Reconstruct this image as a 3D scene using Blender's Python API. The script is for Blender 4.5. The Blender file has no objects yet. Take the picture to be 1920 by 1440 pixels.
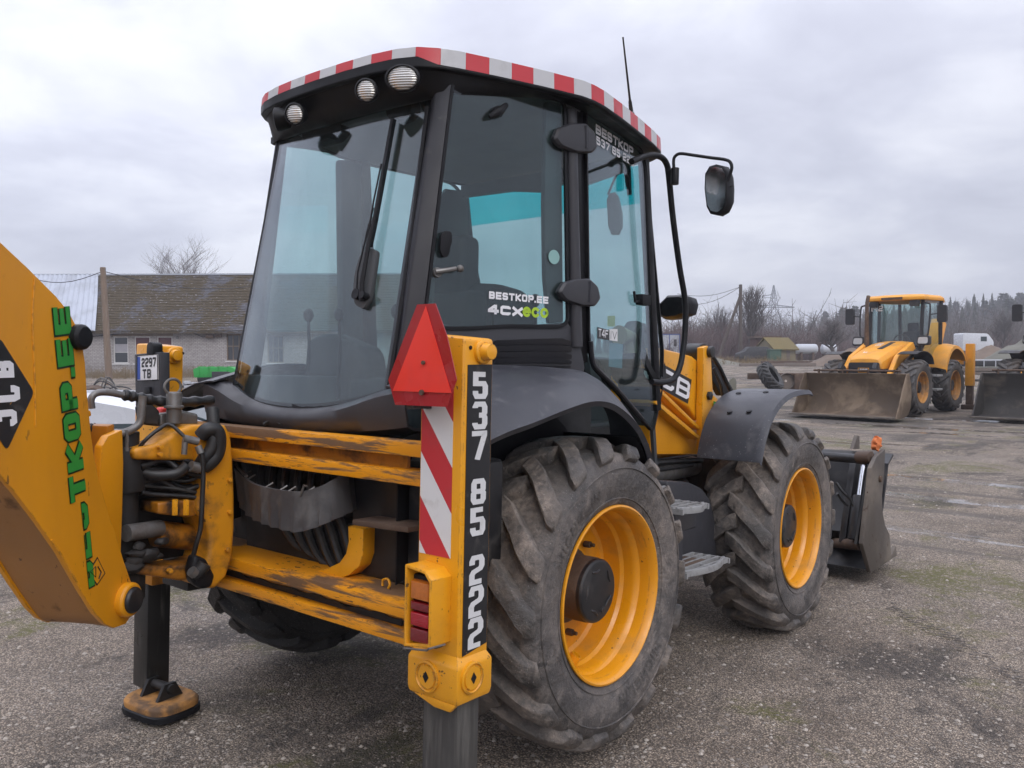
import bpy, bmesh, math, random
import numpy as np
from mathutils import Vector, Matrix, noise as mnoise
random.seed(7)
R = math.radians
scene = bpy.context.scene
COL = scene.collection

# ------------------------------------------------------------------ camera
FPX = 1557.07                                   # focal length in photograph pixels (1920 wide)
CA, CB_, CC = -0.6809696, -0.0064960, 0.0200008 # camera angles in the machine's own frame
CPOS = np.array([2.98532, -3.01286, 0.90560])   # camera in the machine's frame (rear hub line = origin)
TILT = R(1.82)                                  # the machine stands nose-down on its stabilisers
HUB = 0.655 + 2.22 * math.sin(TILT)             # height of the rear hubs above the ground

def _rot(a, b, c):
    fw = np.array([math.sin(a)*math.cos(b), math.cos(a)*math.cos(b), math.sin(b)])
    r = np.array([math.cos(a), -math.sin(a), 0.0]); u = np.cross(r, fw)
    return np.array([r*math.cos(c)+u*math.sin(c), -(-r*math.sin(c)+u*math.cos(c)), fw])
CR = _rot(CA, CB_, CC)
def m2w(p):
    x, y, z = p
    return np.array([x, y*math.cos(TILT)+z*math.sin(TILT), -y*math.sin(TILT)+z*math.cos(TILT)+HUB])
CAMW = m2w(CPOS)
_o = m2w((0, 0, 0))
RW = m2w(CR[0])-_o; DW = m2w(CR[1])-_o; FW = m2w(CR[2])-_o
cam_d = bpy.data.cameras.new("camera"); cam = bpy.data.objects.new("camera", cam_d); COL.objects.link(cam)
cam_d.sensor_width = 36.0; cam_d.lens = FPX/1920*36.0; cam_d.clip_start = 0.05; cam_d.clip_end = 3000
cam.matrix_world = Matrix(((RW[0], -DW[0], -FW[0], CAMW[0]), (RW[1], -DW[1], -FW[1], CAMW[1]), (RW[2], -DW[2], -FW[2], CAMW[2]), (0, 0, 0, 1)))
scene.camera = cam

# ------------------------------------------------------------------ sky: one overcast cloud deck, sun behind it
SUN_EL, SUN_AZ = R(38), R(118)
world = bpy.data.worlds.new("World"); scene.world = world; world.use_nodes = True
wn = world.node_tree; wn.nodes.clear()
def N(nt, typ, **kw):
    n = nt.nodes.new(typ)
    for k, v in kw.items():
        if k == 'inp':
            for kk, vv in v.items(): n.inputs[kk].default_value = vv
        else: setattr(n, k, v)
    return n
def L(nt, a, b): nt.links.new(a, b)
out = N(wn, 'ShaderNodeOutputWorld'); bg = N(wn, 'ShaderNodeBackground'); bg.inputs[1].default_value = 1.0
tc = N(wn, 'ShaderNodeTexCoord'); sep = N(wn, 'ShaderNodeSeparateXYZ'); L(wn, tc.outputs['Generated'], sep.inputs[0])
def wmath(op, a, b=None, c=None, clamp=False):
    n = N(wn, 'ShaderNodeMath', operation=op, use_clamp=clamp)
    for i, v in enumerate((a, b, c)):
        if v is None: continue
        if hasattr(v, 'is_linked') or hasattr(v, 'links'): L(wn, v, n.inputs[i])
        else: n.inputs[i].default_value = v
    return n.outputs[0]
zc = wmath('MAXIMUM', sep.outputs[2], 0.0)
# cloud deck seen in perspective: direction / (height + k)
den = wmath('ADD', zc, 0.22)
cx = wmath('DIVIDE', sep.outputs[0], den); cy = wmath('DIVIDE', sep.outputs[1], den)
comb = N(wn, 'ShaderNodeCombineXYZ'); L(wn, cx, comb.inputs[0]); L(wn, cy, comb.inputs[1])
n1 = N(wn, 'ShaderNodeTexNoise', inp={'Scale': 0.95, 'Detail': 6.0, 'Roughness': 0.55, 'Distortion': 0.35}); L(wn, comb.outputs[0], n1.inputs[0])
n2 = N(wn, 'ShaderNodeTexNoise', inp={'Scale': 2.6, 'Detail': 6.0, 'Roughness': 0.55, 'Distortion': 0.4}); L(wn, comb.outputs[0], n2.inputs[0])
mixn = wmath('ADD', wmath('MULTIPLY', n1.outputs[0], 0.68), wmath('MULTIPLY', n2.outputs[0], 0.32))
ramp = N(wn, 'ShaderNodeValToRGB'); L(wn, mixn, ramp.inputs[0])
ramp.color_ramp.elements[0].position = 0.38; ramp.color_ramp.elements[0].color = (0.50, 0.51, 0.605, 1)
ramp.color_ramp.elements[1].position = 0.60; ramp.color_ramp.elements[1].color = (0.80, 0.81, 0.885, 1)
e = ramp.color_ramp.elements.new(0.49); e.color = (0.625, 0.638, 0.735, 1)
# the deck is brighter overhead than at the horizon, and brighter round the hidden sun
zen = wmath('MULTIPLY_ADD', wmath('MULTIPLY', zc, zc), 1.9, 0.78)
sd = N(wn, 'ShaderNodeVectorMath', operation='DOT_PRODUCT'); L(wn, tc.outputs['Generated'], sd.inputs[0])
GLOW = (math.cos(R(20))*(-0.98), math.cos(R(20))*0.20, math.sin(R(20)))
sd.inputs[1].default_value = GLOW
glow = wmath('MULTIPLY', wmath('POWER', wmath('MAXIMUM', sd.outputs['Value'], 0.0), 3.0), 0.16)
bri = wmath('ADD', zen, glow)
mulc = N(wn, 'ShaderNodeVectorMath', operation='SCALE'); L(wn, ramp.outputs[0], mulc.inputs[0]); L(wn, bri, mulc.inputs['Scale'])
# thin share of clear-sky light filtering through (Nishita, no disc)
sky = N(wn, 'ShaderNodeTexSky', sky_type='NISHITA', sun_disc=False, sun_elevation=SUN_EL, sun_rotation=SUN_AZ)
skys = N(wn, 'ShaderNodeVectorMath', operation='SCALE'); L(wn, sky.outputs[0], skys.inputs[0]); skys.inputs['Scale'].default_value = 0.012
addc = N(wn, 'ShaderNodeVectorMath', operation='ADD'); L(wn, mulc.outputs[0], addc.inputs[0]); L(wn, skys.outputs[0], addc.inputs[1])
L(wn, addc.outputs[0], bg.inputs[0]); L(wn, bg.outputs[0], out.inputs[0])

sun_d = bpy.data.lights.new("sun", 'SUN'); sun = bpy.data.objects.new("sun", sun_d); COL.objects.link(sun)
sun_d.energy = 0.7; sun_d.angle = R(35); sun_d.color = (1.0, 0.96, 0.90)
_sd = Vector((math.sin(SUN_AZ)*math.cos(SUN_EL), math.cos(SUN_AZ)*math.cos(SUN_EL), math.sin(SUN_EL)))
sun.rotation_euler = (-_sd).to_track_quat('-Z', 'Y').to_euler()

vs = scene.view_settings
vs.view_transform = 'Standard'; vs.look = 'None'; vs.exposure = 0.28; vs.gamma = 1.0; vs.use_curve_mapping = False
scene.render.engine = 'CYCLES'
cy_ = scene.cycles
cy_.use_denoising = True; cy_.max_bounces = 6; cy_.transparent_max_bounces = 14; cy_.glossy_bounces = 3; cy_.diffuse_bounces = 2
cy_.use_adaptive_sampling = True; cy_.adaptive_threshold = .025; cy_.volume_bounces = 0; cy_.caustics_reflective = False; cy_.caustics_refractive = False; cy_.sample_clamp_indirect = 4.0
try: cy_.denoiser = 'OPENIMAGEDENOISE'; cy_.denoising_input_passes = 'RGB_ALBEDO_NORMAL'
except Exception: pass

# ------------------------------------------------------------------ photograph pixel -> point on a known plane
def ray(px, py):
    d = np.array([(px-960)/FPX, (py-720)/FPX, 1.0]) @ CR
    return CPOS, d
def mx(px, py, X): o, d = ray(px, py); return Vector(o+d*(X-o[0])/d[0])
def my(px, py, Y): o, d = ray(px, py); return Vector(o+d*(Y-o[1])/d[1])
def mz(px, py, Z): o, d = ray(px, py); return Vector(o+d*(Z-o[2])/d[2])
def mplane(A, B, C):
    A, B, C = (np.array(v, float) for v in (A, B, C)); n = np.cross(B-A, C-A); return A, n/np.linalg.norm(n)
def mp(px, py, pl): o, d = ray(px, py); return Vector(o+d*(pl[1]@(pl[0]-o))/(pl[1]@d))
def gh(x, y):                                   # height of the yard: it climbs gently away from the machine
    t = y-1.5
    return 0.0 if t < -4 else min(0.02*(math.log1p(math.exp(min(t, 60)*1.0)) if t < 30 else t), 1.5+0.0*t)
def wat(px, depth, py=None):                    # world point at a pixel column and a camera depth; py gives the height
    p = CAMW + FW*depth + RW*((px-960)/FPX*depth)
    if py is not None: p = p + DW*((py-720)/FPX*depth)
    else: p[2] = gh(p[0], p[1])
    return Vector(p)
def gw(px, py):                                 # pixel -> point on the yard
    d = FW + RW*((px-960)/FPX) + DW*((py-720)/FPX)
    t = 1.0
    for _ in range(4000):
        p = CAMW+d*t
        if p[2] <= gh(p[0], p[1]): break
        t *= 1.003
    return Vector(p)

# ------------------------------------------------------------------ mesh helpers
def V(*a): return Vector(a)
class MB:
    def __init__(s): s.bm = bmesh.new(); s.mi = 0
    def face(s, vs):
        try: f = s.bm.faces.new(vs); f.material_index = s.mi; return f
        except ValueError: return None
    def verts(s, pts): return [s.bm.verts.new(p) for p in pts]
    def poly(s, pts): return s.face(s.verts(pts))
    def box(s, a, b, mat=None):
        x0, y0, z0 = (min(a[i], b[i]) for i in range(3)); x1, y1, z1 = (max(a[i], b[i]) for i in range(3))
        P = [V(x0,y0,z0),V(x1,y0,z0),V(x1,y1,z0),V(x0,y1,z0),V(x0,y0,z1),V(x1,y0,z1),V(x1,y1,z1),V(x0,y1,z1)]
        if mat is not None: P = [mat @ p for p in P]
        v = s.verts(P)
        for q in ((3,2,1,0),(4,5,6,7),(0,1,5,4),(1,2,6,5),(2,3,7,6),(3,0,4,7)): s.face([v[i] for i in q])
        return s
    def hexa(s, P):                         # 8 corners: bottom ring 0-3, top ring 4-7
        v = s.verts([Vector(p) for p in P])
        for q in ((3,2,1,0),(4,5,6,7),(0,1,5,4),(1,2,6,5),(2,3,7,6),(3,0,4,7)): s.face([v[i] for i in q])
        return s
    def prism(s, pts, vec):
        pts = [Vector(p) for p in pts]; vec = Vector(vec)
        a = s.verts(pts); b = s.verts([p+vec for p in pts]); n = len(a)
        s.face(a[::-1]); s.face(b)
        for i in range(n): s.face([a[i], a[(i+1) % n], b[(i+1) % n], b[i]])
        return s
    def rings(s, rings, closed=True, caps=True):
        vr = [s.verts(r) for r in rings]; n = len(vr[0])
        for a, b in zip(vr, vr[1:]):
            for i in range(n if closed else n-1): s.face([a[i], a[(i+1) % n], b[(i+1) % n], b[i]])
        if caps and closed: s.face(vr[0][::-1]); s.face(vr[-1])
        return s
    def grid(s, rows): return s.rings(rows, closed=False, caps=False)
    def tube(s, path, r, n=10, caps=True, smooth_path=0):
        path = [Vector(p) for p in path]
        if smooth_path:
            path = catmull(path, smooth_path)
        m = len(path); rr = r if isinstance(r, (list, tuple)) else [r]*m
        if len(rr) != m: rr = [rr[min(int(i/(m-1)*(len(rr)-1)+.5), len(rr)-1)] for i in range(m)]
        t0 = (path[1]-path[0]).normalized(); up = V(0,0,1) if abs(t0.z) < .9 else V(1,0,0)
        u = t0.cross(up).normalized(); rg = []
        for i, p in enumerate(path):
            t = ((path[i]-path[i-1]) if i else V(0,0,0)); t2 = ((path[i+1]-path[i]) if i < m-1 else V(0,0,0))
            t = (t.normalized() + t2.normalized()).normalized() if (t.length and t2.length) else (t if t.length else t2).normalized()
            u = (u-t*u.dot(t)).normalized(); w = t.cross(u)
            rg.append([p+(u*math.cos(2*math.pi*k/n)+w*math.sin(2*math.pi*k/n))*rr[i] for k in range(n)])
        return s.rings(rg, caps=caps)
    def cyl(s, a, b, r, n=20, r2=None): return s.tube([a, b], [r, r if r2 is None else r2], n)
    def lathe(s, prof, o, axis, n=48, close=False, a0=0.0, a1=2*math.pi):
        o = Vector(o); ax = Vector(axis).normalized(); up = V(0,0,1) if abs(ax.z) < .9 else V(0,1,0)
        u = ax.cross(up).normalized(); w = ax.cross(u); full = abs(a1-a0-2*math.pi) < 1e-6
        k = n if full else n+1
        rg = [[o+ax*h+(u*math.cos(a0+(a1-a0)*i/n)+w*math.sin(a0+(a1-a0)*i/n))*r for i in range(k)] for r, h in prof]
        if close: rg.append(rg[0])
        return s.rings(rg, closed=full, caps=False)
    def sphere(s, c, r, seg=16, rg=10, sc=(1,1,1)):
        c = Vector(c); rows = []
        for j in range(rg+1):
            th = math.pi*(j/rg); rr = max(math.sin(th), 1e-3)
            rows.append([c+V(math.cos(2*math.pi*i/seg)*rr*r*sc[0], math.sin(2*math.pi*i/seg)*rr*r*sc[1], math.cos(th)*r*sc[2]) for i in range(seg)])
        return s.rings(rows, caps=True)
    def done(s, name, mats, parent=None, bevel=0.0, seg=2, ang=35, solid=0.0, weld=True, flat=False, label=None, kind=None, loc=None):
        bm = s.bm
        if weld: bmesh.ops.remove_doubles(bm, verts=bm.verts, dist=1e-5)
        bmesh.ops.recalc_face_normals(bm, faces=bm.faces)
        if solid:
            bmesh.ops.solidify(bm, geom=list(bm.faces), thickness=solid); bmesh.ops.recalc_face_normals(bm, faces=bm.faces)
        if bevel:
            ed = [e for e in bm.edges if len(e.link_faces) == 2 and e.calc_face_angle(0) > R(28)]
            if ed: bmesh.ops.bevel(bm, geom=ed, offset=bevel, segments=seg, affect='EDGES', profile=.6, clamp_overlap=True)
        me = bpy.data.meshes.new(name)
        if loc is not None: bmesh.ops.translate(bm, verts=bm.verts, vec=-Vector(loc))
        bm.to_mesh(me); bm.free()
        for m in (mats if isinstance(mats, (list, tuple)) else [mats]):
            if m is not None: me.materials.append(m)
        if not flat:
            me.shade_smooth(); me.set_sharp_from_angle(angle=R(ang))
        o = bpy.data.objects.new(name, me); COL.objects.link(o)
        if loc is not None: o.location = loc
        if parent is not None: o.parent = parent
        if label: o['label'] = label
        if kind: o['kind'] = kind
        return o
def catmull(P, k):
    P = [Vector(p) for p in P]; o = []
    for i in range(len(P)-1):
        p0 = P[i-1] if i else P[0]*2-P[1]; p1, p2 = P[i], P[i+1]; p3 = P[i+2] if i+2 < len(P) else P[-1]*2-P[-2]
        for j in range(k):
            t = j/k
            o.append(.5*((2*p1)+(p2-p0)*t+(2*p0-5*p1+4*p2-p3)*t*t+(3*p1-p0-3*p2+p3)*t**3))
    o.append(P[-1]); return o
def roundpoly(pts, r, k=4):                  # planar polygon (3D points) with rounded corners
    pts = [Vector(p) for p in pts]; n = len(pts); o = []
    rs = r if isinstance(r, (list, tuple)) else [r]*n
    for i, p in enumerate(pts):
        a = pts[i-1]-p; b = pts[(i+1) % n]-p; d = min(rs[i], a.length*.49, b.length*.49)
        if d < 1e-5: o.append(p); continue
        A = p+a.normalized()*d; B = p+b.normalized()*d
        for j in range(k+1):
            t = j/k; o.append(A*(1-t)**2+p*2*t*(1-t)+B*t*t)
    return o
def empty(name, loc=(0,0,0), rz=0.0):
    o = bpy.data.objects.new(name, None); COL.objects.link(o); o.location = loc; o.rotation_euler = (0,0,rz); o.empty_display_size = .2
    return o
def tag(o, label=None, cat=None, group=None, kind=None):
    for k, v in (('label',label),('category',cat),('group',group),('kind',kind)):
        if v: o[k] = v
    return o
def copy_tree(o, parent=None):
    c = o.copy(); COL.objects.link(c); c.parent = parent
    for ch in o.children: copy_tree(ch, c)
    return c

# ------------------------------------------------------------------ materials
def newmat(name):
    m = bpy.data.materials.new(name); m.use_nodes = True; nt = m.node_tree; nt.nodes.clear()
    o = N(nt, 'ShaderNodeOutputMaterial'); b = N(nt, 'ShaderNodeBsdfPrincipled'); L(nt, b.outputs[0], o.inputs[0])
    return m, nt, b, o
def coord(nt, scale=(1,1,1), obj=True):
    t = N(nt, 'ShaderNodeTexCoord'); mp_ = N(nt, 'ShaderNodeMapping'); mp_.inputs['Scale'].default_value = scale
    L(nt, t.outputs['Object' if obj else 'Generated'], mp_.inputs[0]); return mp_.outputs[0]
def noise(nt, co, scale, detail=4, rough=.55, dist=0.0):
    n = N(nt, 'ShaderNodeTexNoise', inp={'Scale': scale, 'Detail': detail, 'Roughness': rough, 'Distortion': dist}); L(nt, co, n.inputs[0]); return n.outputs[0]
def rampf(nt, f, a, b, va=0.0, vb=1.0):
    n = N(nt, 'ShaderNodeMapRange', clamp=True, interpolation_type='SMOOTHSTEP'); L(nt, f, n.inputs[0])
    for i, v in ((1,a),(2,b),(3,va),(4,vb)): n.inputs[i].default_value = v
    return n.outputs[0]
def mathn(nt, op, a, b=None, clamp=False):
    n = N(nt, 'ShaderNodeMath', operation=op, use_clamp=clamp)
    for i, v in enumerate((a, b)):
        if v is None: continue
        if isinstance(v, (int, float)): n.inputs[i].default_value = v
        else: L(nt, v, n.inputs[i])
    return n.outputs[0]
def mixc(nt, f, a, b):
    n = N(nt, 'ShaderNodeMix', data_type='RGBA')
    for i, v in ((0, f), (6, a), (7, b)):
        if isinstance(v, (int, float)): n.inputs[i].default_value = v
        elif isinstance(v, (tuple, list)): n.inputs[i].default_value = (*v, 1) if len(v) == 3 else v
        else: L(nt, v, n.inputs[i])
    return n.outputs[2]
def bump(nt, b, h, strength=.3, dist=.01):
    n = N(nt, 'ShaderNodeBump', inp={'Strength': strength, 'Distance': dist}); L(nt, h, n.inputs['Height']); L(nt, n.outputs[0], b.inputs['Normal']); return n
def edge_mask(nt, rad=.008):
    bv = N(nt, 'ShaderNodeBevel', samples=3); bv.inputs['Radius'].default_value = rad
    ge = N(nt, 'ShaderNodeNewGeometry'); d = N(nt, 'ShaderNodeVectorMath', operation='DOT_PRODUCT')
    L(nt, bv.outputs[0], d.inputs[0]); L(nt, ge.outputs['Normal'], d.inputs[1])
    return rampf(nt, d.outputs['Value'], .998, .90, 0, 1)
def pbr(name, base, rough=.5, metal=0.0, spec=.5, var=.15, vscale=6.0, dirt=None, dscale=3.0, dlo=.5, dhi=.7, damt=.6, chips=None, cscale=40, clo=.68, edge=0.0, ecol=(.05,.035,.025),
        bumps=0.0, bscale=120, coat=0.0, stretch=(1,1,1), drough=.85, rvar=.12):
    m, nt, b, o = newmat(name)
    co = coord(nt, stretch); co1 = coord(nt)
    n1 = noise(nt, co1, vscale, 5)
    dark = tuple(c*(1-var) for c in base); light = tuple(min(c*(1+var), 1) for c in base)
    col = mixc(nt, n1, dark, light); ro = rampf(nt, n1, .3, .7, max(rough-rvar, .03), min(rough+rvar, 1))
    if dirt:
        dn = noise(nt, co, dscale, 8, .62, .3); f = rampf(nt, dn, dlo, dhi, 0, damt)
        col = mixc(nt, f, col, dirt); ro = mixf(nt, f, ro, drough)
    if chips:
        cn = noise(nt, co, cscale, 3, .6); big = noise(nt, co1, 2.3, 3)
        f = mathn(nt, 'MULTIPLY', rampf(nt, cn, clo, clo+.03), rampf(nt, big, .42, .62), True)
        col = mixc(nt, f, col, chips); ro = mixf(nt, f, ro, .8)
    if edge:
        e = edge_mask(nt); en = noise(nt, co1, 22, 5, .65); f = mathn(nt, 'MULTIPLY', e, rampf(nt, en, .47, .60, 0, edge), True)
        col = mixc(nt, f, col, ecol); ro = mixf(nt, f, ro, .75)
    L(nt, col, b.inputs['Base Color']); L(nt, ro, b.inputs['Roughness'])
    b.inputs['Metallic'].default_value = metal; b.inputs['Specular IOR Level'].default_value = spec
    if coat: b.inputs['Coat Weight'].default_value = coat; b.inputs['Coat Roughness'].default_value = .12
    if bumps: bump(nt, b, noise(nt, co1, bscale, 4, .6), bumps, .004)
    return m
def mixf(nt, f, a, b):
    n = N(nt, 'ShaderNodeMix', data_type='FLOAT')
    for i, v in ((0, f), (2, a), (3, b)):
        if isinstance(v, (int, float)): n.inputs[i].default_value = v
        else: L(nt, v, n.inputs[i])
    return n.outputs[0]
YEL = (.79, .345, .009)
M = {}
M['yellow'] = pbr('yellow_paint', YEL, .38, var=.07, vscale=2.5, dirt=(.30,.14,.035), dscale=2.2, dlo=.50, dhi=.80, damt=.40, chips=(.07,.035,.018), cscale=38, clo=.665, edge=.85, coat=.25)
M['yellow_king'] = pbr('grimy_yellow_casting', (.68,.285,.012), .42, var=.1, vscale=3, dirt=(.075,.040,.018), dscale=3.6, dlo=.46, dhi=.64, damt=.80, chips=(.03,.02,.015), cscale=22, clo=.62, edge=.8)
M['yellow_boom'] = pbr('yellow_boom_paint', (.74,.305,.007), .40, var=.06, vscale=1.6, dirt=(.38,.15,.02), dscale=1.5, dlo=.42, dhi=.80, damt=.5, chips=(.09,.04,.018), cscale=30, clo=.67, edge=.7, coat=.2, stretch=(1,1,.35))
M['yellow_rail'] = pbr('yellow_scraped_paint', (.76,.30,.008), .45, var=.08, vscale=3, dirt=(.080,.058,.046), dscale=2.6, dlo=.50, dhi=.585, damt=.88, chips=(.10,.05,.025), cscale=30, clo=.60, edge=.95, ecol=(.10,.05,.02), stretch=(.8,1,9.0))
M['yellow_grease'] = pbr('greasy_yellow_paint', (.42,.16,.012), .42, var=.25, vscale=5, dirt=(.012,.010,.010), dscale=5.0, dlo=.42, dhi=.60, damt=.97, drough=.35)
M['yellow_rim'] = pbr('wheel_rim_paint', (.80,.33,.008), .36, var=.06, vscale=3, dirt=(.42,.21,.05), dscale=5, dlo=.5, dhi=.75, damt=.55, chips=(.08,.04,.02), cscale=40, clo=.70, edge=.35, coat=.3)
M['yellow_far'] = pbr('faded_yellow_paint', (.78,.34,.03), .5, var=.1, dirt=(.30,.19,.10), dscale=2.5, dlo=.45, dhi=.75, damt=.5)
M['scuffed'] = pbr('scuffed_bare_yellow', (.36,.17,.055), .6, var=.22, vscale=3, dirt=(.09,.045,.02), dscale=7, dlo=.58, dhi=.72, damt=.8, chips=(.03,.02,.02), cscale=16, clo=.66, stretch=(1,1,.5), bumps=.25, bscale=60)
M['plastic'] = pbr('grey_cab_plastic', (.034,.034,.040), .48, var=.15, dirt=(.10,.095,.09), dscale=4, dlo=.52, dhi=.8, damt=.35, bumps=.12, bscale=260)
M['fender'] = pbr('dark_grey_mudguard', (.040,.041,.050), .42, var=.12, vscale=3, dirt=(.13,.13,.135), dscale=9, dlo=.52, dhi=.72, damt=.55, chips=(.30,.30,.31), cscale=90, clo=.66, bumps=.15, bscale=220)
M['pillar'] = pbr('dark_cab_frame', (.018,.018,.023), .42, spec=.4, var=.2, dirt=(.11,.10,.09), dscale=10, dlo=.58, dhi=.75, damt=.5)
M['black'] = pbr('black_rubber_trim', (.008,.008,.010), .5, spec=.28, var=.2, dirt=(.05,.05,.05), dscale=8, dlo=.55, dhi=.8, damt=.3)
M['blacksteel'] = pbr('black_painted_steel', (.016,.016,.018), .42, var=.2, dirt=(.09,.08,.07), dscale=6, dlo=.52, dhi=.72, damt=.55, edge=.5, ecol=(.14,.13,.12))
M['darkvoid'] = pbr('oily_dark_steel', (.014,.013,.013), .6, var=.3, dirt=(.05,.042,.035), dscale=4, dlo=.5, dhi=.7, damt=.6)
M['hose'] = pbr('black_hose_rubber', (.017,.017,.018), .45, var=.2, dirt=(.08,.07,.06), dscale=14, dlo=.5, dhi=.75, damt=.4)
M['steel'] = pbr('dull_grey_steel', (.19,.185,.18), .45, .55, var=.2, dirt=(.10,.08,.06), dscale=12, dlo=.45, dhi=.7, damt=.6)
M['alu'] = pbr('grey_step_aluminium', (.33,.33,.33), .5, .2, var=.12, dirt=(.17,.16,.15), dscale=18, dlo=.45, dhi=.7, damt=.6, bumps=.3, bscale=160)
M['chrome'] = pbr('chrome_rod', (.72,.74,.78), .12, 1.0, var=.03)
M['legsteel'] = pbr('worn_leg_steel', (.075,.072,.068), .45, .35, var=.3, vscale=3, dirt=(.17,.16,.145), dscale=3.0, dlo=.46, dhi=.68, damt=.75, stretch=(9,9,.7))
M['rust'] = pbr('rusty_brown_steel', (.085,.052,.035), .75, .1, var=.3, dirt=(.17,.12,.085), dscale=6, dlo=.45, dhi=.7, damt=.7, bumps=.4, bscale=90)
M['bucket'] = pbr('scoured_bucket_steel', (.095,.080,.068), .62, .25, var=.25, vscale=2.5, dirt=(.22,.185,.15), dscale=2.2, dlo=.45, dhi=.66, damt=.75, chips=(.06,.03,.02), cscale=14, clo=.62, bumps=.3, bscale=50)
M['muddybucket'] = pbr('mud_caked_bucket', (.10,.070,.046), .8, .05, var=.25, vscale=1.6, dirt=(.235,.175,.12), dscale=1.5, dlo=.46, dhi=.64, damt=.8, bumps=.5, bscale=30)
M['darkbucket'] = pbr('dark_muddy_bucket', (.040,.036,.033), .7, .1, var=.3, vscale=1.6, dirt=(.15,.125,.10), dscale=1.3, dlo=.52, dhi=.68, damt=.7, bumps=.5, bscale=30)
M['white'] = pbr('white_sticker', (.66,.66,.66), .45, var=.05, dirt=(.34,.30,.26), dscale=11, dlo=.55, dhi=.75, damt=.5, chips=(.09,.07,.05), cscale=60, clo=.715)
M['redtape'] = pbr('red_sticker', (.50,.030,.040), .4, var=.08, dirt=(.34,.07,.07), dscale=11, dlo=.55, dhi=.78, damt=.5, chips=(.16,.10,.06), cscale=60, clo=.715)
M['signred'] = pbr('fluorescent_red_sign', (.80,.040,.028), .38, var=.06, dirt=(.48,.05,.05), dscale=5, dlo=.5, dhi=.75, damt=.5, chips=(.10,.07,.05), cscale=26, clo=.70, coat=.3)
M['signdark'] = pbr('dark_red_reflector', (.33,.012,.022), .28, var=.08, dirt=(.40,.10,.10), dscale=8, dlo=.55, dhi=.8, damt=.4, coat=.4)
M['stickerblack'] = pbr('black_sticker', (.014,.014,.016), .42, var=.2, dirt=(.10,.09,.08), dscale=14, dlo=.56, dhi=.72, damt=.5, chips=(.42,.20,.03), cscale=34, clo=.70)
M['green'] = pbr('green_sticker', (.030,.27,.040), .42, var=.07, chips=(.02,.06,.02), cscale=40, clo=.72)
M['darkgreen'] = pbr('dark_green_outline', (.006,.030,.008), .45)
M['lime'] = pbr('lime_decal', (.40,.60,.03), .45)
M['decalwhite'] = pbr('white_decal', (.78,.78,.80), .45, var=.03)
M['mirror'] = pbr('mirror_glass', (.85,.88,.9), .03, 1.0, var=.01)
M['seat'] = pbr('seat_fabric', (.020,.021,.024), .8, var=.2)
M['liner'] = pbr('headliner_grey', (.16,.17,.18), .8, var=.08)
M['interior'] = pbr('interior_grey_plastic', (.055,.058,.062), .6, var=.15)
M['cream'] = pbr('cream_plastic', (.60,.52,.33), .5, var=.08)
M['paper'] = pbr('blue_paper_notice', (.17,.32,.40), .6, var=.06)
M['orange'] = pbr('orange_rag', (.75,.22,.07), .8, var=.25)
M['carwhite'] = pbr('white_car_paint', (.60,.62,.66), .25, var=.03, coat=.6)
M['carglass'] = pbr('dark_car_glass', (.03,.045,.05), .05, var=.02)
M['greenpaint'] = pbr('green_machine_paint', (.020,.33,.055), .4, var=.1, dirt=(.05,.12,.04), dscale=3, dlo=.5, dhi=.7, damt=.5)

def glass(name, tint, refl=1.0, rough=.02, smear=0.0):
    m, nt, b, o = newmat(name); nt.nodes.remove(b)
    tr = N(nt, 'ShaderNodeBsdfTransparent'); gl = N(nt, 'ShaderNodeBsdfGlossy'); gl.inputs['Roughness'].default_value = rough
    gl.inputs['Color'].default_value = (.93,.95,1,1)
    lw = N(nt, 'ShaderNodeLayerWeight'); mx_ = N(nt, 'ShaderNodeMixShader')
    fr = mathn(nt, 'ADD', mathn(nt, 'MULTIPLY', mathn(nt, 'POWER', lw.outputs['Facing'], 4.0), .85), .045)
    co = coord(nt); f = mathn(nt, 'MULTIPLY', fr, refl, True)
    L(nt, mixc(nt, noise(nt, co, 2.0, 3), tuple(c*.94 for c in tint), tint), tr.inputs[0])
    L(nt, f, mx_.inputs[0]); L(nt, tr.outputs[0], mx_.inputs[1]); L(nt, gl.outputs[0], mx_.inputs[2])
    last = mx_.outputs[0]
    if smear:                                  # dusty film on the pane
        df = N(nt, 'ShaderNodeBsdfDiffuse'); df.inputs[0].default_value = (.42,.44,.45,1)
        m2 = N(nt, 'ShaderNodeMixShader'); n = noise(nt, coord(nt, (1,1,.35)), 5, 8, .65)
        f2 = mathn(nt, 'ADD', rampf(nt, n, .38, .75, smear*.35, smear), 0.0, True)
        L(nt, f2, m2.inputs[0]); L(nt, last, m2.inputs[1]); L(nt, df.outputs[0], m2.inputs[2]); last = m2.outputs[0]
    L(nt, last, o.inputs[0]); return m
M['glass'] = glass('cab_glass', (.78,.89,.89), 1.0, .012, .025)
M['glass_rear'] = glass('cab_rear_glass', (.79,.88,.88), 1.45, .015, .05)
M['teal'] = glass('teal_sun_strip', (.03,.80,.84), 1.0, .05)
M['farglass'] = glass('far_cab_glass', (.70,.82,.80), 1.5, .03, .08)
M['lens'] = glass('lamp_lens', (.9,.9,.9), 1.5, .05)
def lensmat(name, c):
    m, nt, b, o = newmat(name); co = coord(nt)
    L(nt, mixc(nt, noise(nt, co, 60, 2), tuple(v*.6 for v in c), c), b.inputs['Base Color'])
    b.inputs['Roughness'].default_value = .12; b.inputs['Coat Weight'].default_value = .6
    w = N(nt, 'ShaderNodeTexWave', bands_direction='Z', inp={'Scale': 60.0}); L(nt, co, w.inputs[0]); bump(nt, b, w.outputs[1], .25, .003); return m
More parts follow.
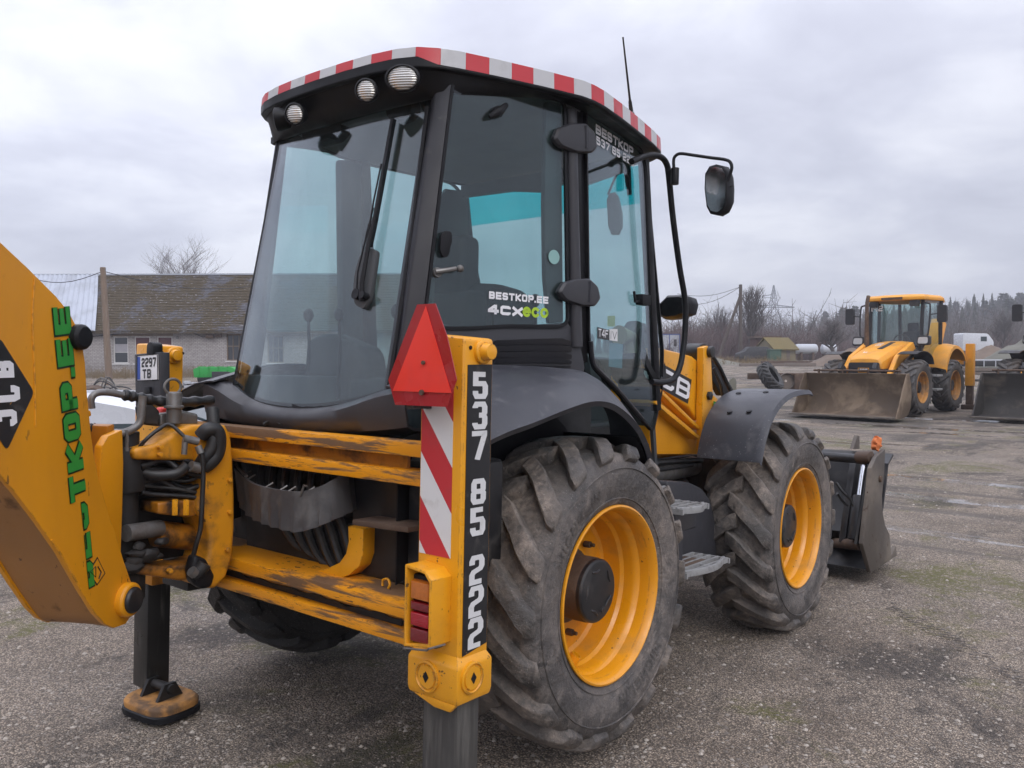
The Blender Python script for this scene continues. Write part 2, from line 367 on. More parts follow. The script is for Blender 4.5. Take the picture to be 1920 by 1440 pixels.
M['tail_red'] = lensmat('red_tail_lens', (.42,.010,.022)); M['tail_amber'] = lensmat('amber_tail_lens', (.60,.17,.02)); M['tail_dark'] = lensmat('dark_red_tail_lens', (.20,.008,.012))
def lamplens():
    m, nt, b, o = newmat('work_lamp_reflector'); co = coord(nt)
    w = N(nt, 'ShaderNodeTexWave', bands_direction='Z', inp={'Scale': 34.0, 'Distortion': .3}); L(nt, co, w.inputs[0])
    L(nt, mixc(nt, w.outputs[1], (.30,.29,.27), (.80,.79,.76)), b.inputs['Base Color'])
    b.inputs['Metallic'].default_value = .6; b.inputs['Roughness'].default_value = .18; b.inputs['Coat Weight'].default_value = 1.0
    bump(nt, b, w.outputs[1], .5, .004); return m
M['lamp'] = lamplens()

def rubber(name, base=(.070,.065,.063), dust=(.250,.212,.185), amt=.85):
    m, nt, b, o = newmat(name); co = coord(nt)
    big = noise(nt, co, 2.4, 6, .65, .5); fine = noise(nt, co, 30, 6, .72); mid = noise(nt, co, 7, 7, .68, .6); blot = noise(nt, co, 11, 5, .6, .8)
    f = mathn(nt, 'ADD', rampf(nt, big, .38, .62, 0, .60), rampf(nt, mid, .46, .62, 0, .55), True)
    f = mathn(nt, 'MULTIPLY', f, rampf(nt, fine, .30, .60, .25, 1.0)); f = mathn(nt, 'MULTIPLY', f, amt, True)
    col = mixc(nt, f, mixc(nt, mid, tuple(c*.6 for c in base), tuple(c*1.5 for c in base)), mixc(nt, fine, tuple(c*.62 for c in dust), tuple(c*1.35 for c in dust)))
    bk = mathn(nt, 'MULTIPLY', rampf(nt, blot, .56, .62, 0, .8), rampf(nt, big, .36, .5, 1, .25)); col = mixc(nt, bk, col, (.028,.027,.028))
    sp = noise(nt, co, 150, 2); col = mixc(nt, rampf(nt, sp, .66, .72, 0, .6), col, (.36,.33,.30))
    L(nt, col, b.inputs['Base Color']); L(nt, rampf(nt, f, 0, .7, .48, .92), b.inputs['Roughness'])
    h = mathn(nt, 'ADD', mathn(nt, 'MULTIPLY', mid, 1.4), mathn(nt, 'MULTIPLY', fine, .8)); bump(nt, b, h, .8, .016); return m
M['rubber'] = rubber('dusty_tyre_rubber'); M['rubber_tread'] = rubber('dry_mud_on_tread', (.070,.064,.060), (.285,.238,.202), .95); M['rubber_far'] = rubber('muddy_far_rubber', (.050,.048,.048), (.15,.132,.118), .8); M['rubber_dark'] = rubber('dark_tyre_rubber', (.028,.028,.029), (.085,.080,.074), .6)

# ------------------------------------------------------------------ stroke lettering (flat stickers)
def arc(cx, cy, rx, ry, a0, a1, n=10): return [(cx+rx*math.cos(R(a0+(a1-a0)*i/n)), cy+ry*math.sin(R(a0+(a1-a0)*i/n))) for i in range(n+1)]
GL = {
 'B': [[(.88,.5),(0,.5),(0,1),(.84,1),(.97,.9),(.97,.6),(.88,.5)],[(0,.5),(0,0),(.86,0),(1,.11),(1,.4),(.88,.5)]],
 'E': [[(1,1),(0,1),(0,0),(1,0)],[(0,.5),(.92,.5)]],
 'S': [[(.98,.74),(.98,.88),(.86,1),(.14,1),(0,.88),(0,.62),(.14,.51),(.86,.49),(1,.38),(1,.12),(.86,0),(.14,0),(0,.12),(0,.27)]],
 'T': [[(0,1),(1,1)],[(.5,1),(.5,0)]], 'K': [[(0,0),(0,1)],[(1,1),(.22,.5),(1,0)],[(0,.5),(.25,.5)]],
 'O': [[(.14,0),(.86,0),(1,.14),(1,.86),(.86,1),(.14,1),(0,.86),(0,.14),(.14,0)]],
 'P': [[(0,0),(0,1),(.86,1),(1,.88),(1,.55),(.86,.42),(0,.42)]], '.': [[(.5,0),(.5,.02)]], ' ': [],
 '2': [[(0,.72),(0,.87),(.14,1),(.86,1),(1,.87),(1,.64),(.86,.53),(.16,.42),(0,.30),(0,0),(1,0)]],
 '3': [[(0,.83),(0,.87),(.14,1),(.84,1),(.98,.87),(.98,.62),(.86,.51),(.40,.51)],[(.86,.51),(1,.40),(1,.13),(.86,0),(.14,0),(0,.13),(0,.18)]],
 '5': [[(1,1),(0,1),(0,.58),(.86,.58),(1,.46),(1,.13),(.86,0),(.14,0),(0,.13),(0,.25)]],
 '7': [[(0,1),(1,1),(1,.92),(.38,0)]], '4': [[(.76,0),(.76,1),(.62,1),(0,.36),(0,.26),(1,.26)]],
 '8': [[(.86,.5),(.14,.5),(.03,.6),(.03,.88),(.15,1),(.85,1),(.97,.88),(.97,.6),(.86,.5)],[(.14,.5),(0,.4),(0,.12),(.14,0),(.86,0),(1,.12),(1,.4),(.86,.5)]],
 '9': [[(1,.5),(.14,.45),(0,.57),(0,.87),(.14,1),(.86,1),(1,.87),(1,.14),(.86,0),(.1,0)]],
 'C': [[(.98,.74),(.98,.87),(.84,1),(.15,1),(0,.86),(0,.14),(.15,0),(.84,0),(.98,.13),(.98,.26)]],
 'X': [[(0,0),(1,1)],[(0,1),(1,0)]], 'J': [[(.2,1),(1,1),(1,.15),(.84,0),(.15,0),(0,.15),(0,.3)]],
 'M': [[(0,0),(0,1),(.5,.4),(1,1),(1,0)]], 'A': [[(0,0),(.42,1),(.58,1),(1,0)],[(.2,.32),(.8,.32)]], 'F': [[(0,0),(0,1),(1,1)],[(0,.52),(.85,.52)]],
 'I': [[(.5,0),(.5,1)]], 'V': [[(0,1),(.5,0),(1,1)]], 'L': [[(0,1),(0,0),(1,0)]], 'H': [[(0,0),(0,1)],[(1,0),(1,1)],[(0,.5),(1,.5)]], 'N': [[(0,0),(0,1),(1,0),(1,1)]],
 'e': [[(0,.38)]+[(1,.38)]+arc(.5,.36,.5,.36,4,330,18)[0:]], 'c': [arc(.5,.36,.5,.36,42,318,16)], 'o': [arc(.5,.36,.5,.36,0,360,22)],
}
GW = {'.': .28, 'I': .35, ' ': .45, 'M': 1.25}
def ribbon(mb, pts, t, o, u, v, nrm, off):
    pts = [Vector((p[0], p[1])) for p in pts]
    closed = (pts[0]-pts[-1]).length < 1e-6 and len(pts) > 3
    if closed: pts = pts[:-1]
    n = len(pts); Lf = []; Rt = []
    for i, p in enumerate(pts):
        a = pts[i-1] if (i or closed) else None; b = pts[(i+1) % n] if (i < n-1 or closed) else None
        d1 = (p-a).normalized() if a is not None else None; d2 = (b-p).normalized() if b is not None else None
        d1 = d1 if d1 is not None else d2; d2 = d2 if d2 is not None else d1
        n1 = Vector((-d1.y, d1.x)); n2 = Vector((-d2.y, d2.x)); m = n1+n2
        if m.length < .2: m = n1
        m.normalize(); k = t/2/max(m.dot(n1), .45)
        q = p.copy()
        Lf.append(q+m*k); Rt.append(q-m*k)
    f = lambda q: o+u*q.x+v*q.y+nrm*off
    rng = range(n) if closed else range(n-1)
    for i in rng:
        j = (i+1) % n; mb.poly([f(Rt[i]), f(Rt[j]), f(Lf[j]), f(Lf[i])])
def text(s, o, u, v, h, cw, t, mat, parent, name='lettering', gap=None, off=0.0, grow=0.0, skip=None, warp=None, sx=1.0):
    """s written from o along u; letters h tall (along v), cw wide, stroke t."""
    o = Vector(o); u = Vector(u).normalized(); v = Vector(v); v = (v-u*v.dot(u)).normalized(); nrm = u.cross(v); mb = MB(); cw = cw/sx; u = u*sx; gap = None if gap is None else gap/sx
    x = 0.0; gap = t*.9 if gap is None else gap; tt = t+grow
    k = 0
    for i, ch in enumerate(s):
        w = cw*GW.get(ch, 1.0)
        for pl_ in GL[ch]:
            iw = max(w-t, 1e-4); ih = h-t
            pts = [(x+t/2+p[0]*iw, t/2+p[1]*ih) for p in pl_]
            if pl_[0] != pl_[-1]:                     # butt ends reach the edge of the box
                for a, b in ((0, 1), (-1, -2)):
                    d = Vector(pts[a])-Vector(pts[b]); 
                    if d.length > 1e-6:
                        d.normalize(); pts[a] = (pts[a][0]+d.x*(t/2 if ch not in 'S3529CJe' else grow/2), pts[a][1]+d.y*(t/2 if ch not in 'S3529CJe' else grow/2))
            if not (skip and i in skip): ribbon(mb, pts, tt, o, u, v, nrm, off+.0002*(k % 4)); k += 1
        x += w+gap
    if warp: 
        for q in mb.bm.verts: q.co = warp(q.co)
    return mb.done(name, mat, parent, weld=False, flat=True)
def textwidth(s, cw, gap): return sum(cw*GW.get(c, 1.0)+gap for c in s)-gap

# =================================================================== the yard
def ground_mat():
    m, nt, b, o = newmat('gravel_yard'); co = coord(nt)
    big = noise(nt, co, .30, 4, .6, .3); mid = noise(nt, co, 1.7, 6, .68, .3); fine = noise(nt, co, 30, 4, .72); grit = noise(nt, co, 110, 3, .7)
    def cells(sc):
        v = N(nt, 'ShaderNodeTexVoronoi', inp={'Scale': sc, 'Randomness': 1.0}); L(nt, co, v.inputs[0])
        h = N(nt, 'ShaderNodeSeparateColor'); L(nt, v.outputs['Color'], h.inputs[0]); return v.outputs['Distance'], h
    d1, h1 = cells(46.0); d2, h2 = cells(105.0)
    base = mixc(nt, rampf(nt, mid, .3, .7), (.228,.185,.146), (.455,.380,.308))
    base = mixc(nt, rampf(nt, big, .38, .62, 0, .65), base, (.390,.335,.283))
    # every chipping has its own tone; joints between them are dark
    tone = mixc(nt, h2.outputs[0], (.40,.38,.36), (1.75,1.70,1.62)); mu = N(nt, 'ShaderNodeMix', data_type='RGBA', blend_type='MULTIPLY'); mu.inputs[0].default_value = .85; L(nt, base, mu.inputs[6]); L(nt, tone, mu.inputs[7]); base = mu.outputs[2]
    base = mixc(nt, rampf(nt, d2, .35, .62, 0, .75), base, (.095,.080,.069))
    st = mathn(nt, 'MULTIPLY', rampf(nt, h1.outputs[0], .70, .74), rampf(nt, d1, .44, .32))
    base = mixc(nt, mathn(nt, 'MULTIPLY', st, rampf(nt, big, .35, .62, .15, 1.0)), base, mixc(nt, h1.outputs[1], (.20,.17,.145), (.54,.48,.42)))
    base = mixc(nt, rampf(nt, fine, .50, .72, 0, .6), base, (.100,.084,.073))
    # moss in patches
    mo = noise(nt, co, .8, 7, .70, .6); mf = mathn(nt, 'MULTIPLY', rampf(nt, mo, .515, .64, 0, .9), rampf(nt, fine, .38, .56, .15, 1)); base = mixc(nt, mf, base, (.140,.135,.045))
    # tar and mud: dark ragged patches and streaks
    tn = noise(nt, coord(nt, (1.0,.6,1)), .62, 9, .72, .5); tf = mathn(nt, 'MULTIPLY', rampf(nt, tn, .49, .58), rampf(nt, fine, .28, .52, .25, 1)); base = mixc(nt, mathn(nt, 'MULTIPLY', tf, .80), base, (.066,.058,.053))
    # old ruts running across the yard
    rm = N(nt, 'ShaderNodeMapping'); tcx = N(nt, 'ShaderNodeTexCoord'); L(nt, tcx.outputs['Object'], rm.inputs[0]); rm.inputs['Rotation'].default_value = (0, 0, R(-39)); rm.inputs['Scale'].default_value = (.12, 1.1, 1)
    rn = noise(nt, rm.outputs[0], 1.0, 7, .7, .6); rf = rampf(nt, rn, .54, .63, 0, .7); base = mixc(nt, rf, base, (.120,.104,.093))
    wet = noise(nt, co, .42, 6, .62, .6); wf = rampf(nt, wet, .50, .64)
    pud = noise(nt, rm.outputs[0], .9, 4, .5, .5); pf = mathn(nt, 'MULTIPLY', rampf(nt, pud, .615, .635), rampf(nt, mid, .38, .5))
    base = mixc(nt, mathn(nt, 'MULTIPLY', pf, .55), base, (.11,.095,.085))
    L(nt, base, b.inputs['Base Color']); b.inputs['Specular IOR Level'].default_value = .4
    ro = mixf(nt, wf, .90, .62); ro = mixf(nt, pf, ro, .10); L(nt, ro, b.inputs['Roughness'])
    h = mathn(nt, 'ADD', mathn(nt, 'MULTIPLY', fine, 1.0), mathn(nt, 'ADD', mathn(nt, 'MULTIPLY', st, .6), mathn(nt, 'ADD', mathn(nt, 'MULTIPLY', d2, -.6), mathn(nt, 'MULTIPLY', mid, 2.2))))
    h = mathn(nt, 'MULTIPLY', h, mathn(nt, 'SUBTRACT', 1.0, pf)); bump(nt, b, h, 1.0, .02); return m
M['ground'] = ground_mat()
def lerp(a, b, t): return a+(b-a)*t
def build_ground():
    mb = MB()
    def axis(): 
        a = [-6+.5*i for i in range(25)]
        b = [7*1.16**i for i in range(1, 32)]
        return [-q for q in b[::-1]]+a+b
    xs = [x-4 for x in axis()]; ys = axis()
    rows = []
    for y in ys:
        rows.append([V(x, y, gh(x, y)+(.012*mnoise.noise(V(x*.7, y*.7, 3)) if abs(x) < 40 and abs(y) < 60 else 0)+(.05*mnoise.noise(V(x*.1, y*.1, 5)) if y > 6 else 0)-.006) for x in xs])
    mb.grid(rows)
    return tag(mb.done('ground', M['ground'], ang=80), kind='structure')
build_ground()

# =================================================================== the machine
LO = empty('backhoe_loader', (0, 0, HUB)); LO.rotation_euler = (-TILT, 0, 0)
tag(LO, 'yellow backhoe loader in the foreground, seen from behind, phone number down its stabiliser post', 'backhoe loader', 'backhoe loaders')

# ---------- wheels
def build_tyre(name, mat, nl=18, seg=80):
    mb = MB()
    half = [(.360,.165),(.374,.186),(.400,.198),(.430,.209),(.470,.217),(.505,.220),(.545,.215),(.575,.203),(.594,.178),(.602,.13),(.606,.06)]
    prof = [(r, -x) for r, x in half]+[(.607,0)]+[(r, x) for r, x in half[::-1]]
    mb.lathe(prof, (0,0,0), (1,0,0), seg)
    # moulding rings on the sidewall
    for s in (-1, 1):
        for r0, r1, x in ((.405,.412,.2035),(.535,.541,.2195)):
            mb.lathe([(r0, s*(x-.004)),(r0+.002, s*(x+.0022)),(r1-.002, s*(x+.0022)),(r1, s*(x-.004))], (0,0,0), (1,0,0), seg)
    mb.mi = 1
    rnd = random.Random(3)
    ST = [(.663,-.030,.60,-.030,0.0,.056),(.665,.03,.60,.03,.055,.058),(.664,.085,.60,.085,.13,.061),(.659,.135,.595,.135,.21,.064),(.648,.178,.585,.165,.285,.067),
          (.630,.205,.575,.18,.33,.069),(.604,.2230,.555,.19,.35,.070),(.588,.2245,.555,.195,.357,.060)]
    for s in (1, -1):
        for i in range(nl):
            ph = 2*math.pi*(i+(0 if s > 0 else .5))/nl; j = rnd.uniform(-.004,.003); rg = []
            for (rt, xt, rb, xb, dp, hw) in ST:
                a = ph+dp+rnd.uniform(-.006,.006); hw *= 1.22*rnd.uniform(.93,1.07); rt += j-.004+rnd.uniform(-.004,.003); c = .006
                dx, dr = xt-xb, rt-rb; ln = math.hypot(dx, dr); ux, ur = dx/ln, dr/ln
                pts = [(rb, xb, -hw*1.15), (rt-ur*c, xt-ux*c, -hw*.98), (rt, xt, -hw*.80), (rt, xt, hw*.80), (rt-ur*c, xt-ux*c, hw*.98), (rb, xb, hw*1.15)]
                rg.append([V(s*x, r*math.cos(a+q), r*math.sin(a+q)) for r, x, q in pts])
            mb.rings(rg)
    for f_ in mb.bm.faces:
        if min(math.hypot(q.co.y, q.co.z) for q in f_.verts) > .588: f_.material_index = 1
    return mb.done(name, mat, ang=42, weld=False)
def build_rim(name, mat):
    mb = MB()
    prof = [(.352,.165),(.372,.182),(.379,.191),(.378,.199),(.370,.202),(.363,.196),(.356,.180),(.351,.160),(.349,.120),(.343,.112),(.336,.100),(.333,.085),(.333,.045),(.327,.036),(.322,.028),
            (.321,-.030),(.316,-.052),(.300,-.064),(.262,-.060),(.225,-.052),(.16,-.050),(.10,-.050)]
    mb.lathe(prof, (0,0,0), (1,0,0), 72)
    mb.lathe([(.352,-.165),(.378,-.19),(.378,-.199),(.36,-.19),(.349,-.12),(.321,-.06)], (0,0,0), (1,0,0), 48)
    return mb.done(name, mat, ang=30)
def build_hub(name):
    mb = MB()
    mb.lathe([(.165,-.052),(.165,-.035),(.140,-.034),(.140,.085),(.136,.098)], (0,0,0), (1,0,0), 40)
    for k in range(10):
        a = 2*math.pi*k/10+.3; c = V(-.04, .205*math.cos(a), .205*math.sin(a)); mb.cyl(c, c+V(.035,0,0), .016, 6); mb.cyl(c+V(.035,0,0), c+V(.055,0,0), .009, 8)
    return mb.done(name, M['rust'], bevel=.003)
def build_cap(name):
    mb = MB(); mb.lathe([(.137,.090),(.137,.112),(.130,.120),(.118,.122),(.0005,.122)], (0,0,0), (1,0,0), 40)
    for k in range(5):
        a = 2*math.pi*k/5+.6; c = V(.121, .088*math.cos(a), .088*math.sin(a)); t = V(0, -math.sin(a), math.cos(a))
        mb.tube([c-t*.028, c+V(.002,0,0), c+t*.028+V(0, .012*math.cos(a), .012*math.sin(a))], .006, 6)
    mb.cyl(V(.12,.03,-.085), V(.130,.03,-.085), .013, 10)
    return mb.done(name, M['blacksteel'], bevel=.002)
def build_valve(name):
    mb = MB(); a = R(-108); c = V(.05, .315*math.cos(a), .315*math.sin(a)); n = V(.6, -math.cos(a), -math.sin(a)).normalized()
    mb.lathe([(.024,-.03),(.024,.045),(.019,.045),(.019,-.02)], c, n, 16); mb.cyl(c, c+n*.03, .006, 8)
    return mb.done(name, M['yellow_rim'])
def sidewall_text(name, s, r, a_mid, h, parent, mat):
    cw = h*.92; gap = h*.28; wd = textwidth(s, cw, gap)
    def warp(p):
        a = a_mid-((p.x-wd/2)/r); rr = r+p.y-h/2
        xo = np.interp(rr, [.40,.43,.47,.505,.545], [.198,.209,.217,.220,.215])
        return V(xo+.0022+p.z, rr*math.cos(a)*1.0, rr*math.sin(a))
    # text runs in local x/y, then wraps round the sidewall; viewed from +X the letters read clockwise
    return text(s, (0,0,0), (1,0,0), (0,1,0), h, cw, h*.20, mat, parent, name, gap=gap, warp=warp)
M['rubber_text'] = rubber('raised_sidewall_rubber', (.055,.052,.050), (.19,.165,.145), .7)
proto = {}
def add_wheel(parent, x, y, mirror, z=0.0, spin=0.0, text_=True, dark=False, steer=0.0):
    key = dark
    if key not in proto:
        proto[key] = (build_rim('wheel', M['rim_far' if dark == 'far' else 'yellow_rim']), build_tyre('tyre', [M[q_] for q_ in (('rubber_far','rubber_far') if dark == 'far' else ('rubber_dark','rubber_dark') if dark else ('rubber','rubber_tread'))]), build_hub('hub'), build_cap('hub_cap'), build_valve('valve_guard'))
        for o in proto[key]: COL.objects.unlink(o)
    rim, ty, hb, cp, va = proto[key]
    w = rim.copy(); COL.objects.link(w); w.parent = parent; w.location = (x, y, z); w.rotation_euler = (spin, 0, steer); w.scale = (-1 if mirror else 1, 1, 1)
    for q in (ty, hb, cp, va):
        c = q.copy(); COL.objects.link(c); c.parent = w
    if text_:
        sidewall_text('raised_lettering', 'MICHELIN', .462, R(133), .046, w, M['rubber_text'])
        sidewall_text('raised_lettering', 'MICHELIN', .462, R(-62), .046, w, M['rubber_text'])
    return w
XW = .925
add_wheel(LO, XW, 0, False, spin=R(0)); add_wheel(LO, XW, 2.22, False, spin=0, steer=R(1.0), dark=False, text_=True)
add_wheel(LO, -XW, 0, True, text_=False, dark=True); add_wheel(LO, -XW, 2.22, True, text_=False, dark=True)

# ---------- chassis
mb = MB()
mb.box((-.40,-.78,-.02),(.40,2.75,.30)); mb.box((-.58,-.70,.28),(.58,1.10,.66)); mb.box((-.45,1.0,.2),(.45,2.6,.42))
for y in (0, 2.22): mb.cyl((-.80,y,0),(.80,y,0),.105,20); mb.sphere((0,y,0),.23,16,10)
mb.box((.58,-.62,.30),(.66,.50,.80))
mb.done('chassis', M['darkvoid'], LO, bevel=.01)
mb = MB(); mb.cyl((.56,.42,.335),(.50,1.95,.36),.062,20); mb.cyl((.5,.7,.24),(.47,1.9,.25),.03,12)
mb.done('hydraulic_pipe', M['steel'], LO)
mb = MB(); mb.tube([(.62,.45,.47),(.60,.75,.415),(.60,1.1,.43),(.57,1.5,.42),(.56,1.95,.40)], .016, 8, smooth_path=5); mb.tube([(.63,.42,.50),(.62,.6,.40),(.6,.9,.39),(.57,1.8,.38)], .011, 8, smooth_path=5)
mb.done('hose', M['hose'], LO)

# ---------- rear frame
mb = MB()
for z0, z1, nm in ((.621,.672,'a'),(.519,.571,'b')):
    mb = MB(); mb.box((-1.0,-.95,z0),(.985,-.855,z1)); mb.done('frame_rail', M['yellow_rail'], LO, bevel=.006)
mb = MB(); mb.prism([(-1.0,-.95,.041),(-1.0,-.95,.092),(-1.0,-.72,.112),(-1.0,-.72,.090),(-1.0,-.90,.041)], (1.985,0,0)); mb.done('frame_rail', M['yellow_rail'], LO, bevel=.005)
mb = MB(); mb.box((-1.0,-.95,-.052),(.985,-.86,-.007)); mb.done('frame_rail', M['yellow_rail'], LO, bevel=.006)
mb = MB(); mb.box((-1.0,-.900,.571),(.79,-.885,.621)); mb.box((-1.0,-.900,.015),(.80,-.885,.041)); mb.done('frame_web', M['yellow_grease'], LO)
rnd = random.Random(5); mb = MB()
top = [V(-.9+.035*i, -.905, .016+.022*mnoise.noise(V(i*.37, 1, 2))) for i in range(49)]
mb.prism(top+[V(.78,-.905,-.006), V(-.9,-.905,-.006)], (0,.012,0)); mb.done('hole_shade', M['darkvoid'], LO)  # shade of the ragged hole below the web, put in as a dark strip
mb = MB(); mb.box((.36,-.80,.10),(.965,-.55,.60)); mb.done('tank', M['blacksteel'], LO, bevel=.03, seg=3)
mb = MB(); mb.box((-1.0,-.62,-.05),(.9,-.56,.66)); mb.done('inner_plate', M['darkvoid'], LO)
# grey hose guard, a bent strip
gt = [(439,878,-.84),(455,893,-.90),(472,906,-.95),(498,914,-.985),(525,919,-1.0),(560,922,-1.0),(595,914,-.975),(625,900,-.93),(652,884,-.86),(662,876,-.80)]
gb = [(446,940,-.84),(460,962,-.90),(478,975,-.95),(500,985,-.985),(525,992,-1.0),(555,998,-1.0),(592,989,-.975),(625,975,-.93),(655,962,-.86),(668,955,-.80)]
A = catmull([my(*p) for p in gt], 4); B = catmull([my(*p) for p in gb], 4)
mb = MB(); rows = []
for t in (0, .12, .5, .88, 1): rows.append([a.lerp(b, t)+V(0, .012*math.sin(7*i*.31)*t, 0) for i, (a, b) in enumerate(zip(A, B))])
mb.grid(rows); mb.done('hose_guard', pbr('grey_rubber_sheet', (.062,.060,.062), .55, var=.2, dirt=(.16,.155,.15), dscale=5, dlo=.5, dhi=.68, damt=.6, bumps=.3, bscale=40), LO, solid=.012, ang=60)
for i in range(3, len(A)-12, 2):
    if rnd.random() < .75: mb = MB(); mb.tube([A[i]+V(0,.01,-.008), A[i]+V(.005,.05,.012)], .004, 5); mb.done('cable_tie', M['steel'], LO)
mb = MB(); mb.tube([my(563,930,-1.0), my(570,910,-1.01), my(575,912,-.99)], .005, 6); mb.done('cable_tie', M['steel'], LO)
mb = MB(); mb.tube([my(442,870,-.86), my(462,893,-.90)], .008, 6); mb.done('cable_tie', M['steel'], LO)
for k in range(6):
    mb = MB(); x0 = -.2+.09*k
    mb.tube([(x0-.05,-.80,.50),(x0,-.84,.40),(x0+.06,-.80,.30),(x0+.18,-.78,.16-.02*k),(x0+.3,-.7,.12)], .018, 8, smooth_path=5); mb.done('hose', M['hose'], LO)
mb = MB(); p = [my(660,974,-.93), my(765,988,-.93)]; q = [my(660,974,-.93)+V(0,.16,0), my(765,988,-.93)+V(0,.16,0)]
mb.prism([p[0], p[1], q[1], q[0]], (0,0,-.022)); mb.done('step_plate', M['rust'], LO, bevel=.006)
br = [(652,986),(681,992),(680,1040),(673,1062),(655,1078),(628,1088),(575,1074),(612,1066),(636,1055),(648,1038),(653,1015)]
mb = MB(); mb.prism([my(a, b, -.86) for a, b in br], (0,.07,0)); mb.done('bracket', M['yellow'], LO, bevel=.006)
mb = MB(); c = my(724,1100,-.86); mb.tube([c+V(-.02,0,0), c+V(-.018,0,.022), c+V(.008,0,.03), c+V(.02,0,.012), c+V(.012,0,-.004)], .005, 6, smooth_path=4); mb.done('wire_hook', M['yellow'], LO)

# ---------- stabiliser posts
PX0, PX1, PY0, PY1 = .972, 1.170, -1.022, -.872
def post(sgn, x0, x1, y0, y1, z1):
    a, b = (x0, x1)
    mb = MB()
    mb.prism([(a,y0,-.05),(b,y0,-.05),(b,y0,z1-.012),(a+.02*0+(b-a)*.35,y0,z1),(a,y0,z1)], (0,y1-y0,0))
    p = mb.done('stabiliser_post', M['yellow'], LO, bevel=.016, seg=3)
    mb = MB(); c = V(b if sgn > 0 else b, (y0+y1)/2+.012, z1-.058)
    mb.lathe([(.040,-.01),(.040,.012),(.034,.016),(.0295,.016),(.0295,.020),(.026,.045),(.0005,.046)], c, (1,0,0), 24); mb.done('pin_boss', M['yellow'], p, bevel=.002)
    for dy in (-.058, .050): mb = MB(); mb.cyl(c+V(.001,dy,.012), c+V(.003,dy,.012), .007, 10); mb.done('drilled_hole', M['black'], p)
    return p
POST = post(1, PX0, PX1, PY0, PY1, 1.050)
# collar at the foot of the post, with the wear-pad adjusters
mb = MB()
cz0, cz1 = -.155, -.035
pts = [(.955,-1.040),(1.184,-1.040),(1.184,-.866),(.955,-.866)]
ring = lambda z, g: [V(x+(g if x > 1 else -g), y+(-g if y < -.95 else g), z) for x, y in pts]
mb.rings([ring(cz0-.004, -.004), ring(cz0+.02, 0), ring(cz1, 0), ring(cz1+.035, -.020)])
mb.prism([(.963,-1.038,cz0),(1.18,-1.038,cz0),(1.15,-1.038,cz0-.03),(1.08,-1.038,cz0-.03)], (0,.02,0))
COLL = mb.done('post_collar', M['yellow'], LO, bevel=.008)
for c, ax in ((my(802,1268,-1.040), V(0,-1,0)), (mx(884,1270,1.184), V(1,0,0))):
    mb = MB(); mb.lathe([(.053,-.004),(.053,.008),(.047,.010),(.043,.004),(.040,.004),(.038,.009),(.0005,.009)], c, ax, 32); o = mb.done('wear_pad_adjuster', M['yellow'], COLL)
    mb = MB(); t = ax.cross(V(0,0,1)); q = c+ax*.0095
    mb.prism([q+t*.013, q+V(0,0,.019), q-t*.013, q-V(0,0,.019)], ax*.002); mb.done('diamond_socket', M['black'], COLL)
# red and white chevrons (rear face): slanted pieces clipped to the strip
def chevrons():
    x0, x1 = .984, 1.128; z0, z1 = .312, .905; n = -1; per = .30; k = 0; yf = PY0-.002
    def clip(poly, axis, val, keep_lo):
        o = []
        for i, p in enumerate(poly):
            q = poly[(i+1) % len(poly)]; a = (p[axis] <= val) == keep_lo; b = (q[axis] <= val) == keep_lo
            if a: o.append(p)
            if a != b: t = (val-p[axis])/(q[axis]-p[axis]); o.append((p[0]+(q[0]-p[0])*t, p[1]+(q[1]-p[1])*t))
        return o
    z = z1+.50
    while z > z0-.5:
        sl = -1.35*(x1-x0)                     # stripes fall to the right
        pol = [(x0, z), (x1, z+sl), (x1, z+sl-per/2), (x0, z-per/2)]
        pol = clip(clip(pol, 1, z1, True), 1, z0, False) if len(pol) > 2 else pol
        if len(pol) > 2:
            mb = MB(); mb.prism([V(x, yf, zz) for x, zz in pol], (0,.0025,0))
            mb.done('reflective_stripe', M['white'] if k % 2 else M['redtape'], POST)
        z -= per/2; k += 1
chevrons()
# black phone-number sticker (side face)
sy0, sy1 = -1.004, -.884
mb = MB(); mb.prism([(PX1,sy0,-.005),(PX1,sy1,.015),(PX1,sy1,.952),(PX1,sy0,.948)], (.0025,0,0)); mb.done('number_sticker', M['stickerblack'], POST)
ph = [('5', 697, 748), ('3', 753, 805), ('7', 808, 862), ('8', 898, 946), ('5', 952, 1005), ('2', 1042, 1097), ('2', 1100, 1158), ('2', 1160, 1217)]
yl, yr = sy0+.024, sy1-.020
for ch, a, b in ph:
    px = 895-(a-700)*.028
    zt = mx(px, a, PX1).z; zb = mx(px, b, PX1).z
    text(ch, (PX1+.0035, yl, zb), (0,1,0), (0,0,1), zt-zb, yr-yl, .0170, M['white'], POST, 'number', sx=1.6)
# tail lamp box
mb = MB()
o = [my(757,1056,-1.16), my(818,1084,-1.16), my(834,1086,-1.16), my(832,1190,-1.16), my(757,1214,-1.16)]
by0 = -1.115; bx0 = my(758,1130,by0).x; bx1 = my(808,1130,by0).x; bz0 = my(757,1212,by0).z; bz1 = my(760,1058,by0).z
th = .010
PO = [(bx0,bz0),(bx1,bz0+.02),(bx1,bz1-.035),(bx1-.03,bz1-.008),(bx0,bz1)]
PI = [(bx0+th,bz0+th),(bx1-th,bz0+.02+th),(bx1-th,bz1-.04-th*.3),(bx1-.032,bz1-.008-th),(bx0+th,bz1-th)]
f = lambda P, y: [V(x, y, z) for x, z in P]
mb.rings([f(PI,-1.045), f(PI,by0), f(PO,by0), f(PO,PY0+.002), f(PI,PY0+.002)], caps=False); mb.poly(f(PI,-1.045))
BOXL = mb.done('lamp_box', M['yellow'], LO, bevel=.003)
lx0, lx1 = bx0+.012, bx1-.012; lz = [bz1-(bz1-bz0)*q for q in (.17,.42,.55,.74,.93)]
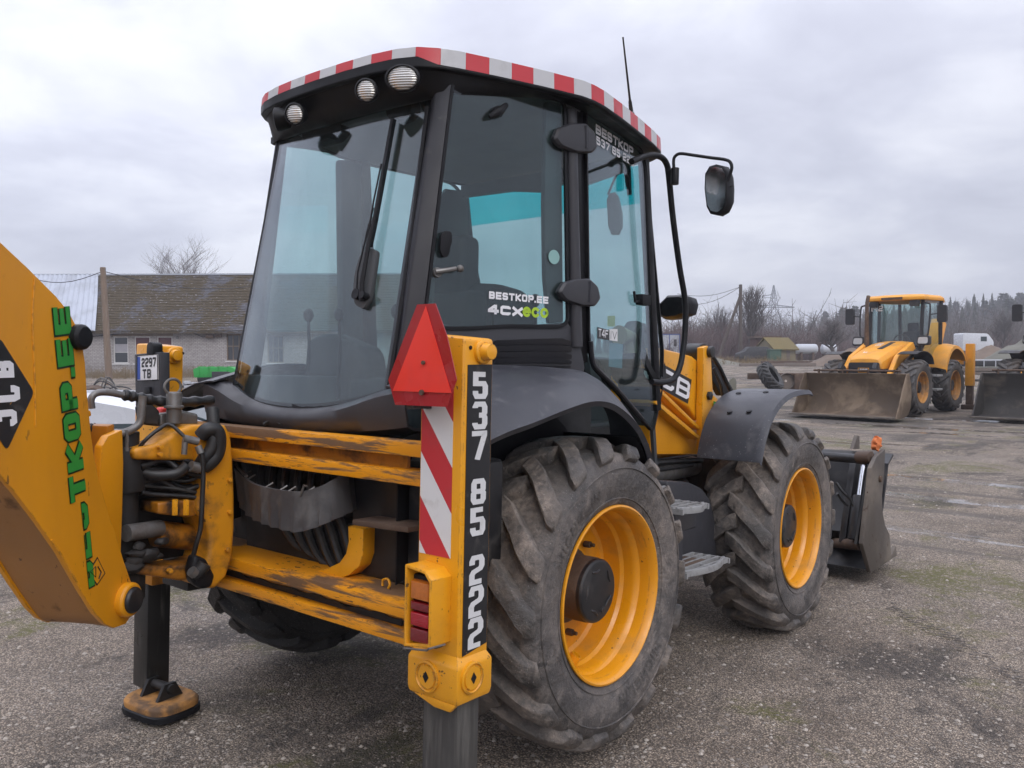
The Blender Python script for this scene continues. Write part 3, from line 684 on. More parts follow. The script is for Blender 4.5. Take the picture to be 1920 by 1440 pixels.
for (za, zb), mm in zip(zip(lz, lz[1:]), ('tail_amber','tail_dark','tail_red','tail_dark')):
    mb = MB(); n = 10; rg = []
    for k in range(5):
        u = k/4; g = .014*math.sin(u*math.pi/2)
        rg.append([V(x, -1.082-.026*math.sin(u*math.pi/2), z) for x, z in ((lx0+.012*u,zb+.002+.004*u),(lx1-.012*u,zb+.002+.004*u),(lx1-.012*u,za-.002-.004*u),(lx0+.012*u,za-.002-.004*u))])
    mb.rings(rg); mb.done('tail_lamp', M[mm], BOXL, bevel=.004)
mb = MB(); mb.box((lx0-.006,-1.084,lz[-1]-.012),(lx1+.006,-1.046,lz[0]+.012)); mb.done('lamp_base', M['black'], BOXL, bevel=.006)
mb = MB(); mb.tube([(bx0+.005,by0-.004,bz0-.004),(bx1-.01,by0-.004,bz0+.012),(bx1+.004,by0-.01,bz0+.022),(bx1+.008,by0+.06,bz0+.02)], .0035, 6); mb.done('wire', M['steel'], BOXL)
# inner legs and feet
def leg(x0, x1, y0, y1, zt, zb, foot):
    mb = MB(); mb.box((x0,y0,zb),(x1,y1,zt)); l = mb.done('stabiliser_leg', M['legsteel'], LO, bevel=.012, seg=2)
    return l
leg(.990,1.150,-1.0,-.888,.0,-.70,None)
gz = lambda y: -HUB/math.cos(TILT)+y*math.tan(TILT)
def foot(cx, cy, w, d, rot=0.0):
    z0 = gz(cy)+.004; rz = Matrix.Translation((cx, cy, z0)) @ Matrix.Rotation(TILT, 4, 'X') @ Matrix.Rotation(rot, 4, 'Z')
    def rr(w, d, z, c=.11): return [rz @ p for p in roundpoly([V(-w/2,-d/2,z),V(w/2,-d/2,z),V(w/2,d/2,z),V(-w/2,d/2,z)], c, 5)]
    mb = MB(); mb.rings([rr(w-.02,d-.02,.0), rr(w,d,.006), rr(w,d,.032), rr(w-.012,d-.012,.038)]); F = mb.done('foot_pad', M['black'], LO)
    mb = MB(); mb.rings([rr(w-.012,d-.012,.036), rr(w-.01,d-.01,.064), rr(w-.035,d-.035,.078,.10)]); mb.done('foot_plate', pbr('worn_foot_paint', (.46,.22,.06), .75, var=.25, vscale=6, dirt=(.095,.062,.042), dscale=4.2, dlo=.46, dhi=.62, damt=.92, bumps=.4, bscale=60), F, bevel=.004)
    mb = MB()
    for s in (-1, 1): mb.prism([rz @ V(s*.055,-.07,.076), rz @ V(s*.055,.07,.076), rz @ V(s*.055,.03,.15), rz @ V(s*.055,-.03,.15)], (rz.to_3x3() @ V(.018*s,0,0)))
    mb.cyl(rz @ V(-.09,0,.125), rz @ V(.09,0,.125), .022, 12); mb.done('foot_pivot', M['darkvoid'], F)
    return F
foot(1.07,-.945,.36,.26)
# left-hand post, leg and foot
LX1 = -.915; LX0 = -1.135; LY0, LY1 = -.952, -.815
POSTL = post(-1, LX0, LX1, LY0, LY1, 1.045)
mb = MB(); mb.box((LX0-.012,LY0-.02,-.14),(LX1+.018,LY1+.012,-.03)); mb.done('post_collar', M['yellow_grease'], LO, bevel=.012)
LEGL = leg(-1.085,-.945,-.965,-.845,.0,gz(-.9)+.088,None); LEGL.data.materials[0] = pbr('oily_leg_steel', (.030,.029,.028), .38, .3, var=.3, vscale=3, dirt=(.15,.145,.13), dscale=3.0, dlo=.52, dhi=.72, damt=.7, stretch=(9,9,.7))
cf = mz(303,1322,gz(-.9)+.03); foot(cf.x, cf.y, .355, .275, R(6))
# number plate on its holder
py_ = LY0-.055
hold = [my(252,664,py_), my(300,660,py_), my(300,752,py_), my(296,758,py_), my(254,762,py_)]
mb = MB(); mb.prism(hold, (0,.05,0)); HOLD = mb.done('plate_holder', M['plastic'], LO, bevel=.006)
pp = [my(259,667,py_), my(297,664,py_), my(298,712,py_), my(259,714,py_)]
mb = MB(); mb.prism([q+V(0,-.004,0) for q in pp], (0,.003,0)); mb.done('number_plate', M['decalwhite'], HOLD, bevel=.0008)
w_ = (pp[1]-pp[0]).length; h_ = (pp[0]-pp[3]).length
mb = MB(); mb.prism([pp[3]+V(.004,-.0055,.05*h_), pp[3]+V(.15*w_,-.0055,.05*h_), pp[0]+V(.15*w_,-.0055,-.05*h_), pp[0]+V(.004,-.0055,-.05*h_)], (0,.001,0)); mb.done('blue_band', pbr('plate_blue', (.02,.07,.36), .4), HOLD)
mb = MB(); e_ = .004
fr = [pp[0]+V(0,-.0055,0), pp[1]+V(0,-.0055,0), pp[2]+V(0,-.0055,0), pp[3]+V(0,-.0055,0)]
mb.tube(fr+[fr[0]], .0022, 4); mb.done('plate_frame', M['black'], HOLD)
text('2297', pp[3]+V(.22*w_,-.006,h_*.54), pp[1]-pp[0], (0,0,1), h_*.36, w_*.155, .009, M['stickerblack'], HOLD, 'plate_number', gap=w_*.03)
text('TB', pp[3]+V(.28*w_,-.006,h_*.10), pp[1]-pp[0], (0,0,1), h_*.36, w_*.18, .009, M['stickerblack'], HOLD, 'plate_number', gap=w_*.05)
mb = MB(); c = my(281,652,py_-.01); mb.prism(roundpoly([c+V(-.035,0,-.03),c+V(.03,0,-.035),c+V(.03,0,.015),c+V(.005,0,.03),c+V(-.03,0,.02)], .012), (0,.05,0)); mb.done('plate_lamp', M['black'], HOLD, bevel=.006)
mb = MB(); c = my(278,733,py_-.002); mb.box(c+V(-.02,-.012,-.02), c+V(.03,.0,.02)); mb.done('latch', M['black'], HOLD, bevel=.004)

# ---------- warning triangle on the right-hand post
ty = -1.115
def tp(px, py, dy=0.0): return my(px, py, ty+dy)
outer = [(782,571),(816,569),(838,630),(856,712),(853,720),(838,763),(741,759),(728,712),(755,640)]
apex, bl, br_ = (798,574), (736,733), (846,737)
mb = MB(); mb.prism([tp(*p) for p in outer], (0,.003,0)); TRI = mb.done('warning_triangle', M['signdark'], LO)
mb = MB(); mb.prism([tp(*p, -.0035) for p in (apex, br_, bl)], (0,.002,0)); mb.done('triangle_centre', M['signred'], TRI)
for a, b in (((795,680),.0065),((792,736),.009)):
    mb = MB(); c = tp(*a, -.004); mb.cyl(c, c+V(0,-.008,0), b, 8); mb.done('bolt', M['rust'], TRI)
for zq in (.80, 1.0): mb = MB(); mb.box((1.0,ty+.004,zq),(1.03,PY0+.002,zq+.03)); mb.done('triangle_bracket', M['blacksteel'], TRI)

# ---------- king post carriage
def slab(px, X, dx, name, mat, parent=LO, bevel=.012, seg=3, plane=None):
    mb = MB()
    mb.prism([mx(a, b, X) for a, b in px], (dx,0,0)); return mb.done(name, mat, parent, bevel=bevel, seg=seg, ang=50)
KX = -.20
KP = slab([(396,800),(424,797),(434,815),(438,860),(441,930),(441,990),(437,1045),(425,1082),(405,1104),(384,1104),(372,1092),(384,1066),(392,1035),(392,1002),(384,976),(371,963),(371,941),(381,916),(381,884),(368,864),(372,826)], KX, -.20, 'king_post', M['yellow_king'], bevel=.022, seg=4)
slab([(250,842),(292,832),(318,818),(334,806),(362,797),(428,797),(400,866),(345,864),(252,862)], KX-.03, -.15, 'king_post_arm', M['yellow_king'], KP, bevel=.028, seg=4)
slab([(296,943),(322,940),(384,936),(384,966),(352,970),(296,964)], KX-.03, -.15, 'king_post_arm', M['yellow_grease'], KP, bevel=.01)
slab([(246,1052),(300,1062),(350,1058),(392,1046),(388,1082),(340,1090),(252,1076)], KX-.03, -.15, 'king_post_arm', M['yellow_grease'], KP, bevel=.02)
for px in (328, 349):
    mb = MB(); c = mx(px, 950, KX-.028); mb.cyl(c+V(0,0,-.035), c+V(0,0,.03), .013, 6); mb.done('bolt', M['yellow'], KP, bevel=.002)
mb = MB(); mb.box((KX-.42,-1.07,-.06),(KX-.20,-.95,.66)); mb.box((-.42,-1.35,.10),(-.40,-.95,.58)); mb.done('carriage_plate', M['darkvoid'], LO, bevel=.01)
HX, HY = -.345, -1.385
mb = MB(); mb.cyl((HX,HY,-.02),(HX,HY,.66),.055,20); mb.cyl((HX,HY,.42),(HX,HY,.60),.085,24); mb.cyl((HX,HY,-.02),(HX,HY,.12),.085,24); mb.done('hinge_pin', M['darkvoid'], LO, bevel=.006)
mb = MB(); a, b = mx(236,1000,-.26), mx(300,990,-.30); mb.cyl(a, b, .034, 18); mb.done('slew_ram_rod', M['steel'], LO)
mb = MB(); mb.cyl(mx(290,1000,-.34), mx(380,1010,-.34), .055, 20); mb.done('slew_ram', M['yellow_grease'], LO, bevel=.01)
# clotted grease lumps round the hinge
rnd = random.Random(11)
for k in range(9):
    mb = MB(); c = mx(rnd.uniform(246,318), rnd.uniform(1012,1062), -.24); mb.sphere(c, rnd.uniform(.018,.036), 10, 7, (1,1.3,.7))
    for q in mb.bm.verts: q.co += V(*(mnoise.noise_vector(q.co*28)*.012))
    mb.done('grease_clot', M['darkvoid'], LO)

# ---------- boom, slewed towards the right-hand side
SL = R(-28)
BH = V(-math.sin(SL), -math.cos(SL), 0); BN = V(math.cos(SL), -math.sin(SL), 0)
BC = V(HX, HY, 0); BW = .30; BP0 = BC+BN*.135
BPL = (np.array(BP0), np.array(BN))
def bp(px, py, off=0.0): return mp(px, py, BPL)+BN*off
def bl_(a, z, off=0.0): return V(BP0.x, BP0.y, 0)+BH*a+V(0,0,z)+BN*off
front = [(250,1150),(252,1118),(246,1090),(232,1050),(217,1000),(205,968),(196,935),(186,900),(178,860),(172,820),(168,780),(163,730),(160,680),(154,640),(143,610),(128,583),(106,556),(80,530),(50,500),(20,472),(0,453)]
rear = [(0,890),(30,925),(70,978),(110,1035),(150,1105),(178,1150),(196,1170),(214,1178),(236,1170)]
off = [bl_(1.35,1.72), bl_(1.75,2.25), bl_(2.10,2.05), bl_(1.55,1.28)]
BPOLY = [bp(*p) for p in front]+off+[bp(*p) for p in rear]
mb = MB(); mb.prism(BPOLY, -BN*.022); BOOM = mb.done('boom', M['yellow_boom'], LO, bevel=.005, seg=2)
mb = MB(); mb.prism([p-BN*(BW-.022) for p in BPOLY], -BN*.022); mb.done('boom_side_plate', M['yellow_boom'], BOOM, bevel=.005)
RE = [bl_(2.10,2.05), bl_(1.55,1.28)]+[bp(*p) for p in rear]
mb = MB(); RI = []
for i, p in enumerate(RE):
    t = (RE[min(i+1, len(RE)-1)]-RE[max(i-1, 0)]).normalized(); n = t.cross(BN); 
    if n.dot(V(0,0,1)*.7-BH*.7) < 0: n = -n
    RI.append(p+n*(.022 if i < len(RE)-3 else .016))
RI = catmull(RI, 3)
mb.grid([[p-BN*.021 for p in RI], [p-BN*.10+V(0,0,.004) for p in RI], [p-BN*.2+V(0,0,.003) for p in RI], [p-BN*(BW-.021) for p in RI]])
mb.done('boom_rear_plate', M['scuffed'], BOOM, solid=-.012, ang=60)
FE = [bp(*p) for p in front]+[bl_(1.35,1.72), bl_(1.75,2.25)]
mb = MB(); FI = []
for i, p in enumerate(FE):
    t = (FE[min(i+1, len(FE)-1)]-FE[max(i-1, 0)]).normalized(); n = t.cross(BN)
    if n.dot(-V(0,0,1)*.5+BH) < 0: n = -n
    FI.append(p+n*.02)
mb.grid([[p-BN*.021 for p in FI[6:]], [p-BN*(BW-.021) for p in FI[6:]]]); mb.done('boom_front_plate', M['yellow_boom'], BOOM, solid=.012, ang=60)
c = bp(236,1124); mb = MB(); mb.lathe([(.066,-.03),(.066,.022),(.058,.030),(.048,.030)], c, BN, 28); mb.done('pivot_boss', M['yellow_boom'], BOOM, bevel=.002)
mb = MB(); mb.lathe([(.050,.0),(.050,.036),(.043,.046),(.0005,.047)], c, BN, 28); mb.cyl(c-BN*BW, c, .046, 20); mb.done('pivot_pin', M['blacksteel'], BOOM, bevel=.003)
c = bp(146,632); mb = MB(); mb.lathe([(.045,-.02),(.045,.020),(.036,.032),(.0005,.033)], c, BN, 24); mb.done('pin', M['black'], BOOM, bevel=.003)
mb = MB(); mb.cyl(bp(12,470)-BN*.15, bp(-30,330)-BN*.15, .038, 16); mb.done('ram', M['blacksteel'], BOOM)
# swing casting between the king post and the boom foot
def bslab(px, off_, th, name, mat, bevel=.008):
    mb = MB(); mb.prism([bp(a, b, off_) for a, b in px], -BN*th); return mb.done(name, mat, BOOM, bevel=bevel, seg=2, ang=50)
bslab([(214,838),(226,818),(252,806),(254,870),(252,960),(249,1040),(247,1092),(228,1042),(212,985),(204,958),(209,900)], -.05, .035, 'swing_casting', M['yellow_boom'])
bslab([(240,800),(254,796),(256,1000),(250,1090),(243,1090)], -.09, .12, 'swing_casting', M['yellow_grease'])
bslab([(165,766),(248,772),(250,782),(240,787),(166,783)], -.18, .14, 'cross_plate', M['yellow_boom'], .006)
bslab([(168,805),(240,806),(244,836),(172,838)], -.2, .03, 'cross_plate', M['yellow_boom'], .004)
# stickers on the boom
o_ = bp(176,1096,.0018); top_ = bp(128,574,.0018); u_ = (top_-o_); Lb = u_.length; u_.normalize(); v_ = V(0,0,1)-u_*u_.z; v_ = BN.cross(u_); 
hgt = (bp(93,577)-bp(125,577)).length*.98
gp = .016; st = .0195; ws = (Lb-gp*9)/(9+.28)
def boomtext(mat, name, grow, off_, clipped):
    s = 'BESTKOP.EE'; keep = [0,1,2] if clipped else list(range(3,10))
    t = text(s, o_+BN*off_, u_, v_, hgt, ws, st, mat, BOOM, name, gap=gp, grow=grow, sx=1.7, skip=[i for i in range(10) if i not in keep])
    if clipped:
        bm = bmesh.new(); bm.from_mesh(t.data)
        for (a, b) in (((150,940),(161,1055)),):
            A, B = bp(*a), bp(*b); n = (B-A).cross(BN)
            if n.dot(v_) < 0: n = -n
            bmesh.ops.bisect_plane(bm, geom=bm.verts[:]+bm.edges[:]+bm.faces[:], plane_co=A, plane_no=n, clear_outer=True)
        bm.to_mesh(t.data); bm.free()
for cl in (False, True):
    boomtext(M['darkgreen'], 'lettering_outline', .008, .0, cl); boomtext(M['green'], 'lettering', 0.0, .0016, cl)
dm = [(63,735),(12,845),(-53,742),(-2,632)]
mb = MB(); D4 = [bp(*p, .001) for p in dm]; mb.prism(roundpoly(D4, .018, 3), BN*.0015); mb.done('emblem', M['stickerblack'], BOOM)
# emblem letters lie along the long axis, leaning with the diamond
cu = (D4[3]-D4[1]).normalized(); cv = (D4[2]-D4[0]).normalized(); cc = (D4[0]+D4[2])*.5; Ld = (D4[3]-D4[1]).length; Wd = (D4[2]-D4[0]).length
cwid = Ld*.20; hh = Wd*.56
for ch, k in (('J',-1),('C',0),('B',1)):
    mb = MB()
    for gi, pl_ in enumerate(GL[ch]):
        pts = [((k*(cwid+Ld*.015))+(p[0]-.5)*(cwid-.04), (p[1]-.5)*(hh-.04)*(1.0 if k == 0 else .62)) for p in pl_]
        ribbon(mb, pts, .022, cc, cu, cv, BN, .0030+.0003*gi)
    mb.done('emblem_letter', M['decalwhite'], BOOM, weld=False, flat=True)
wd = [(164,1072),(182,1044),(197,1075),(181,1098)]
mb = MB(); mb.prism([bp(*p, .0008) for p in wd], BN*.001); mb.done('warning_sticker', M['darkvoid'], BOOM)
cw_ = sum((bp(*p) for p in wd), V(0,0,0))/4
mb = MB(); mb.prism([cw_.lerp(bp(*p), .86)+BN*.0022 for p in wd], BN*.0005); mb.done('warning_sticker_face', M['yellow_boom'], BOOM)
mb = MB()
tri = [bp(168,1072,.003), bp(178,1062,.003), bp(178,1082,.003)]; mb.tube(tri+[tri[0]], .0022, 4)
mb.tube([bp(182,1062,.003), bp(188,1072,.003), bp(184,1085,.003)], .003, 4); mb.done('warning_symbol', M['black'], BOOM)

# ---------- hydraulic pipes and hoses
def pipe(name, pts, r, mat, n=10, k=6, parent=LO, wrap=0):
    P = [mx(a, b, X) for a, b, X in pts]; mb = MB(); P = catmull(P, k)
    rr = [r*(1+(wrap*math.sin(i*1.35)+wrap*.5*math.sin(i*.63) if wrap else 0)) for i in range(len(P))]
    mb.tube(P, rr, n); return mb.done(name, mat, parent, ang=60)
pipe('pipe', [(172,766,-.34),(171,748,-.34),(182,737,-.34),(205,736,-.34),(236,742,-.34)], .014, M['steel'])
pipe('hose', [(232,740,-.34),(262,746,-.34),(300,752,-.34),(345,754,-.34),(398,750,-.36)], .021, M['hose'], 12, 10, wrap=.14)
pipe('pipe', [(268,742,-.28),(266,764,-.28),(262,792,-.28),(246,806,-.28),(222,816,-.28),(210,836,-.28),(206,862,-.28)], .016, M['steel'])
pipe('pipe_fitting', [(207,862,-.28),(204,882,-.28)], .023, M['steel'], 6, 1)
pipe('pipe_fitting', [(204,884,-.28),(199,905,-.28)], .026, M['steel'], 14, 1)
pipe('hose', [(200,903,-.28),(195,930,-.29),(190,965,-.31),(196,1010,-.33)], .023, M['hose'])
pipe('pipe_clip', [(236,806,-.27),(238,822,-.27),(238,846,-.27)], .008, M['steel'], 6)
pipe('hose', [(398,766,-.20),(400,790,-.18),(401,815,-.17),(396,842,-.17),(380,862,-.19),(372,876,-.22)], .026, M['hose'])
pipe('hose', [(376,818,-.19),(388,806,-.17),(404,806,-.16),(411,822,-.16),(408,848,-.17),(396,866,-.18),(382,876,-.2)], .030, M['hose'])
pipe('cable', [(371,842,-.17),(379,856,-.16),(381,890,-.16),(379,940,-.16),(376,990,-.16),(368,1020,-.17),(362,1044,-.19)], .010, M['hose'], 8)
pipe('cable', [(262,838,-.26),(276,822,-.24),(296,806,-.24),(318,796,-.24),(345,818,-.19),(352,824,-.18)], .008, M['hose'], 8)
pipe('pipe_fitting', [(344,822,-.18),(372,828,-.165)], .016, M['steel'], 8, 1); pipe('pipe_fitting', [(371,836,-.17),(377,850,-.16)], .015, M['steel'], 8, 1); pipe('pipe_fitting', [(347,826,-.18),(345,852,-.18)], .012, M['steel'], 8, 1)
pipe('hose', [(352,872,-.20),(330,888,-.22),(290,890,-.26),(262,884,-.3)], .024, M['hose']); pipe('pipe_fitting', [(357,874,-.18),(374,878,-.18)], .022, M['steel'], 12, 1)
pipe('hose', [(166,800,-.3),(180,812,-.3),(190,830,-.3),(186,856,-.3)], .018, M['hose'])
pipe('hose_end', [(384,1056,-.16),(372,1072,-.17),(362,1078,-.18)], .030, M['hose'], 10, 3); pipe('pipe_fitting', [(366,1076,-.16),(358,1070,-.16)], .022, M['steel'], 8, 1)
slab([(366,1040),(388,1048),(405,1080),(398,1102),(380,1106),(362,1094),(358,1070)], -.165, -.06, 'dust_boot', M['black'], bevel=.02)
slab([(180,792),(212,830),(222,980),(214,1000),(190,900),(172,850)], -.42, -.03, 'hose_bundle', M['hose'], bevel=.01)
# valve tower with a split ring
mb = MB(); c = mx(326,775,-.30); mb.lathe([(.030,-.04),(.030,.02),(.040,.022),(.040,.032),(.032,.034),(.032,.085),(.026,.09),(.0005,.09)], c, (0,0,1), 20); mb.done('valve', M['steel'], LO, bevel=.002)
mb = MB(); c = mx(324,725,-.30); mb.tube([c+V(0,.036*math.cos(a),.032*math.sin(a)) for a in [i*math.pi/9 for i in range(-3,14)]], .006, 8); mb.done('split_ring', M['steel'], LO)
slab([(262,762),(284,756),(300,770),(300,800),(268,796)], -.33, -.05, 'valve_block', M['darkvoid']); slab([(300,776),(345,770),(372,776),(372,797),(300,800)], -.34, -.06, 'valve_block', M['steel'])
slab([(303,764),(318,764),(316,792),(303,792)], -.40, -.05, 'red_cap', M['signred'])

# a tangle of thin hoses behind the casting
rnd = random.Random(41)
for k in range(14):
    y0 = rnd.uniform(868,925); X0 = rnd.uniform(-.38,-.26)
    pipe('hose', [(rnd.uniform(252,268), y0, X0), (rnd.uniform(290,310), y0+rnd.uniform(-14,16), X0), (rnd.uniform(335,350), y0+rnd.uniform(-12,18), X0+.03), (rnd.uniform(372,388), y0+rnd.uniform(-6,22), X0+.05)], rnd.uniform(.008,.016), M['hose'], 8)
for k in range(8):
    a0 = rnd.uniform(176,200); pipe('hose', [(a0, 806, -.40), (a0+rnd.uniform(-4,8), 850, -.40), (a0+rnd.uniform(2,12), 910, -.39), (a0+rnd.uniform(8,20), 980, -.38)], rnd.uniform(.009,.015), M['hose'], 8)
for (a, b, X) in ((300,838,-.21),(300,852,-.21),(415,830,-.195),(430,900,-.198),(430,960,-.198),(425,1030,-.198),(318,1070,-.215)):
    mb = MB(); c = mx(a, b, X); mb.cyl(c-V(.01,0,0), c+V(.014,0,0), .011, 6); mb.done('bolt', M['yellow_king'], KP, bevel=.002)
for (a, b, c_, d_) in ((445,800,447,1090),):
    pass
# weld seams on the boom
for pts in ([(64,520),(60,600),(64,700),(66,800)], [(150,1105),(128,1062),(96,1012)]):
    mb = MB(); mb.tube(catmull([bp(*p, .001) for p in pts], 6), .0035, 6); mb.done('weld_seam', M['yellow_boom'], BOOM)

# ---------- cab
RG = mplane((.5,-.77,.84),(-.5,-.77,.84),(.5,-.54,2.07))
QG = mplane((.58,-.72,.95),(.80,.14,1.0),(.80,.10,2.1))
DG = mplane((.80,.14,1.0),(.80,.10,2.1),(.66,1.1,1.5))
QN = Vector(QG[1]); QN = QN if QN.x > 0 else -QN
DN = Vector(DG[1]); DN = DN if DN.x > 0 else -DN
RN = Vector(RG[1]); RN = RN if RN.y < 0 else -RN
def mir(p): return V(-p.x, p.y, p.z)
def pane(name, pts, mat, parent=LO, th=.005, r=.03, n=None):
    mb = MB(); P = roundpoly(pts, r, 5); nn = n if n is not None else (P[1]-P[0]).cross(P[5]-P[0]).normalized()
    mb.prism(P, nn*th); return mb.done(name, mat, parent, ang=30)
def frame(name, pts, mat, parent, wid, n, th=.02, r=.03, lift=0.0):
    """a closed flat border just outside a pane's outline"""
    P = roundpoly(pts, r, 5); c = sum(P, V(0,0,0))/len(P); m = len(P); outp = []
    for i, p in enumerate(P):
        t = (P[(i+1) % m]-P[i-1]).normalized(); d = t.cross(n); d = d if d.dot(p-c) > 0 else -d
        outp.append(p+d*wid)
    mb = MB(); a = [p+n*lift for p in P]; b = [p+n*lift for p in outp]
    mb.rings([[p for p in a], [p for p in b], [p+n*th for p in b], [p+n*th for p in a], [p for p in a]], caps=False)
    return mb.done(name, mat, parent, ang=40)
# rear window: bulges slightly
rw = [(537,264),(443,722),(462,738),(500,753),(560,764),(620,761),(680,751),(729,737),(809,190)]
RWP = [mp(a, b, RG) for a, b in rw]
def bulge(p): return p+RN*(.045*(1-(p.x/.54)**2))
def bulged_strip(z, x0, x1, n=14): return [bulge(V(lerp(x0, x1, i/n), -.77+(z-.84)/(2.07-.84)*.23, z)) for i in range(n+1)]
mb = MB(); rows = []
zs = [2.058-.1*i for i in range(13)]
for z in zs:
    t = (2.058-z)/1.22; w = lerp(.515,.53,t)
    rows.append([bulge(V(lerp(-w, w, i/14), -.77+(z-.84)/1.23*.23, z)) for i in range(15)])
low = []
for i in range(15):
    u = i/14*2-1; z = .757+.085*abs(u)**2.2; low.append(bulge(V(.53*u, -.77+(z-.84)/1.23*.23, z)))
rows.append(low); mb.grid(rows); REARW = mb.done('rear_window', M['glass_rear'], LO, solid=-.004, ang=80)
# black border printed round the rear window
edge = [rows[i][0] for i in range(14)]+low[1:]+[rows[i][14] for i in range(12,-1,-1)]
mb = MB(); cc_ = V(0,-.65,1.4); inn = []
for i, p in enumerate(edge):
    a = edge[max(i-1,0)]; b = edge[min(i+1,len(edge)-1)]; t = (b-a).normalized(); d = t.cross(RN); d = d if d.dot(p-cc_) > 0 else -d
    inn.append((p-d*.014, p+d*.016))
mb.grid([[a+RN*.004 for a, b in inn], [b+RN*.004 for a, b in inn], [b-RN*.02 for a, b in inn]]); mb.done('window_seal', M['black'], REARW, ang=60)
# quarter windows and doors, both sides
qp = [(851,157),(1056,192),(1062,602),(1052,609),(950,608),(880,612),(822,612),(797,602),(803,560)]
QP = [mp(a, b, QG) for a, b in qp]
dp = [(1098,208),(1112,208),(1200,283),(1208,302),(1241,660),(1239,730),(1223,806),(1162,738),(1114,686),(1104,640)]
DP = [mp(a, b, DG) for a, b in dp]
QW = pane('quarter_window', QP, M['glass'], LO, .005, .025, -QN)
DOOR = frame('door', DP, M['black'], LO, .012, DN, .022, .03, -.012); 
DWIN = pane('door_window', DP, M['glass'], DOOR, .005, .03, -DN)
frame('window_seal', QP, M['black'], QW, .014, QN, .012, .025, -.006)
QL = [V(-(p.x-.095*min(max((.05-p.y)/.6, 0), 1)), p.y, p.z) for p in QP]; DL = [mir(p) for p in DP]
pane('quarter_window', QL, M['glass'], LO, .005, .025, -mir(QN)); D2 = frame('door', DL, M['black'], LO, .012, mir(DN), .022, .03, -.012); pane('door_window', DL, M['glass'], D2, .005, .03, -mir(DN))
# windscreen with its teal sun strip
WS0, WS1, WZ0, WZ1 = 1.20, .955, .62, 2.10
def ws(x, z): return V(x, lerp(WS0, WS1, (z-WZ0)/(WZ1-WZ0)), z)
WSC = pane('windscreen', [ws(-.62,1.0), ws(.62,1.0), ws(.645,2.09), ws(-.645,2.09)], M['glass'], LO, .005, .04, V(0,-1,0))
mb = MB(); mb.grid([[ws(lerp(-.64,.64,i/8), z)-V(0,.012,0) for i in range(9)] for z in (2.085,1.98,1.885)]); mb.done('sun_strip', M['teal'], WSC)
mb = MB(); mb.prism([ws(-.62,.40), ws(.62,.40), ws(.62,.98), ws(-.62,.98)], (0,.03,0)); mb.done('front_bulkhead', M['interior'], LO)
# pillars
def beam(mb, A, B, u, w, d):
    A, B = Vector(A), Vector(B); t = (B-A).normalized(); u = Vector(u); u = (u-t*u.dot(t)).normalized(); v = t.cross(u)
    mb.hexa([A-u*w-v*d, A+u*w-v*d, A+u*w+v*d, A-u*w+v*d, B-u*w-v*d, B+u*w-v*d, B+u*w+v*d, B-u*w+v*d])
def pillars(s):
    f = (lambda p: p) if s > 0 else mir
    # rear corner pillar, filling the wedge between rear window and quarter window
    a0, a1 = V(.545,-.765,.80), V(.528,-.54,2.07); b0, b1 = V(.592,-.675,1.02), V(.636,-.548,2.12); bm_ = V(.583,-.70,.80)
    mb = MB()
    ring0 = [a0+V(0,-.015,0), V(.575,-.765,.80), V(.60,-.70,.80), V(.56,-.66,.80), V(.53,-.70,.80)]
    ring1 = [V(.540,-.735,1.05), V(.575,-.735,1.06), V(.603,-.66,1.06), V(.56,-.62,1.06), V(.53,-.68,1.06)]
    ring2 = [V(.530,-.555,2.06), V(.572,-.575,2.08), V(.640,-.548,2.11), V(.60,-.50,2.11), V(.53,-.52,2.07)]
    if s < 0: ring0, ring1, ring2 = ([V(.525+(p.x-.53)*.45, p.y+.02, p.z) for p in r] for r in (ring0, ring1, ring2))
    mb.rings([[f(p) for p in r] for r in (ring0, ring1, ring2)]); mb.done('cab_pillar', M['pillar'], LO, bevel=.008)
    mb = MB(); g = [(.548,-.782,.84),(.536,-.66,1.45),(.530,-.575,2.02)]; mb.tube([f(V(*p)) for p in g], .009, 8)
    if s > 0: mb.done('window_rubber', M['black'], LO)
    # B pillar: grey cover and black door gap
    mb = MB(); mb.tube([f(mp(1072,205,QG)-QN*.01), f(mp(1076,400,QG)-QN*.01), f(mp(1082,650,QG)-QN*.01)], [.030,.030,.033], 14); mb.done('cab_pillar', M['plastic'], LO)
    mb = MB(); beam(mb, f(mp(1093,205,DG)-DN*.04), f(mp(1100,680,DG)-DN*.04), (1,0,0), .03, .035); mb.done('cab_pillar', M['black'], LO, bevel=.008)
    # A pillar
    mb = MB(); beam(mb, f(ws(.665,2.12)), f(ws(.648,.74)), (1,0,0), .022, .028); mb.done('cab_pillar', M['black'], LO, bevel=.008)
pillars(1); pillars(-1)
mb = MB(); beam(mb, (-.735,.06,2.12), (-.74,.12,.70), (0,1,0), .075, .03); mb.done('pillar_trim', M['interior'], LO, bevel=.02)
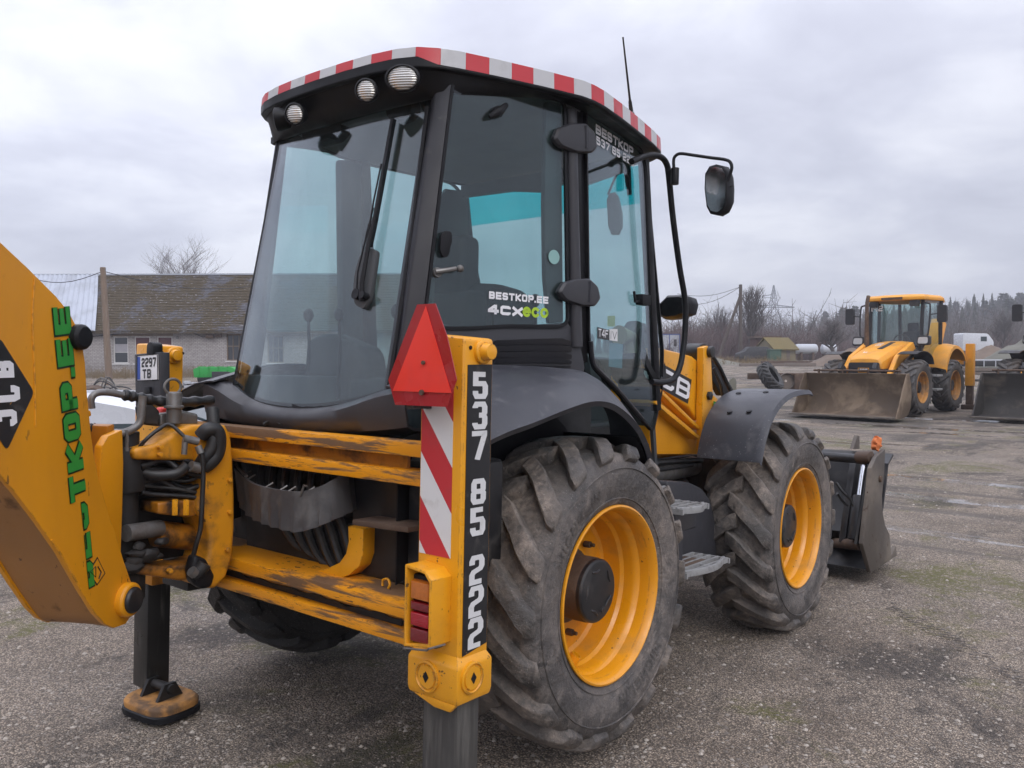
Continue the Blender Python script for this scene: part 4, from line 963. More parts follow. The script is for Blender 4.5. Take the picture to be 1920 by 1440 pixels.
# lower edge tube of the door, running round the mudguard
mb = MB(); mb.tube([mp(1103,640,DG)+DN*.012, mp(1107,680,DG)+DN*.014, mp(1120,697,DG)+DN*.014, mp(1150,727,DG)+DN*.014, mp(1200,785,DG)+DN*.012], .012, 8, smooth_path=4); mb.done('door_seal', M['pillar'], DOOR)
for hp in ([(1031,262),(1038,243),(1060,234),(1090,233),(1108,250),(1113,278),(1103,289),(1072,288),(1042,276)], [(1039,548),(1050,530),(1074,524),(1098,523),(1114,538),(1119,560),(1108,575),(1082,574),(1052,564)]):
    mb = MB(); P = [mp(a, b, QG) for a, b in hp]; P = roundpoly(P, .012, 3)
    c = sum(P, V(0,0,0))/len(P)
    mb.rings([[p+QN*.004 for p in P], [p+QN*.026 for p in P], [c.lerp(p, .90)+QN*.036 for p in P], [c.lerp(p, .5)+QN*.039 for p in P]])
    H = mb.done('door_hinge', M['plastic'], DOOR, ang=30)
    a, b = c+QN*.052+V(.02,.06,.0), c+QN*.052
    mb = MB(); e0 = mp(hp[3][0]-2, hp[3][1]+6, QG)+QN*.034; e1 = mp(hp[6][0]-14, hp[6][1]-8, QG)+QN*.034; mb.tube([e0, e1], .009, 8); mb.done('hinge_pin', M['pillar'], DOOR)

# roof: outline in plan (right half), from the tail to the front
RO = [(0,-.735),(.18,-.732),(.33,-.722),(.46,-.700),(.545,-.665),(.60,-.610),(.645,-.54),(.715,-.38),(.80,-.16),(.862,.02),(.872,.10),(.868,.19),(.84,.38),(.80,.60),(.755,.83),(.72,.97),(.68,1.05),(.60,1.10),(.35,1.13),(0,1.14)]
RO = [(x, y) for x, y in RO]; FULL = [(x+.02, y) for x, y in RO]+[(-x*.925+.02, y) for x, y in RO[-2:0:-1]]
def rring(z, g, zf=None): 
    o = []
    for x, y in FULL:
        l = math.hypot(x, y-.2); o.append(V(x*(1-g/l), .2+(y-.2)*(1-g/l), z if zf is None else zf(x, y)))
    return o
crown = lambda x, y: 2.262-.02*((y-.2)/.9)**2
mb = MB(); mb.rings([rring(2.172,.03), rring(2.168,-.002), rring(2.158,-.012), rring(2.226,-.008), rring(2.233,.004), rring(2.242,.05), rring(2.258,.30), rring(2.266,.55)])
ROOF = mb.done('roof', M['yellow'], LO, ang=40)
mb = MB(); mb.rings([rring(2.156,-.0155), rring(2.146,-.013), rring(2.140,.0), rring(2.150,.03)], caps=False); mb.done('roof_rim', M['black'], ROOF, ang=50)
# soffit down to the window heads
def soff(x, y):
    return 2.05+.105*min(max((y+.6)/.55, 0), 1)
IN = []
RI_ = [(0,-.575),(.18,-.573),(.33,-.565),(.45,-.555),(.52,-.545),(.56,-.548),(.60,-.548),(.645,-.50),(.71,-.26),(.772,-.02),(.785,.10),(.782,.18),(.765,.33),(.74,.52),(.70,.76),(.68,.90),(.655,.95),(.58,.96),(.35,.965),(0,.97)]
INF = RI_+[(-x, y) for x, y in RI_[-2:0:-1]]
mb = MB(); o2 = rring(2.155, .004); mid = []
inn = [V(x, y, soff(x, y)+(.005 if y > .8 else 0)) for x, y in INF]
dipf = lambda y: min(max((-.35-y)/.2, .12), 1)
for a, b in zip(o2, inn): mid.append(a.lerp(b, .30)+V(0,0,-.028*dipf(a.y)))
mid2 = [a.lerp(b, .75)+V(0,0,-.030*dipf(a.y)) for a, b in zip(o2, inn)]
mb.rings([o2, mid, mid2, inn, [p+V(0,0,.03) for p in inn]], caps=False); mb.done('roof_soffit', M['black'], LO, ang=55)
mb = MB(); lin = [V(x*.995, .2+(y-.2)*.995, 2.148) for x, y in INF]; mb.poly(lin); mb.done('headliner', M['liner'], LO, solid=.01)
# red and white tape round the roof, one piece after another
tail = lambda x, y: 2.157+.030*min(max((-.605-y)/.05, 0), 1)
per = [rring(0, -.0165, tail), rring(2.2265,-.0125)]
mb = MB(); mb.rings([rring(0, -.0172, lambda x, y: tail(x, y)), rring(2.150,-.0172)], caps=False); mb.done('roof_rim', M['black'], ROOF, ang=50)
pl0, pl1 = per; n = len(FULL); seglen = []
acc = [0.0]
for i in range(n): acc.append(acc[-1]+(pl0[(i+1) % n]-pl0[i]).length)
TOT = acc[-1]; NT = 58
def along(ring, s):
    s %= TOT
    for i in range(n):
        if acc[i+1] >= s-1e-9: t = (s-acc[i])/max(acc[i+1]-acc[i], 1e-9); return ring[i].lerp(ring[(i+1) % n], t)
for k in range(NT):
    s0, s1 = TOT*(k+.24)/NT, TOT*(k+1.24)/NT-.0006
    cut = [s0]+[a for a in acc if s0 < a < s1]+[s1]
    if s1 > TOT: cut = [s0]+[a+TOT for a in acc if s0 < a+TOT < s1]+[s1]
    mb = MB(); mb.grid([[along(pl0, s) for s in cut], [along(pl1, s) for s in cut]]); mb.done('reflective_tape', M['redtape'] if k % 2 else pbr('white_tape_%d' % k, (.50,.50,.51), .4, var=.05, dirt=(.36,.36,.36), dscale=9, dlo=.5, dhi=.75, damt=.5) if k == 0 else bpy.data.materials['white_tape_0'], ROOF, solid=-.0015)
# work lamps under the tail of the roof
def lamp(c, nrm, rx, rz, depth=.05):
    nrm = Vector(nrm).normalized(); u = nrm.cross(V(0,0,1)).normalized(); v = u.cross(nrm); n_ = 28
    ringf = lambda sx, sz, d: [c+nrm*d+u*(sx*math.cos(2*math.pi*i/n_))+v*(sz*math.sin(2*math.pi*i/n_)) for i in range(n_)]
    mb = MB(); mb.rings([ringf(rx*.9, rz*.9, -depth), ringf(rx*1.12, rz*1.14, -.012), ringf(rx*1.14, rz*1.16, .006), ringf(rx*1.02, rz*1.02, .010), ringf(rx*.98, rz*.98, -.004)], caps=False); W = mb.done('work_lamp', M['black'], ROOF, ang=40)
    mb = MB(); mb.rings([ringf(rx*.99, rz*.99, .000), ringf(rx*.90, rz*.90, .006), ringf(rx*.55, rz*.55, .011), ringf(.002, .002, .013)]); mb.done('lamp_lens', M['lamp'], ROOF, ang=50)
lamp(my(755,147,-.735), (.55,-1,-.25), .064, .047); lamp(my(687,170,-.745), (.55,-1,-.25), .043, .043); lamp(my(553,214,-.745), (.45,-1,-.25), .043, .043)
lamp(my(521,224,-.735), (-.75,-.7,-.10), .060, .044)
# visors and speaker pods hanging behind the rear window
for pts, y in (([(566,262),(566,240),(600,226),(638,232),(640,245),(625,262),(600,268),(575,274)],-.50), ([(722,192),(768,178),(772,202),(762,220),(738,229),(724,218)],-.48), ([(786,180),(812,170),(806,196),(797,214),(788,202)],-.46)):
    mb = MB(); mb.prism(roundpoly([my(a, b, y) for a, b in pts], .02, 3), (0,.06,0)); mb.done('speaker_pod', M['black'], LO, bevel=.008)
mb = MB(); mb.prism([my(590,238,-.5), my(720,196,-.5), my(725,182,-.5), my(590,222,-.5)], (0,.05,0)); mb.done('blind', M['black'], LO)
mb = MB(); mb.prism([ws(-.6,2.12)-V(0,.05,0), ws(.6,2.12)-V(0,.05,0), ws(.6,2.05)-V(0,.05,0), ws(.33,2.01)-V(0,.05,0), ws(.18,2.04)-V(0,.05,0), ws(.06,2.00)-V(0,.05,0), ws(-.2,2.04)-V(0,.05,0), ws(-.6,2.05)-V(0,.05,0)], (0,-.05,0)); mb.done('sun_visor', M['interior'], LO, bevel=.01)

# skirt below the rear window
mb = MB(); rows = []
for i in range(29):
    u = -1+2*i/28; x = .70*u; au = abs(u)
    zt = .752+.085*min(abs(x)/.53,1)**2.2+.012 + (.035*max(0,(au-.76)/.24))
    zt -= .016; yb = -.80-.045*(1-(x/.72)**2); zl = .672+.038*au**3
    yt = yb+.012
    rows.append([V(x, yt+.05, zt+.004), V(x, yt, zt), V(x, yb-.018, zt-.022), V(x, yb-.020, (zt+zl)/2), V(x, yb-.006, zl+.012), V(x, yb+.02, zl), V(x, yb+.10, zl-.006)])
mb.grid(rows); SK = mb.done('cab_skirt', M['plastic'], LO, ang=50, solid=-.012)
for a, b, r in ((690,771,.016),(885-430,0,0)):
    if r: mb = MB(); c = my(a, b, -.845); mb.lathe([(r+.006,.002),(r+.005,-.004),(r,-.004),(r,.014),(.0005,.014)], c, (0,1,0), 18); mb.done('skirt_socket', M['black'], SK)
mb = MB(); mb.cyl(my(455,770,-.78), my(455,795,-.78), .030, 14); mb.done('rubber_mount', M['black'], LO)
mb = MB(); mb.tube([my(497,796,-.86), my(512,788,-.86), my(530,795,-.86)], .012, 8, smooth_path=4); mb.done('hose', M['hose'], LO)
# side panel under the quarter window, with its louvres
sp = [mp(a, b, QG) for a, b in ((790,602),(880,614),(960,612),(1066,604),(1088,640),(1098,690),(1090,720),(925,712),(800,715),(770,700))]
mb = MB(); mb.prism([p-QN*.004 for p in sp], -QN*.03); SP = mb.done('side_panel', M['plastic'], LO, bevel=.006)
for a, b, c_, d in ((640,647,636,646),(651,659,649,659),(663,671,662,672),(674,681,673,681)):
    P = [mp(926,a,QG), mp(1000,a-3,QG), mp(1050,c_,QG), mp(1068,c_+6,QG), mp(1070,d+1,QG), mp(1000,b-1,QG), mp(926,b,QG)]
    mb = MB(); n_ = len(P); c = sum(P, V(0,0,0))/n_
    mb.rings([[p-QN*.006 for p in P], [p+QN*.004 for p in P], [p+V(0,0,.004)+QN*.016 for p in P[:4]]+[p+QN*.003 for p in P[4:]]]); mb.done('louvre', M['plastic'], SP, ang=30)
    mb = MB(); mb.prism([p+QN*.0005+V(0,0,-.011) for p in P[4:]]+[p+QN*.0005+V(0,0,-.018) for p in P[4:][::-1]], QN*.001); mb.done('louvre_slot', M['black'], SP)
# rear mudguard: a sheet that swells out over the wheel
def mudguard(s):
    f = (lambda p: p) if s > 0 else mir
    inn_ = [(-.84,.60,.86),(-.70,.60,.90),(-.50,.64,.945),(-.25,.71,.955),(0,.775,.945),(.14,.81,.925),(.25,.815,.87),(.34,.815,.80),(.42,.81,.72),(.45,.81,.60)]
    out_ = [(-.86,1.095,.672),(-.72,1.10,.712),(-.56,1.105,.745),(-.38,1.105,.785),(-.20,1.105,.816),(-.05,1.105,.812),(.08,1.105,.770),(.20,1.105,.700),(.29,1.10,.615),(.345,1.09,.545)]
    I = catmull([V(x, y, z) for y, x, z in inn_], 4); O = catmull([V(x, y, z) for y, x, z in out_], 4)
    rows = []
    for t in (0,.12,.3,.5,.7,.85,.94,1.0):
        rows.append([f(a.lerp(b, t)+V(0,0,.055*math.sin(math.pi*t)*(1-.3*t))) for a, b in zip(I, O)])
    rows.append([f(b+V(-.012,0,-.016)) for b in O])
    mb = MB(); mb.grid(rows); G = mb.done('mudguard', M['fender'], LO, ang=60, solid=-.008)
    mb = MB(); sk = [f(V(.70, a.y, a.z-.01)) for a in O]; lo_ = [f(V(.70, a.y*1.0, max(a.z-.55,.10))) for a in O]
    mb.grid([sk, lo_]); mb.grid([[f(a+V(-.02,-.0,-.02)) for a in O[-8:]], [f(V(.68, a.y-.02, a.z-.02)) for a in O[-8:]]]); mb.done('wheel_arch_liner', M['black'], G, solid=.006)
    mb = MB(); P = O[-1]; 
    mb.grid([[f(V(x, .345, .62)), f(V(x, .37, .30))] for x in (.72,.95,1.08)]); mb.done('mud_flap', M['black'], G, solid=.008)
mudguard(1); mudguard(-1)

# handles and stickers on the quarter window
def stub(px, py, r, d, name, mat, n=14): 
    mb = MB(); c = mp(px, py, QG); mb.lathe([(r,-.004),(r,d*.7),(r*.7,d),(.0005,d)], c, QN, n); return mb.done(name, mat, QW, ang=40)
c = mp(930,211,QG); mb = MB(); mb.tube([mp(913,221,QG)+QN*.02, mp(924,214,QG)+QN*.03, c+QN*.03, mp(944,199,QG)+QN*.02], [.010,.018,.019,.011], 10); mb.lathe([(.024,-.02),(.024,.02),(.0005,.022)], c, QN, 16); mb.done('window_catch', M['black'], QW)
mb = MB(); P = roundpoly([mp(a, b, QG)+QN*.004 for a, b in ((822,440),(831,433),(842,436),(843,450),(836,482),(826,484),(820,470))], .012, 3); mb.prism(P, QN*.018); mb.done('window_catch', M['black'], QW, bevel=.006)
mb = MB(); mb.tube([mp(815,510,QG)+QN*.01, mp(830,508,QG)+QN*.03, mp(846,505,QG)+QN*.035], [.013,.011,.010], 10); mb.sphere(mp(854,505,QG)+QN*.035, .016, 12, 8); mb.lathe([(.022,-.004),(.020,.012),(.0005,.014)], mp(819,511,QG), QN, 14); mb.done('window_catch', M['steel'], QW)
mb = MB(); c = mp(1038,482,QG); u_ = QN.cross(V(0,0,1)).normalized(); mb.poly([c+QN*.003+u_*.032*math.cos(a)+V(0,0,.032)*math.sin(a) for a in [i*math.pi/12 for i in range(24)]]); mb.done('round_sticker', pbr('pale_green_sticker', (.24,.42,.40), .5), QW)
def qtext(s, p0, p1, ptop, mat, cw_frac, t, name='lettering', pl=QG, par=None, nn=None, tgap=None):
    nn = nn or QN; a, b, c = mp(*p0, pl)+nn*.003, mp(*p1, pl)+nn*.003, mp(*ptop, pl)+nn*.003
    u = b-a; W = u.length; u.normalize(); v = (c-a); v = v-u*v.dot(u); h = v.length; cnt = sum(GW.get(ch, 1.0) for ch in s)
    cw = W/(cnt+cw_frac*(len(s)-1)); return text(s, a, u, v, h, cw, t, mat, par or QW, name, gap=cw*cw_frac)
qtext('BESTKOP.EE', (916,560), (1027,570), (917,546), M['decalwhite'], .16, .0085)
qtext('4CX', (914,588), (979,594), (914,570), M['decalwhite'], .14, .013)
qtext('eco', (979,594), (1027,597), (979,569), M['lime'], .06, .013)
qtext('BESTKOP', (1116,250), (1186,293), (1116,232), M['decalwhite'], .14, .012, 'lettering', DG, DWIN, DN)
qtext('537 85 222', (1117,270), (1188,313), (1117,254), M['decalwhite'], .16, .010, 'lettering', DG, DWIN, DN)
mb = MB(); mb.prism([mp(a, b, DG)+DN*.002 for a, b in ((1119,613),(1141,619),(1141,638),(1119,634))], DN*.0008); mb.done('sticker', M['stickerblack'], DWIN)
qtext('T4F', (1121,631), (1139,634), (1121,616), M['decalwhite'], .16, .006, 'lettering', DG, DWIN, DN)
mb = MB(); mb.prism([mp(a, b, DG)+DN*.002 for a, b in ((1142,617),(1157,617),(1157,640),(1142,638))], DN*.0008); mb.done('sticker', M['white'], DWIN)
qtext('IV', (1143,635), (1155,637), (1143,620), M['stickerblack'], .16, .005, 'lettering', DG, DWIN, DN)
mb = MB(); mb.prism([mp(a, b, DG)-DN*.012 for a, b in ((1147,642),(1172,645),(1170,691),(1145,687))], DN*.0008); mb.done('paper_notice', M['paper'], DWIN)
mb = MB(); mb.prism([mp(a, b, DG)-DN*.012 for a, b in ((1143,592),(1157,592),(1157,612),(1143,612))], DN*.0008); mb.done('paper_notice', pbr('yellow_paper', (.45,.50,.10), .6), DWIN)
mb = MB(); c = mp(1200,563,DG)+DN*.02; mb.box(c+V(-.02,-.05,-.028), c+V(.025,.035,.028)); mb.tube([mp(1184,546,DG)+DN*.015, mp(1186,566,DG)+DN*.015, c], .008, 6); mb.done('door_catch', M['black'], DOOR, bevel=.008)
# rear wiper
def rg(px, py, o=.02): return mp(px, py, RG)+RN*(.045*(1-(mp(px,py,RG).x/.54)**2)+o)
mb = MB(); mb.prism(roundpoly([rg(a, b, .004) for a, b in ((706,470),(722,476),(716,520),(708,566),(698,586),(684,578),(680,560),(684,520),(692,490))], .015, 3), RN*.022); WP = mb.done('wiper_motor_cover', M['interior'], REARW, bevel=.006)
mb = MB(); mb.tube([rg(700,572,.04), rg(702,540,.045), rg(714,470,.045), rg(729,392,.04)], [.011,.011,.009,.007], 8); mb.tube([rg(690,555,.035), rg(694,520,.04), rg(712,440,.04), rg(722,400,.04)], .004, 6); mb.cyl(rg(692,560,.02), rg(692,560,.05), .022, 14); mb.cyl(rg(704,562,.02), rg(704,562,.055), .016, 12); mb.done('wiper_arm', M['black'], REARW)
mb = MB(); A = [rg(712,470,.018), rg(722,420,.018), rg(738,330,.018), rg(755,234,.018)]; A = catmull(A, 5)
side_ = V(1,0,0); mb.rings([[p-side_*.004, p-side_*.010+RN*.020, p+side_*.010+RN*.022, p+side_*.005] for p in A]); mb.tube([rg(708,480,.04), rg(726,390,.052), rg(738,320,.046)], .004, 6); mb.done('wiper_blade', M['black'], REARW)
# grab rail, mirrors, aerial
P = [mx(a, b, .78) for a, b in ((1184,303),(1205,294),(1222,291),(1240,295),(1250,308),(1254,330),(1262,410),(1274,500),(1284,560),(1285,610),(1281,655),(1274,690),(1262,711),(1240,717),(1222,716))]
mb = MB(); mb.tube(catmull(P, 4), .0165, 12); mb.done('grab_rail', M['black'], LO)
mb = MB(); mb.cyl(mx(1254,318,.78)+V(.01,0,0), mx(1258,345,.78)+V(.01,0,0), .026, 12); mb.cyl(my(1266,315,1.0), my(1265,346,1.0), .022, 12); mb.done('mirror_clamp', M['black'], LO, bevel=.003)
P = [my(a, b, 1.0) for a, b in ((1264,322),(1263,302),(1266,293),(1276,288),(1300,291),(1335,296),(1358,299),(1369,304),(1372,316),(1366,334),(1361,346))]
mb = MB(); mb.tube(catmull(P, 4), .0085, 10); MA = mb.done('mirror_arm', M['black'], LO)
hp = [(1322,326),(1330,312),(1343,308),(1356,311),(1362,322),(1364,350),(1363,382),(1357,397),(1345,404),(1332,401),(1325,388),(1321,355)]
P = [my(a, b, .99) for a, b in hp]; c = sum(P, V(0,0,0))/len(P)
mb = MB(); mb.rings([[c.lerp(p,.97)+V(0,-.004,0) for p in P], P, [p+V(.012,.04,0) for p in P], [c.lerp(p,.75)+V(.02,.075,0) for p in P]]); mb.done('mirror', M['black'], LO, ang=50)
mb = MB(); g = [c.lerp(p,.88)+V(0,-.006,0) for p in P]; mb.prism([q+V(0,.0,0) if q.x < c.x else q+V(0,.0,0) for q in g], (0,.002,0)); mb.done('mirror_glass', M['mirror'], MA)
mb = MB(); mb.cyl(my(1361,346,1.0)+V(0,.02,0), my(1368,350,1.0)+V(0,.02,0), .012, 8); mb.done('mirror_knuckle', M['black'], MA)
mb = MB(); a = mx(1184,214,.80); b = mx(1168,70,.80); mb.tube([a, a.lerp(b,.16), a.lerp(b,.2), b.lerp(a,.01), b], [.012,.009,.006,.004,.006], 8); AE = mb.done('aerial', M['black'], LO)
mb = MB(); mb.cyl(a+V(-.06,-.01,-.012), a+V(.0,0,-.004), .012, 10); mb.sphere(a, .016, 10, 8); mb.done('aerial_mount', M['steel'], AE)
# black mirror on the far front corner
mb = MB(); P = [my(a, b, 1.45) for a, b in ((1236,570),(1252,554),(1280,553),(1294,558),(1298,570),(1294,588),(1270,597),(1248,599),(1237,592))]; c = sum(P, V(0,0,0))/len(P)
mb.rings([[c.lerp(p,.8)+V(0,-.03,0) for p in P], P, [p+V(0,.08,0) for p in P], [c.lerp(p,.7)+V(0,.12,0) for p in P]]); mb.done('head_lamp_housing', M['black'], LO, ang=50)
mb = MB(); q = [my(a, b, 1.41) for a, b in ((1212,568),(1236,574))]; mb.tube(q, .018, 8); mb.done('lamp_bracket', M['black'], LO)
# ---------- cab interior
mb = MB(); mb.box((-.54,-.70,.40),(.54,1.05,.68)); mb.box((-.55,-.72,.66),(-.34,.30,.90)); mb.box((.34,-.55,.66),(.56,.20,.86)); mb.box((-.50,-.76,.66),(.50,-.62,.74)); mb.done('cab_floor', M['interior'], LO, bevel=.02)
mb = MB(); mb.box((-.42,.80,.66),(.42,1.08,1.04)); mb.box((-.12,.55,.66),(.12,.85,.98)); mb.done('dashboard', M['interior'], LO, bevel=.04, seg=3)
def cushion(a, b, name, mat=M['seat'], bev=.06, rot=0.0, piv=None):
    mb = MB(); mb.box(a, b); o = mb.done(name, mat, LO, bevel=bev, seg=4, ang=60)
    return o
cushion((-.26,-.32,.72),(.26,.18,.90),'seat_cushion')
mb = MB(); mb.prism(roundpoly([my(a, b, -.30) for a, b in ((572,640),(592,628),(618,624),(655,640),(686,654),(692,700),(690,752),(574,752))], .06, 5), (0,.13,0)); mb.done('seat_back', M['seat'], LO, bevel=.03, seg=3, ang=60)
mb = MB(); mb.prism(roundpoly([mx(a, b, .22) for a, b in ((862,640),(872,566),(884,540),(900,530),(940,532),(985,545),(1002,566),(1012,640))], .05, 5), (-.40,0,0)); mb.done('seat_back', M['seat'], LO, bevel=.03, seg=3, ang=60)
mb = MB(); mb.tube([(-.02,.60,.92),(-.02,.50,1.08)], .03, 12); c = V(-.02,.47,1.12); mb.tube([c+V(.18*math.cos(t), .09*math.sin(t)*.3, .16*math.sin(t)) for t in [i*math.pi/14 for i in range(29)]], .015, 8); mb.tube([c-V(.18,0,0), c+V(.18,0,0)], .012, 6); mb.done('steering_wheel', M['seat'], LO)
for x, y, z, h in ((.40,.02,.86,.36),(.44,.30,.86,.42),(-.40,-.45,.88,.30),(.20,-.42,.84,.34),(-.2,-.42,.84,.34)):
    mb = MB(); mb.tube([(x,y,z-.05),(x+.01,y,z+h*.6),(x,y,z+h)], [.012,.008,.008], 8); mb.sphere((x,y,z+h+.02), .026, 12, 8, (1,1,1.3)); mb.done('lever', M['black'], LO)
mb = MB(); mb.tube([mx(1160,628,.5), mx(1186,632,.5)], [.055,.03], 14); mb.cyl(mx(1182,640,.5), mx(1182,662,.5), .035, 12); mb.done('cup', M['cream'], LO)
mb = MB(); mb.cyl(mx(1180,628,.49), mx(1190,632,.49), .02, 10); mb.done('red_knob', M['redtape'], LO)
mb = MB(); mb.prism([mx(a, b, .45) for a, b in ((1165,660),(1200,600),(1225,610),(1228,720),(1212,760),(1170,720))], (-.1,0,0)); mb.done('side_console', M['interior'], LO, bevel=.03)
mb = MB(); mb.lathe([(.16,-.02),(.175,.0),(.16,.02),(.145,0),(.16,-.02)], mx(1222,665,.62), (.9,.2,.3), 28); mb.done('air_duct', M['seat'], LO)
mb = MB(); mb.lathe([(.125,-.02),(.14,.0),(.125,.02),(.110,0),(.125,-.02)], mx(1120,715,.60), (.9,.2,.3), 28); mb.done('tread_ring', M['seat'], LO)
cushion((-.15,.02,1.30),(.20,.16,1.62),'head_rest', bev=.05); cushion((-.24,.0,.86),(.27,.15,1.34),'seat_back', bev=.06)
# inner trims: windscreen pillar on the far side, door-post trim on the near side
mb = MB(); mb.prism([V(-.70,.62,.66), V(-.66,1.06,.66), V(-.645,.94,2.10), V(-.70,.80,2.10), V(-.715,.66,1.9), V(-.71,.60,1.3)], (.03,0,0)); mb.done('pillar_trim', M['interior'], LO, bevel=.01)
mb = MB(); mb.prism([mp(a, b, QG)-QN*.02 for a, b in ((1030,188),(1058,192),(1062,604),(1036,606),(1028,520),(1026,380))], -QN*.03); mb.done('pillar_trim', M['interior'], LO, bevel=.008)
mb = MB(); mb.prism([mp(a, b, QG)-QN*.02 for a, b in ((790,604),(806,520),(822,520),(818,606))], -QN*.03); mb.done('pillar_trim', M['interior'], LO, bevel=.008)
# inside mirror seen through the door
mb = MB(); P = [my(a, b, .93) for a, b in ((1137,375),(1142,362),(1152,360),(1158,368),(1165,400),(1165,425),(1158,440),(1146,440),(1140,425))]; mb.prism(P, (0,.02,0)); mb.done('inside_mirror', pbr('green_grey_mirror', (.10,.15,.14), .3), LO, bevel=.004)
mb = MB(); mb.tube([my(1140,365,.93), my(1155,330,.93), my(1165,319,.93), my(1172,326,.93), my(1176,350,.93)], .007, 8, smooth_path=4); mb.cyl(my(1178,310,.93), my(1180,365,.93), .014, 8); mb.done('mirror_stem', M['black'], LO)

# ---------- bonnet, loader arms, tower
def xslab(px, X, dx, name, mat, parent=LO, bevel=.01, seg=2): return slab(px, X, dx, name, mat, parent, bevel, seg)
mb = MB(); mb.hexa([(-.42,1.12,.42),(.42,1.12,.42),(.40,2.75,.36),(-.40,2.75,.36),(-.42,1.15,1.0),(.42,1.15,1.0),(.36,2.72,.70),(-.36,2.72,.70)]); BON = mb.done('bonnet', M['yellow'], LO, bevel=.06, seg=4, ang=50)
mb = MB(); mb.box((-.36,2.74,.05),(.36,2.80,.62)); mb.done('grille', M['black'], BON, bevel=.02)
AX = .62
ARM = xslab([(1236,652),(1270,660),(1298,668),(1310,678),(1316,692),(1316,775),(1308,790),(1292,765),(1232,724)], AX, -.12, 'loader_arm', M['yellow'], LO, .014, 3)
xslab([(1232,730),(1236,726),(1312,800),(1312,806),(1306,802)], AX+.03, -.16, 'arm_rib', M['yellow'], ARM, .003)
xslab([(1228,756),(1232,750),(1312,818),(1310,824)], AX+.05, -.18, 'arm_rib', M['yellow'], ARM, .003)
xslab([(1226,724),(1300,790),(1316,830),(1316,852),(1220,852),(1218,800)], AX-.02, -.12, 'loader_tower', M['yellow_boom'], LO, .008)
xslab([(1238,680),(1297,712),(1290,757),(1236,727)], AX+.0025, -.001, 'emblem', M['stickerblack'], ARM, 0)
def atext(s, p0, p1, ptop):
    a, b, c = mx(*p0, AX+.005), mx(*p1, AX+.005), mx(*ptop, AX+.005); u = b-a; W = u.length; u.normalize(); v = c-a; v = v-u*v.dot(u)
    cw = W/(len(s)+.12*(len(s)-1)); return text(s, a, u, v, v.length, cw, cw*.13, M['decalwhite'], ARM, 'emblem_letters', gap=cw*.14, sx=1.5)
atext('JCB', (1206,706), (1290,750), (1210,670))
PL = xslab([(1319,652),(1327,648),(1333,654),(1335,700),(1337,738),(1334,780),(1326,822),(1318,850),(1317,760),(1319,700)], AX+.05, -.045, 'loader_lever', M['yellow'], LO, .006)
xslab([(1286,655),(1291,650),(1293,670),(1288,672)], AX-.10, -.04, 'loader_lever', M['yellow'], LO, .003)
mb = MB(); mb.cyl(mx(1292,660,AX-.10), mx(1319,661,AX+.02), .055, 20); mb.done('cross_shaft', M['blacksteel'], LO, bevel=.004)
mb = MB(); c = mx(1329,660,AX+.05); mb.cyl(c, c+V(.03,0,0), .035, 16); mb.done('pivot_pin', M['blacksteel'], PL, bevel=.004)
mb = MB(); c = mx(1328,742,AX+.05); mb.cyl(c, c+V(.02,0,0), .030, 6); mb.done('pivot_nut', M['blacksteel'], PL, bevel=.004)
xslab([(1334,656),(1338,662),(1378,735),(1372,742),(1352,742),(1336,712)], AX-.04, -.04, 'lift_ram', M['black'], LO, .01)
mb = MB(); mb.tube([mx(1336,668,AX+.02), mx(1350,690,AX+.03), mx(1372,738,AX+.02)], .014, 8); mb.tube([mx(1338,690,AX), mx(1352,720,AX+.03), mx(1356,744,AX)], .012, 8); mb.done('hose', M['hose'], LO)
xslab([(1337,740),(1346,748),(1346,765),(1334,778)], AX+.01, -.03, 'arm_link', M['yellow'], LO, .006); xslab([(1339,752),(1350,758),(1346,768),(1338,770)], AX+.025, -.005, 'green_patch', M['green'], LO, .001)
mb = MB()
# loader arms down to the bucket
for s in (1, -1):
    mb = MB(); mb.prism([V(s*.50,1.75,.55), V(s*.50,1.95,.78), V(s*.50,2.9,.46), V(s*.50,3.35,-.18), V(s*.50,3.25,-.30), V(s*.50,2.7,.22)], (s*.10,0,0)); mb.done('loader_arm', M['yellow'], LO, bevel=.02)
# front mudguard
def front_guard(s):
    f = (lambda p: p) if s > 0 else mir
    prof = [(1.545,.455),(1.555,.49),(1.60,.600),(1.68,.705),(1.80,.785),(1.95,.835),(2.12,.857),(2.28,.862),(2.34,.852)]
    prof = catmull([V(0, y, z) for y, z in prof], 4)
    mb = MB(); rows = [[f(V(x, p.y, p.z+(-.012 if x > 1.12 else 0)-(.01 if x > 1.12 else 0))) for p in prof] for x in (.73,.80,.95,1.08,1.115,1.127)]
    mb.grid(rows); G = mb.done('mudguard', M['fender'], LO, solid=-.010, ang=55)
    if s > 0:
        for px, py in ((1385,741),(1436,739),(1369,776),(1405,775)):
            o, d = ray(px, py); t = 3.0
            for _ in range(3000):
                q = o+d*t; z = np.interp(q[1], [p.y for p in prof], [p.z for p in prof])
                if 1.5 < q[1] < 2.34 and q[2] <= z: break
                t += .002
            mb = MB(); c = Vector(q); n = V(0,-.35,1).normalized(); mb.cyl(c-n*.004, c+n*.016, .017, 6); mb.cyl(c, c+n*.006, .024, 12); mb.done('guard_bolt', M['black'], G)
    mb = MB(); mb.tube([f(V(.45,2.1,.5)), f(V(.76,2.1,.84))], .03, 8); mb.done('guard_stay', M['blacksteel'], G)
front_guard(1); front_guard(-1)
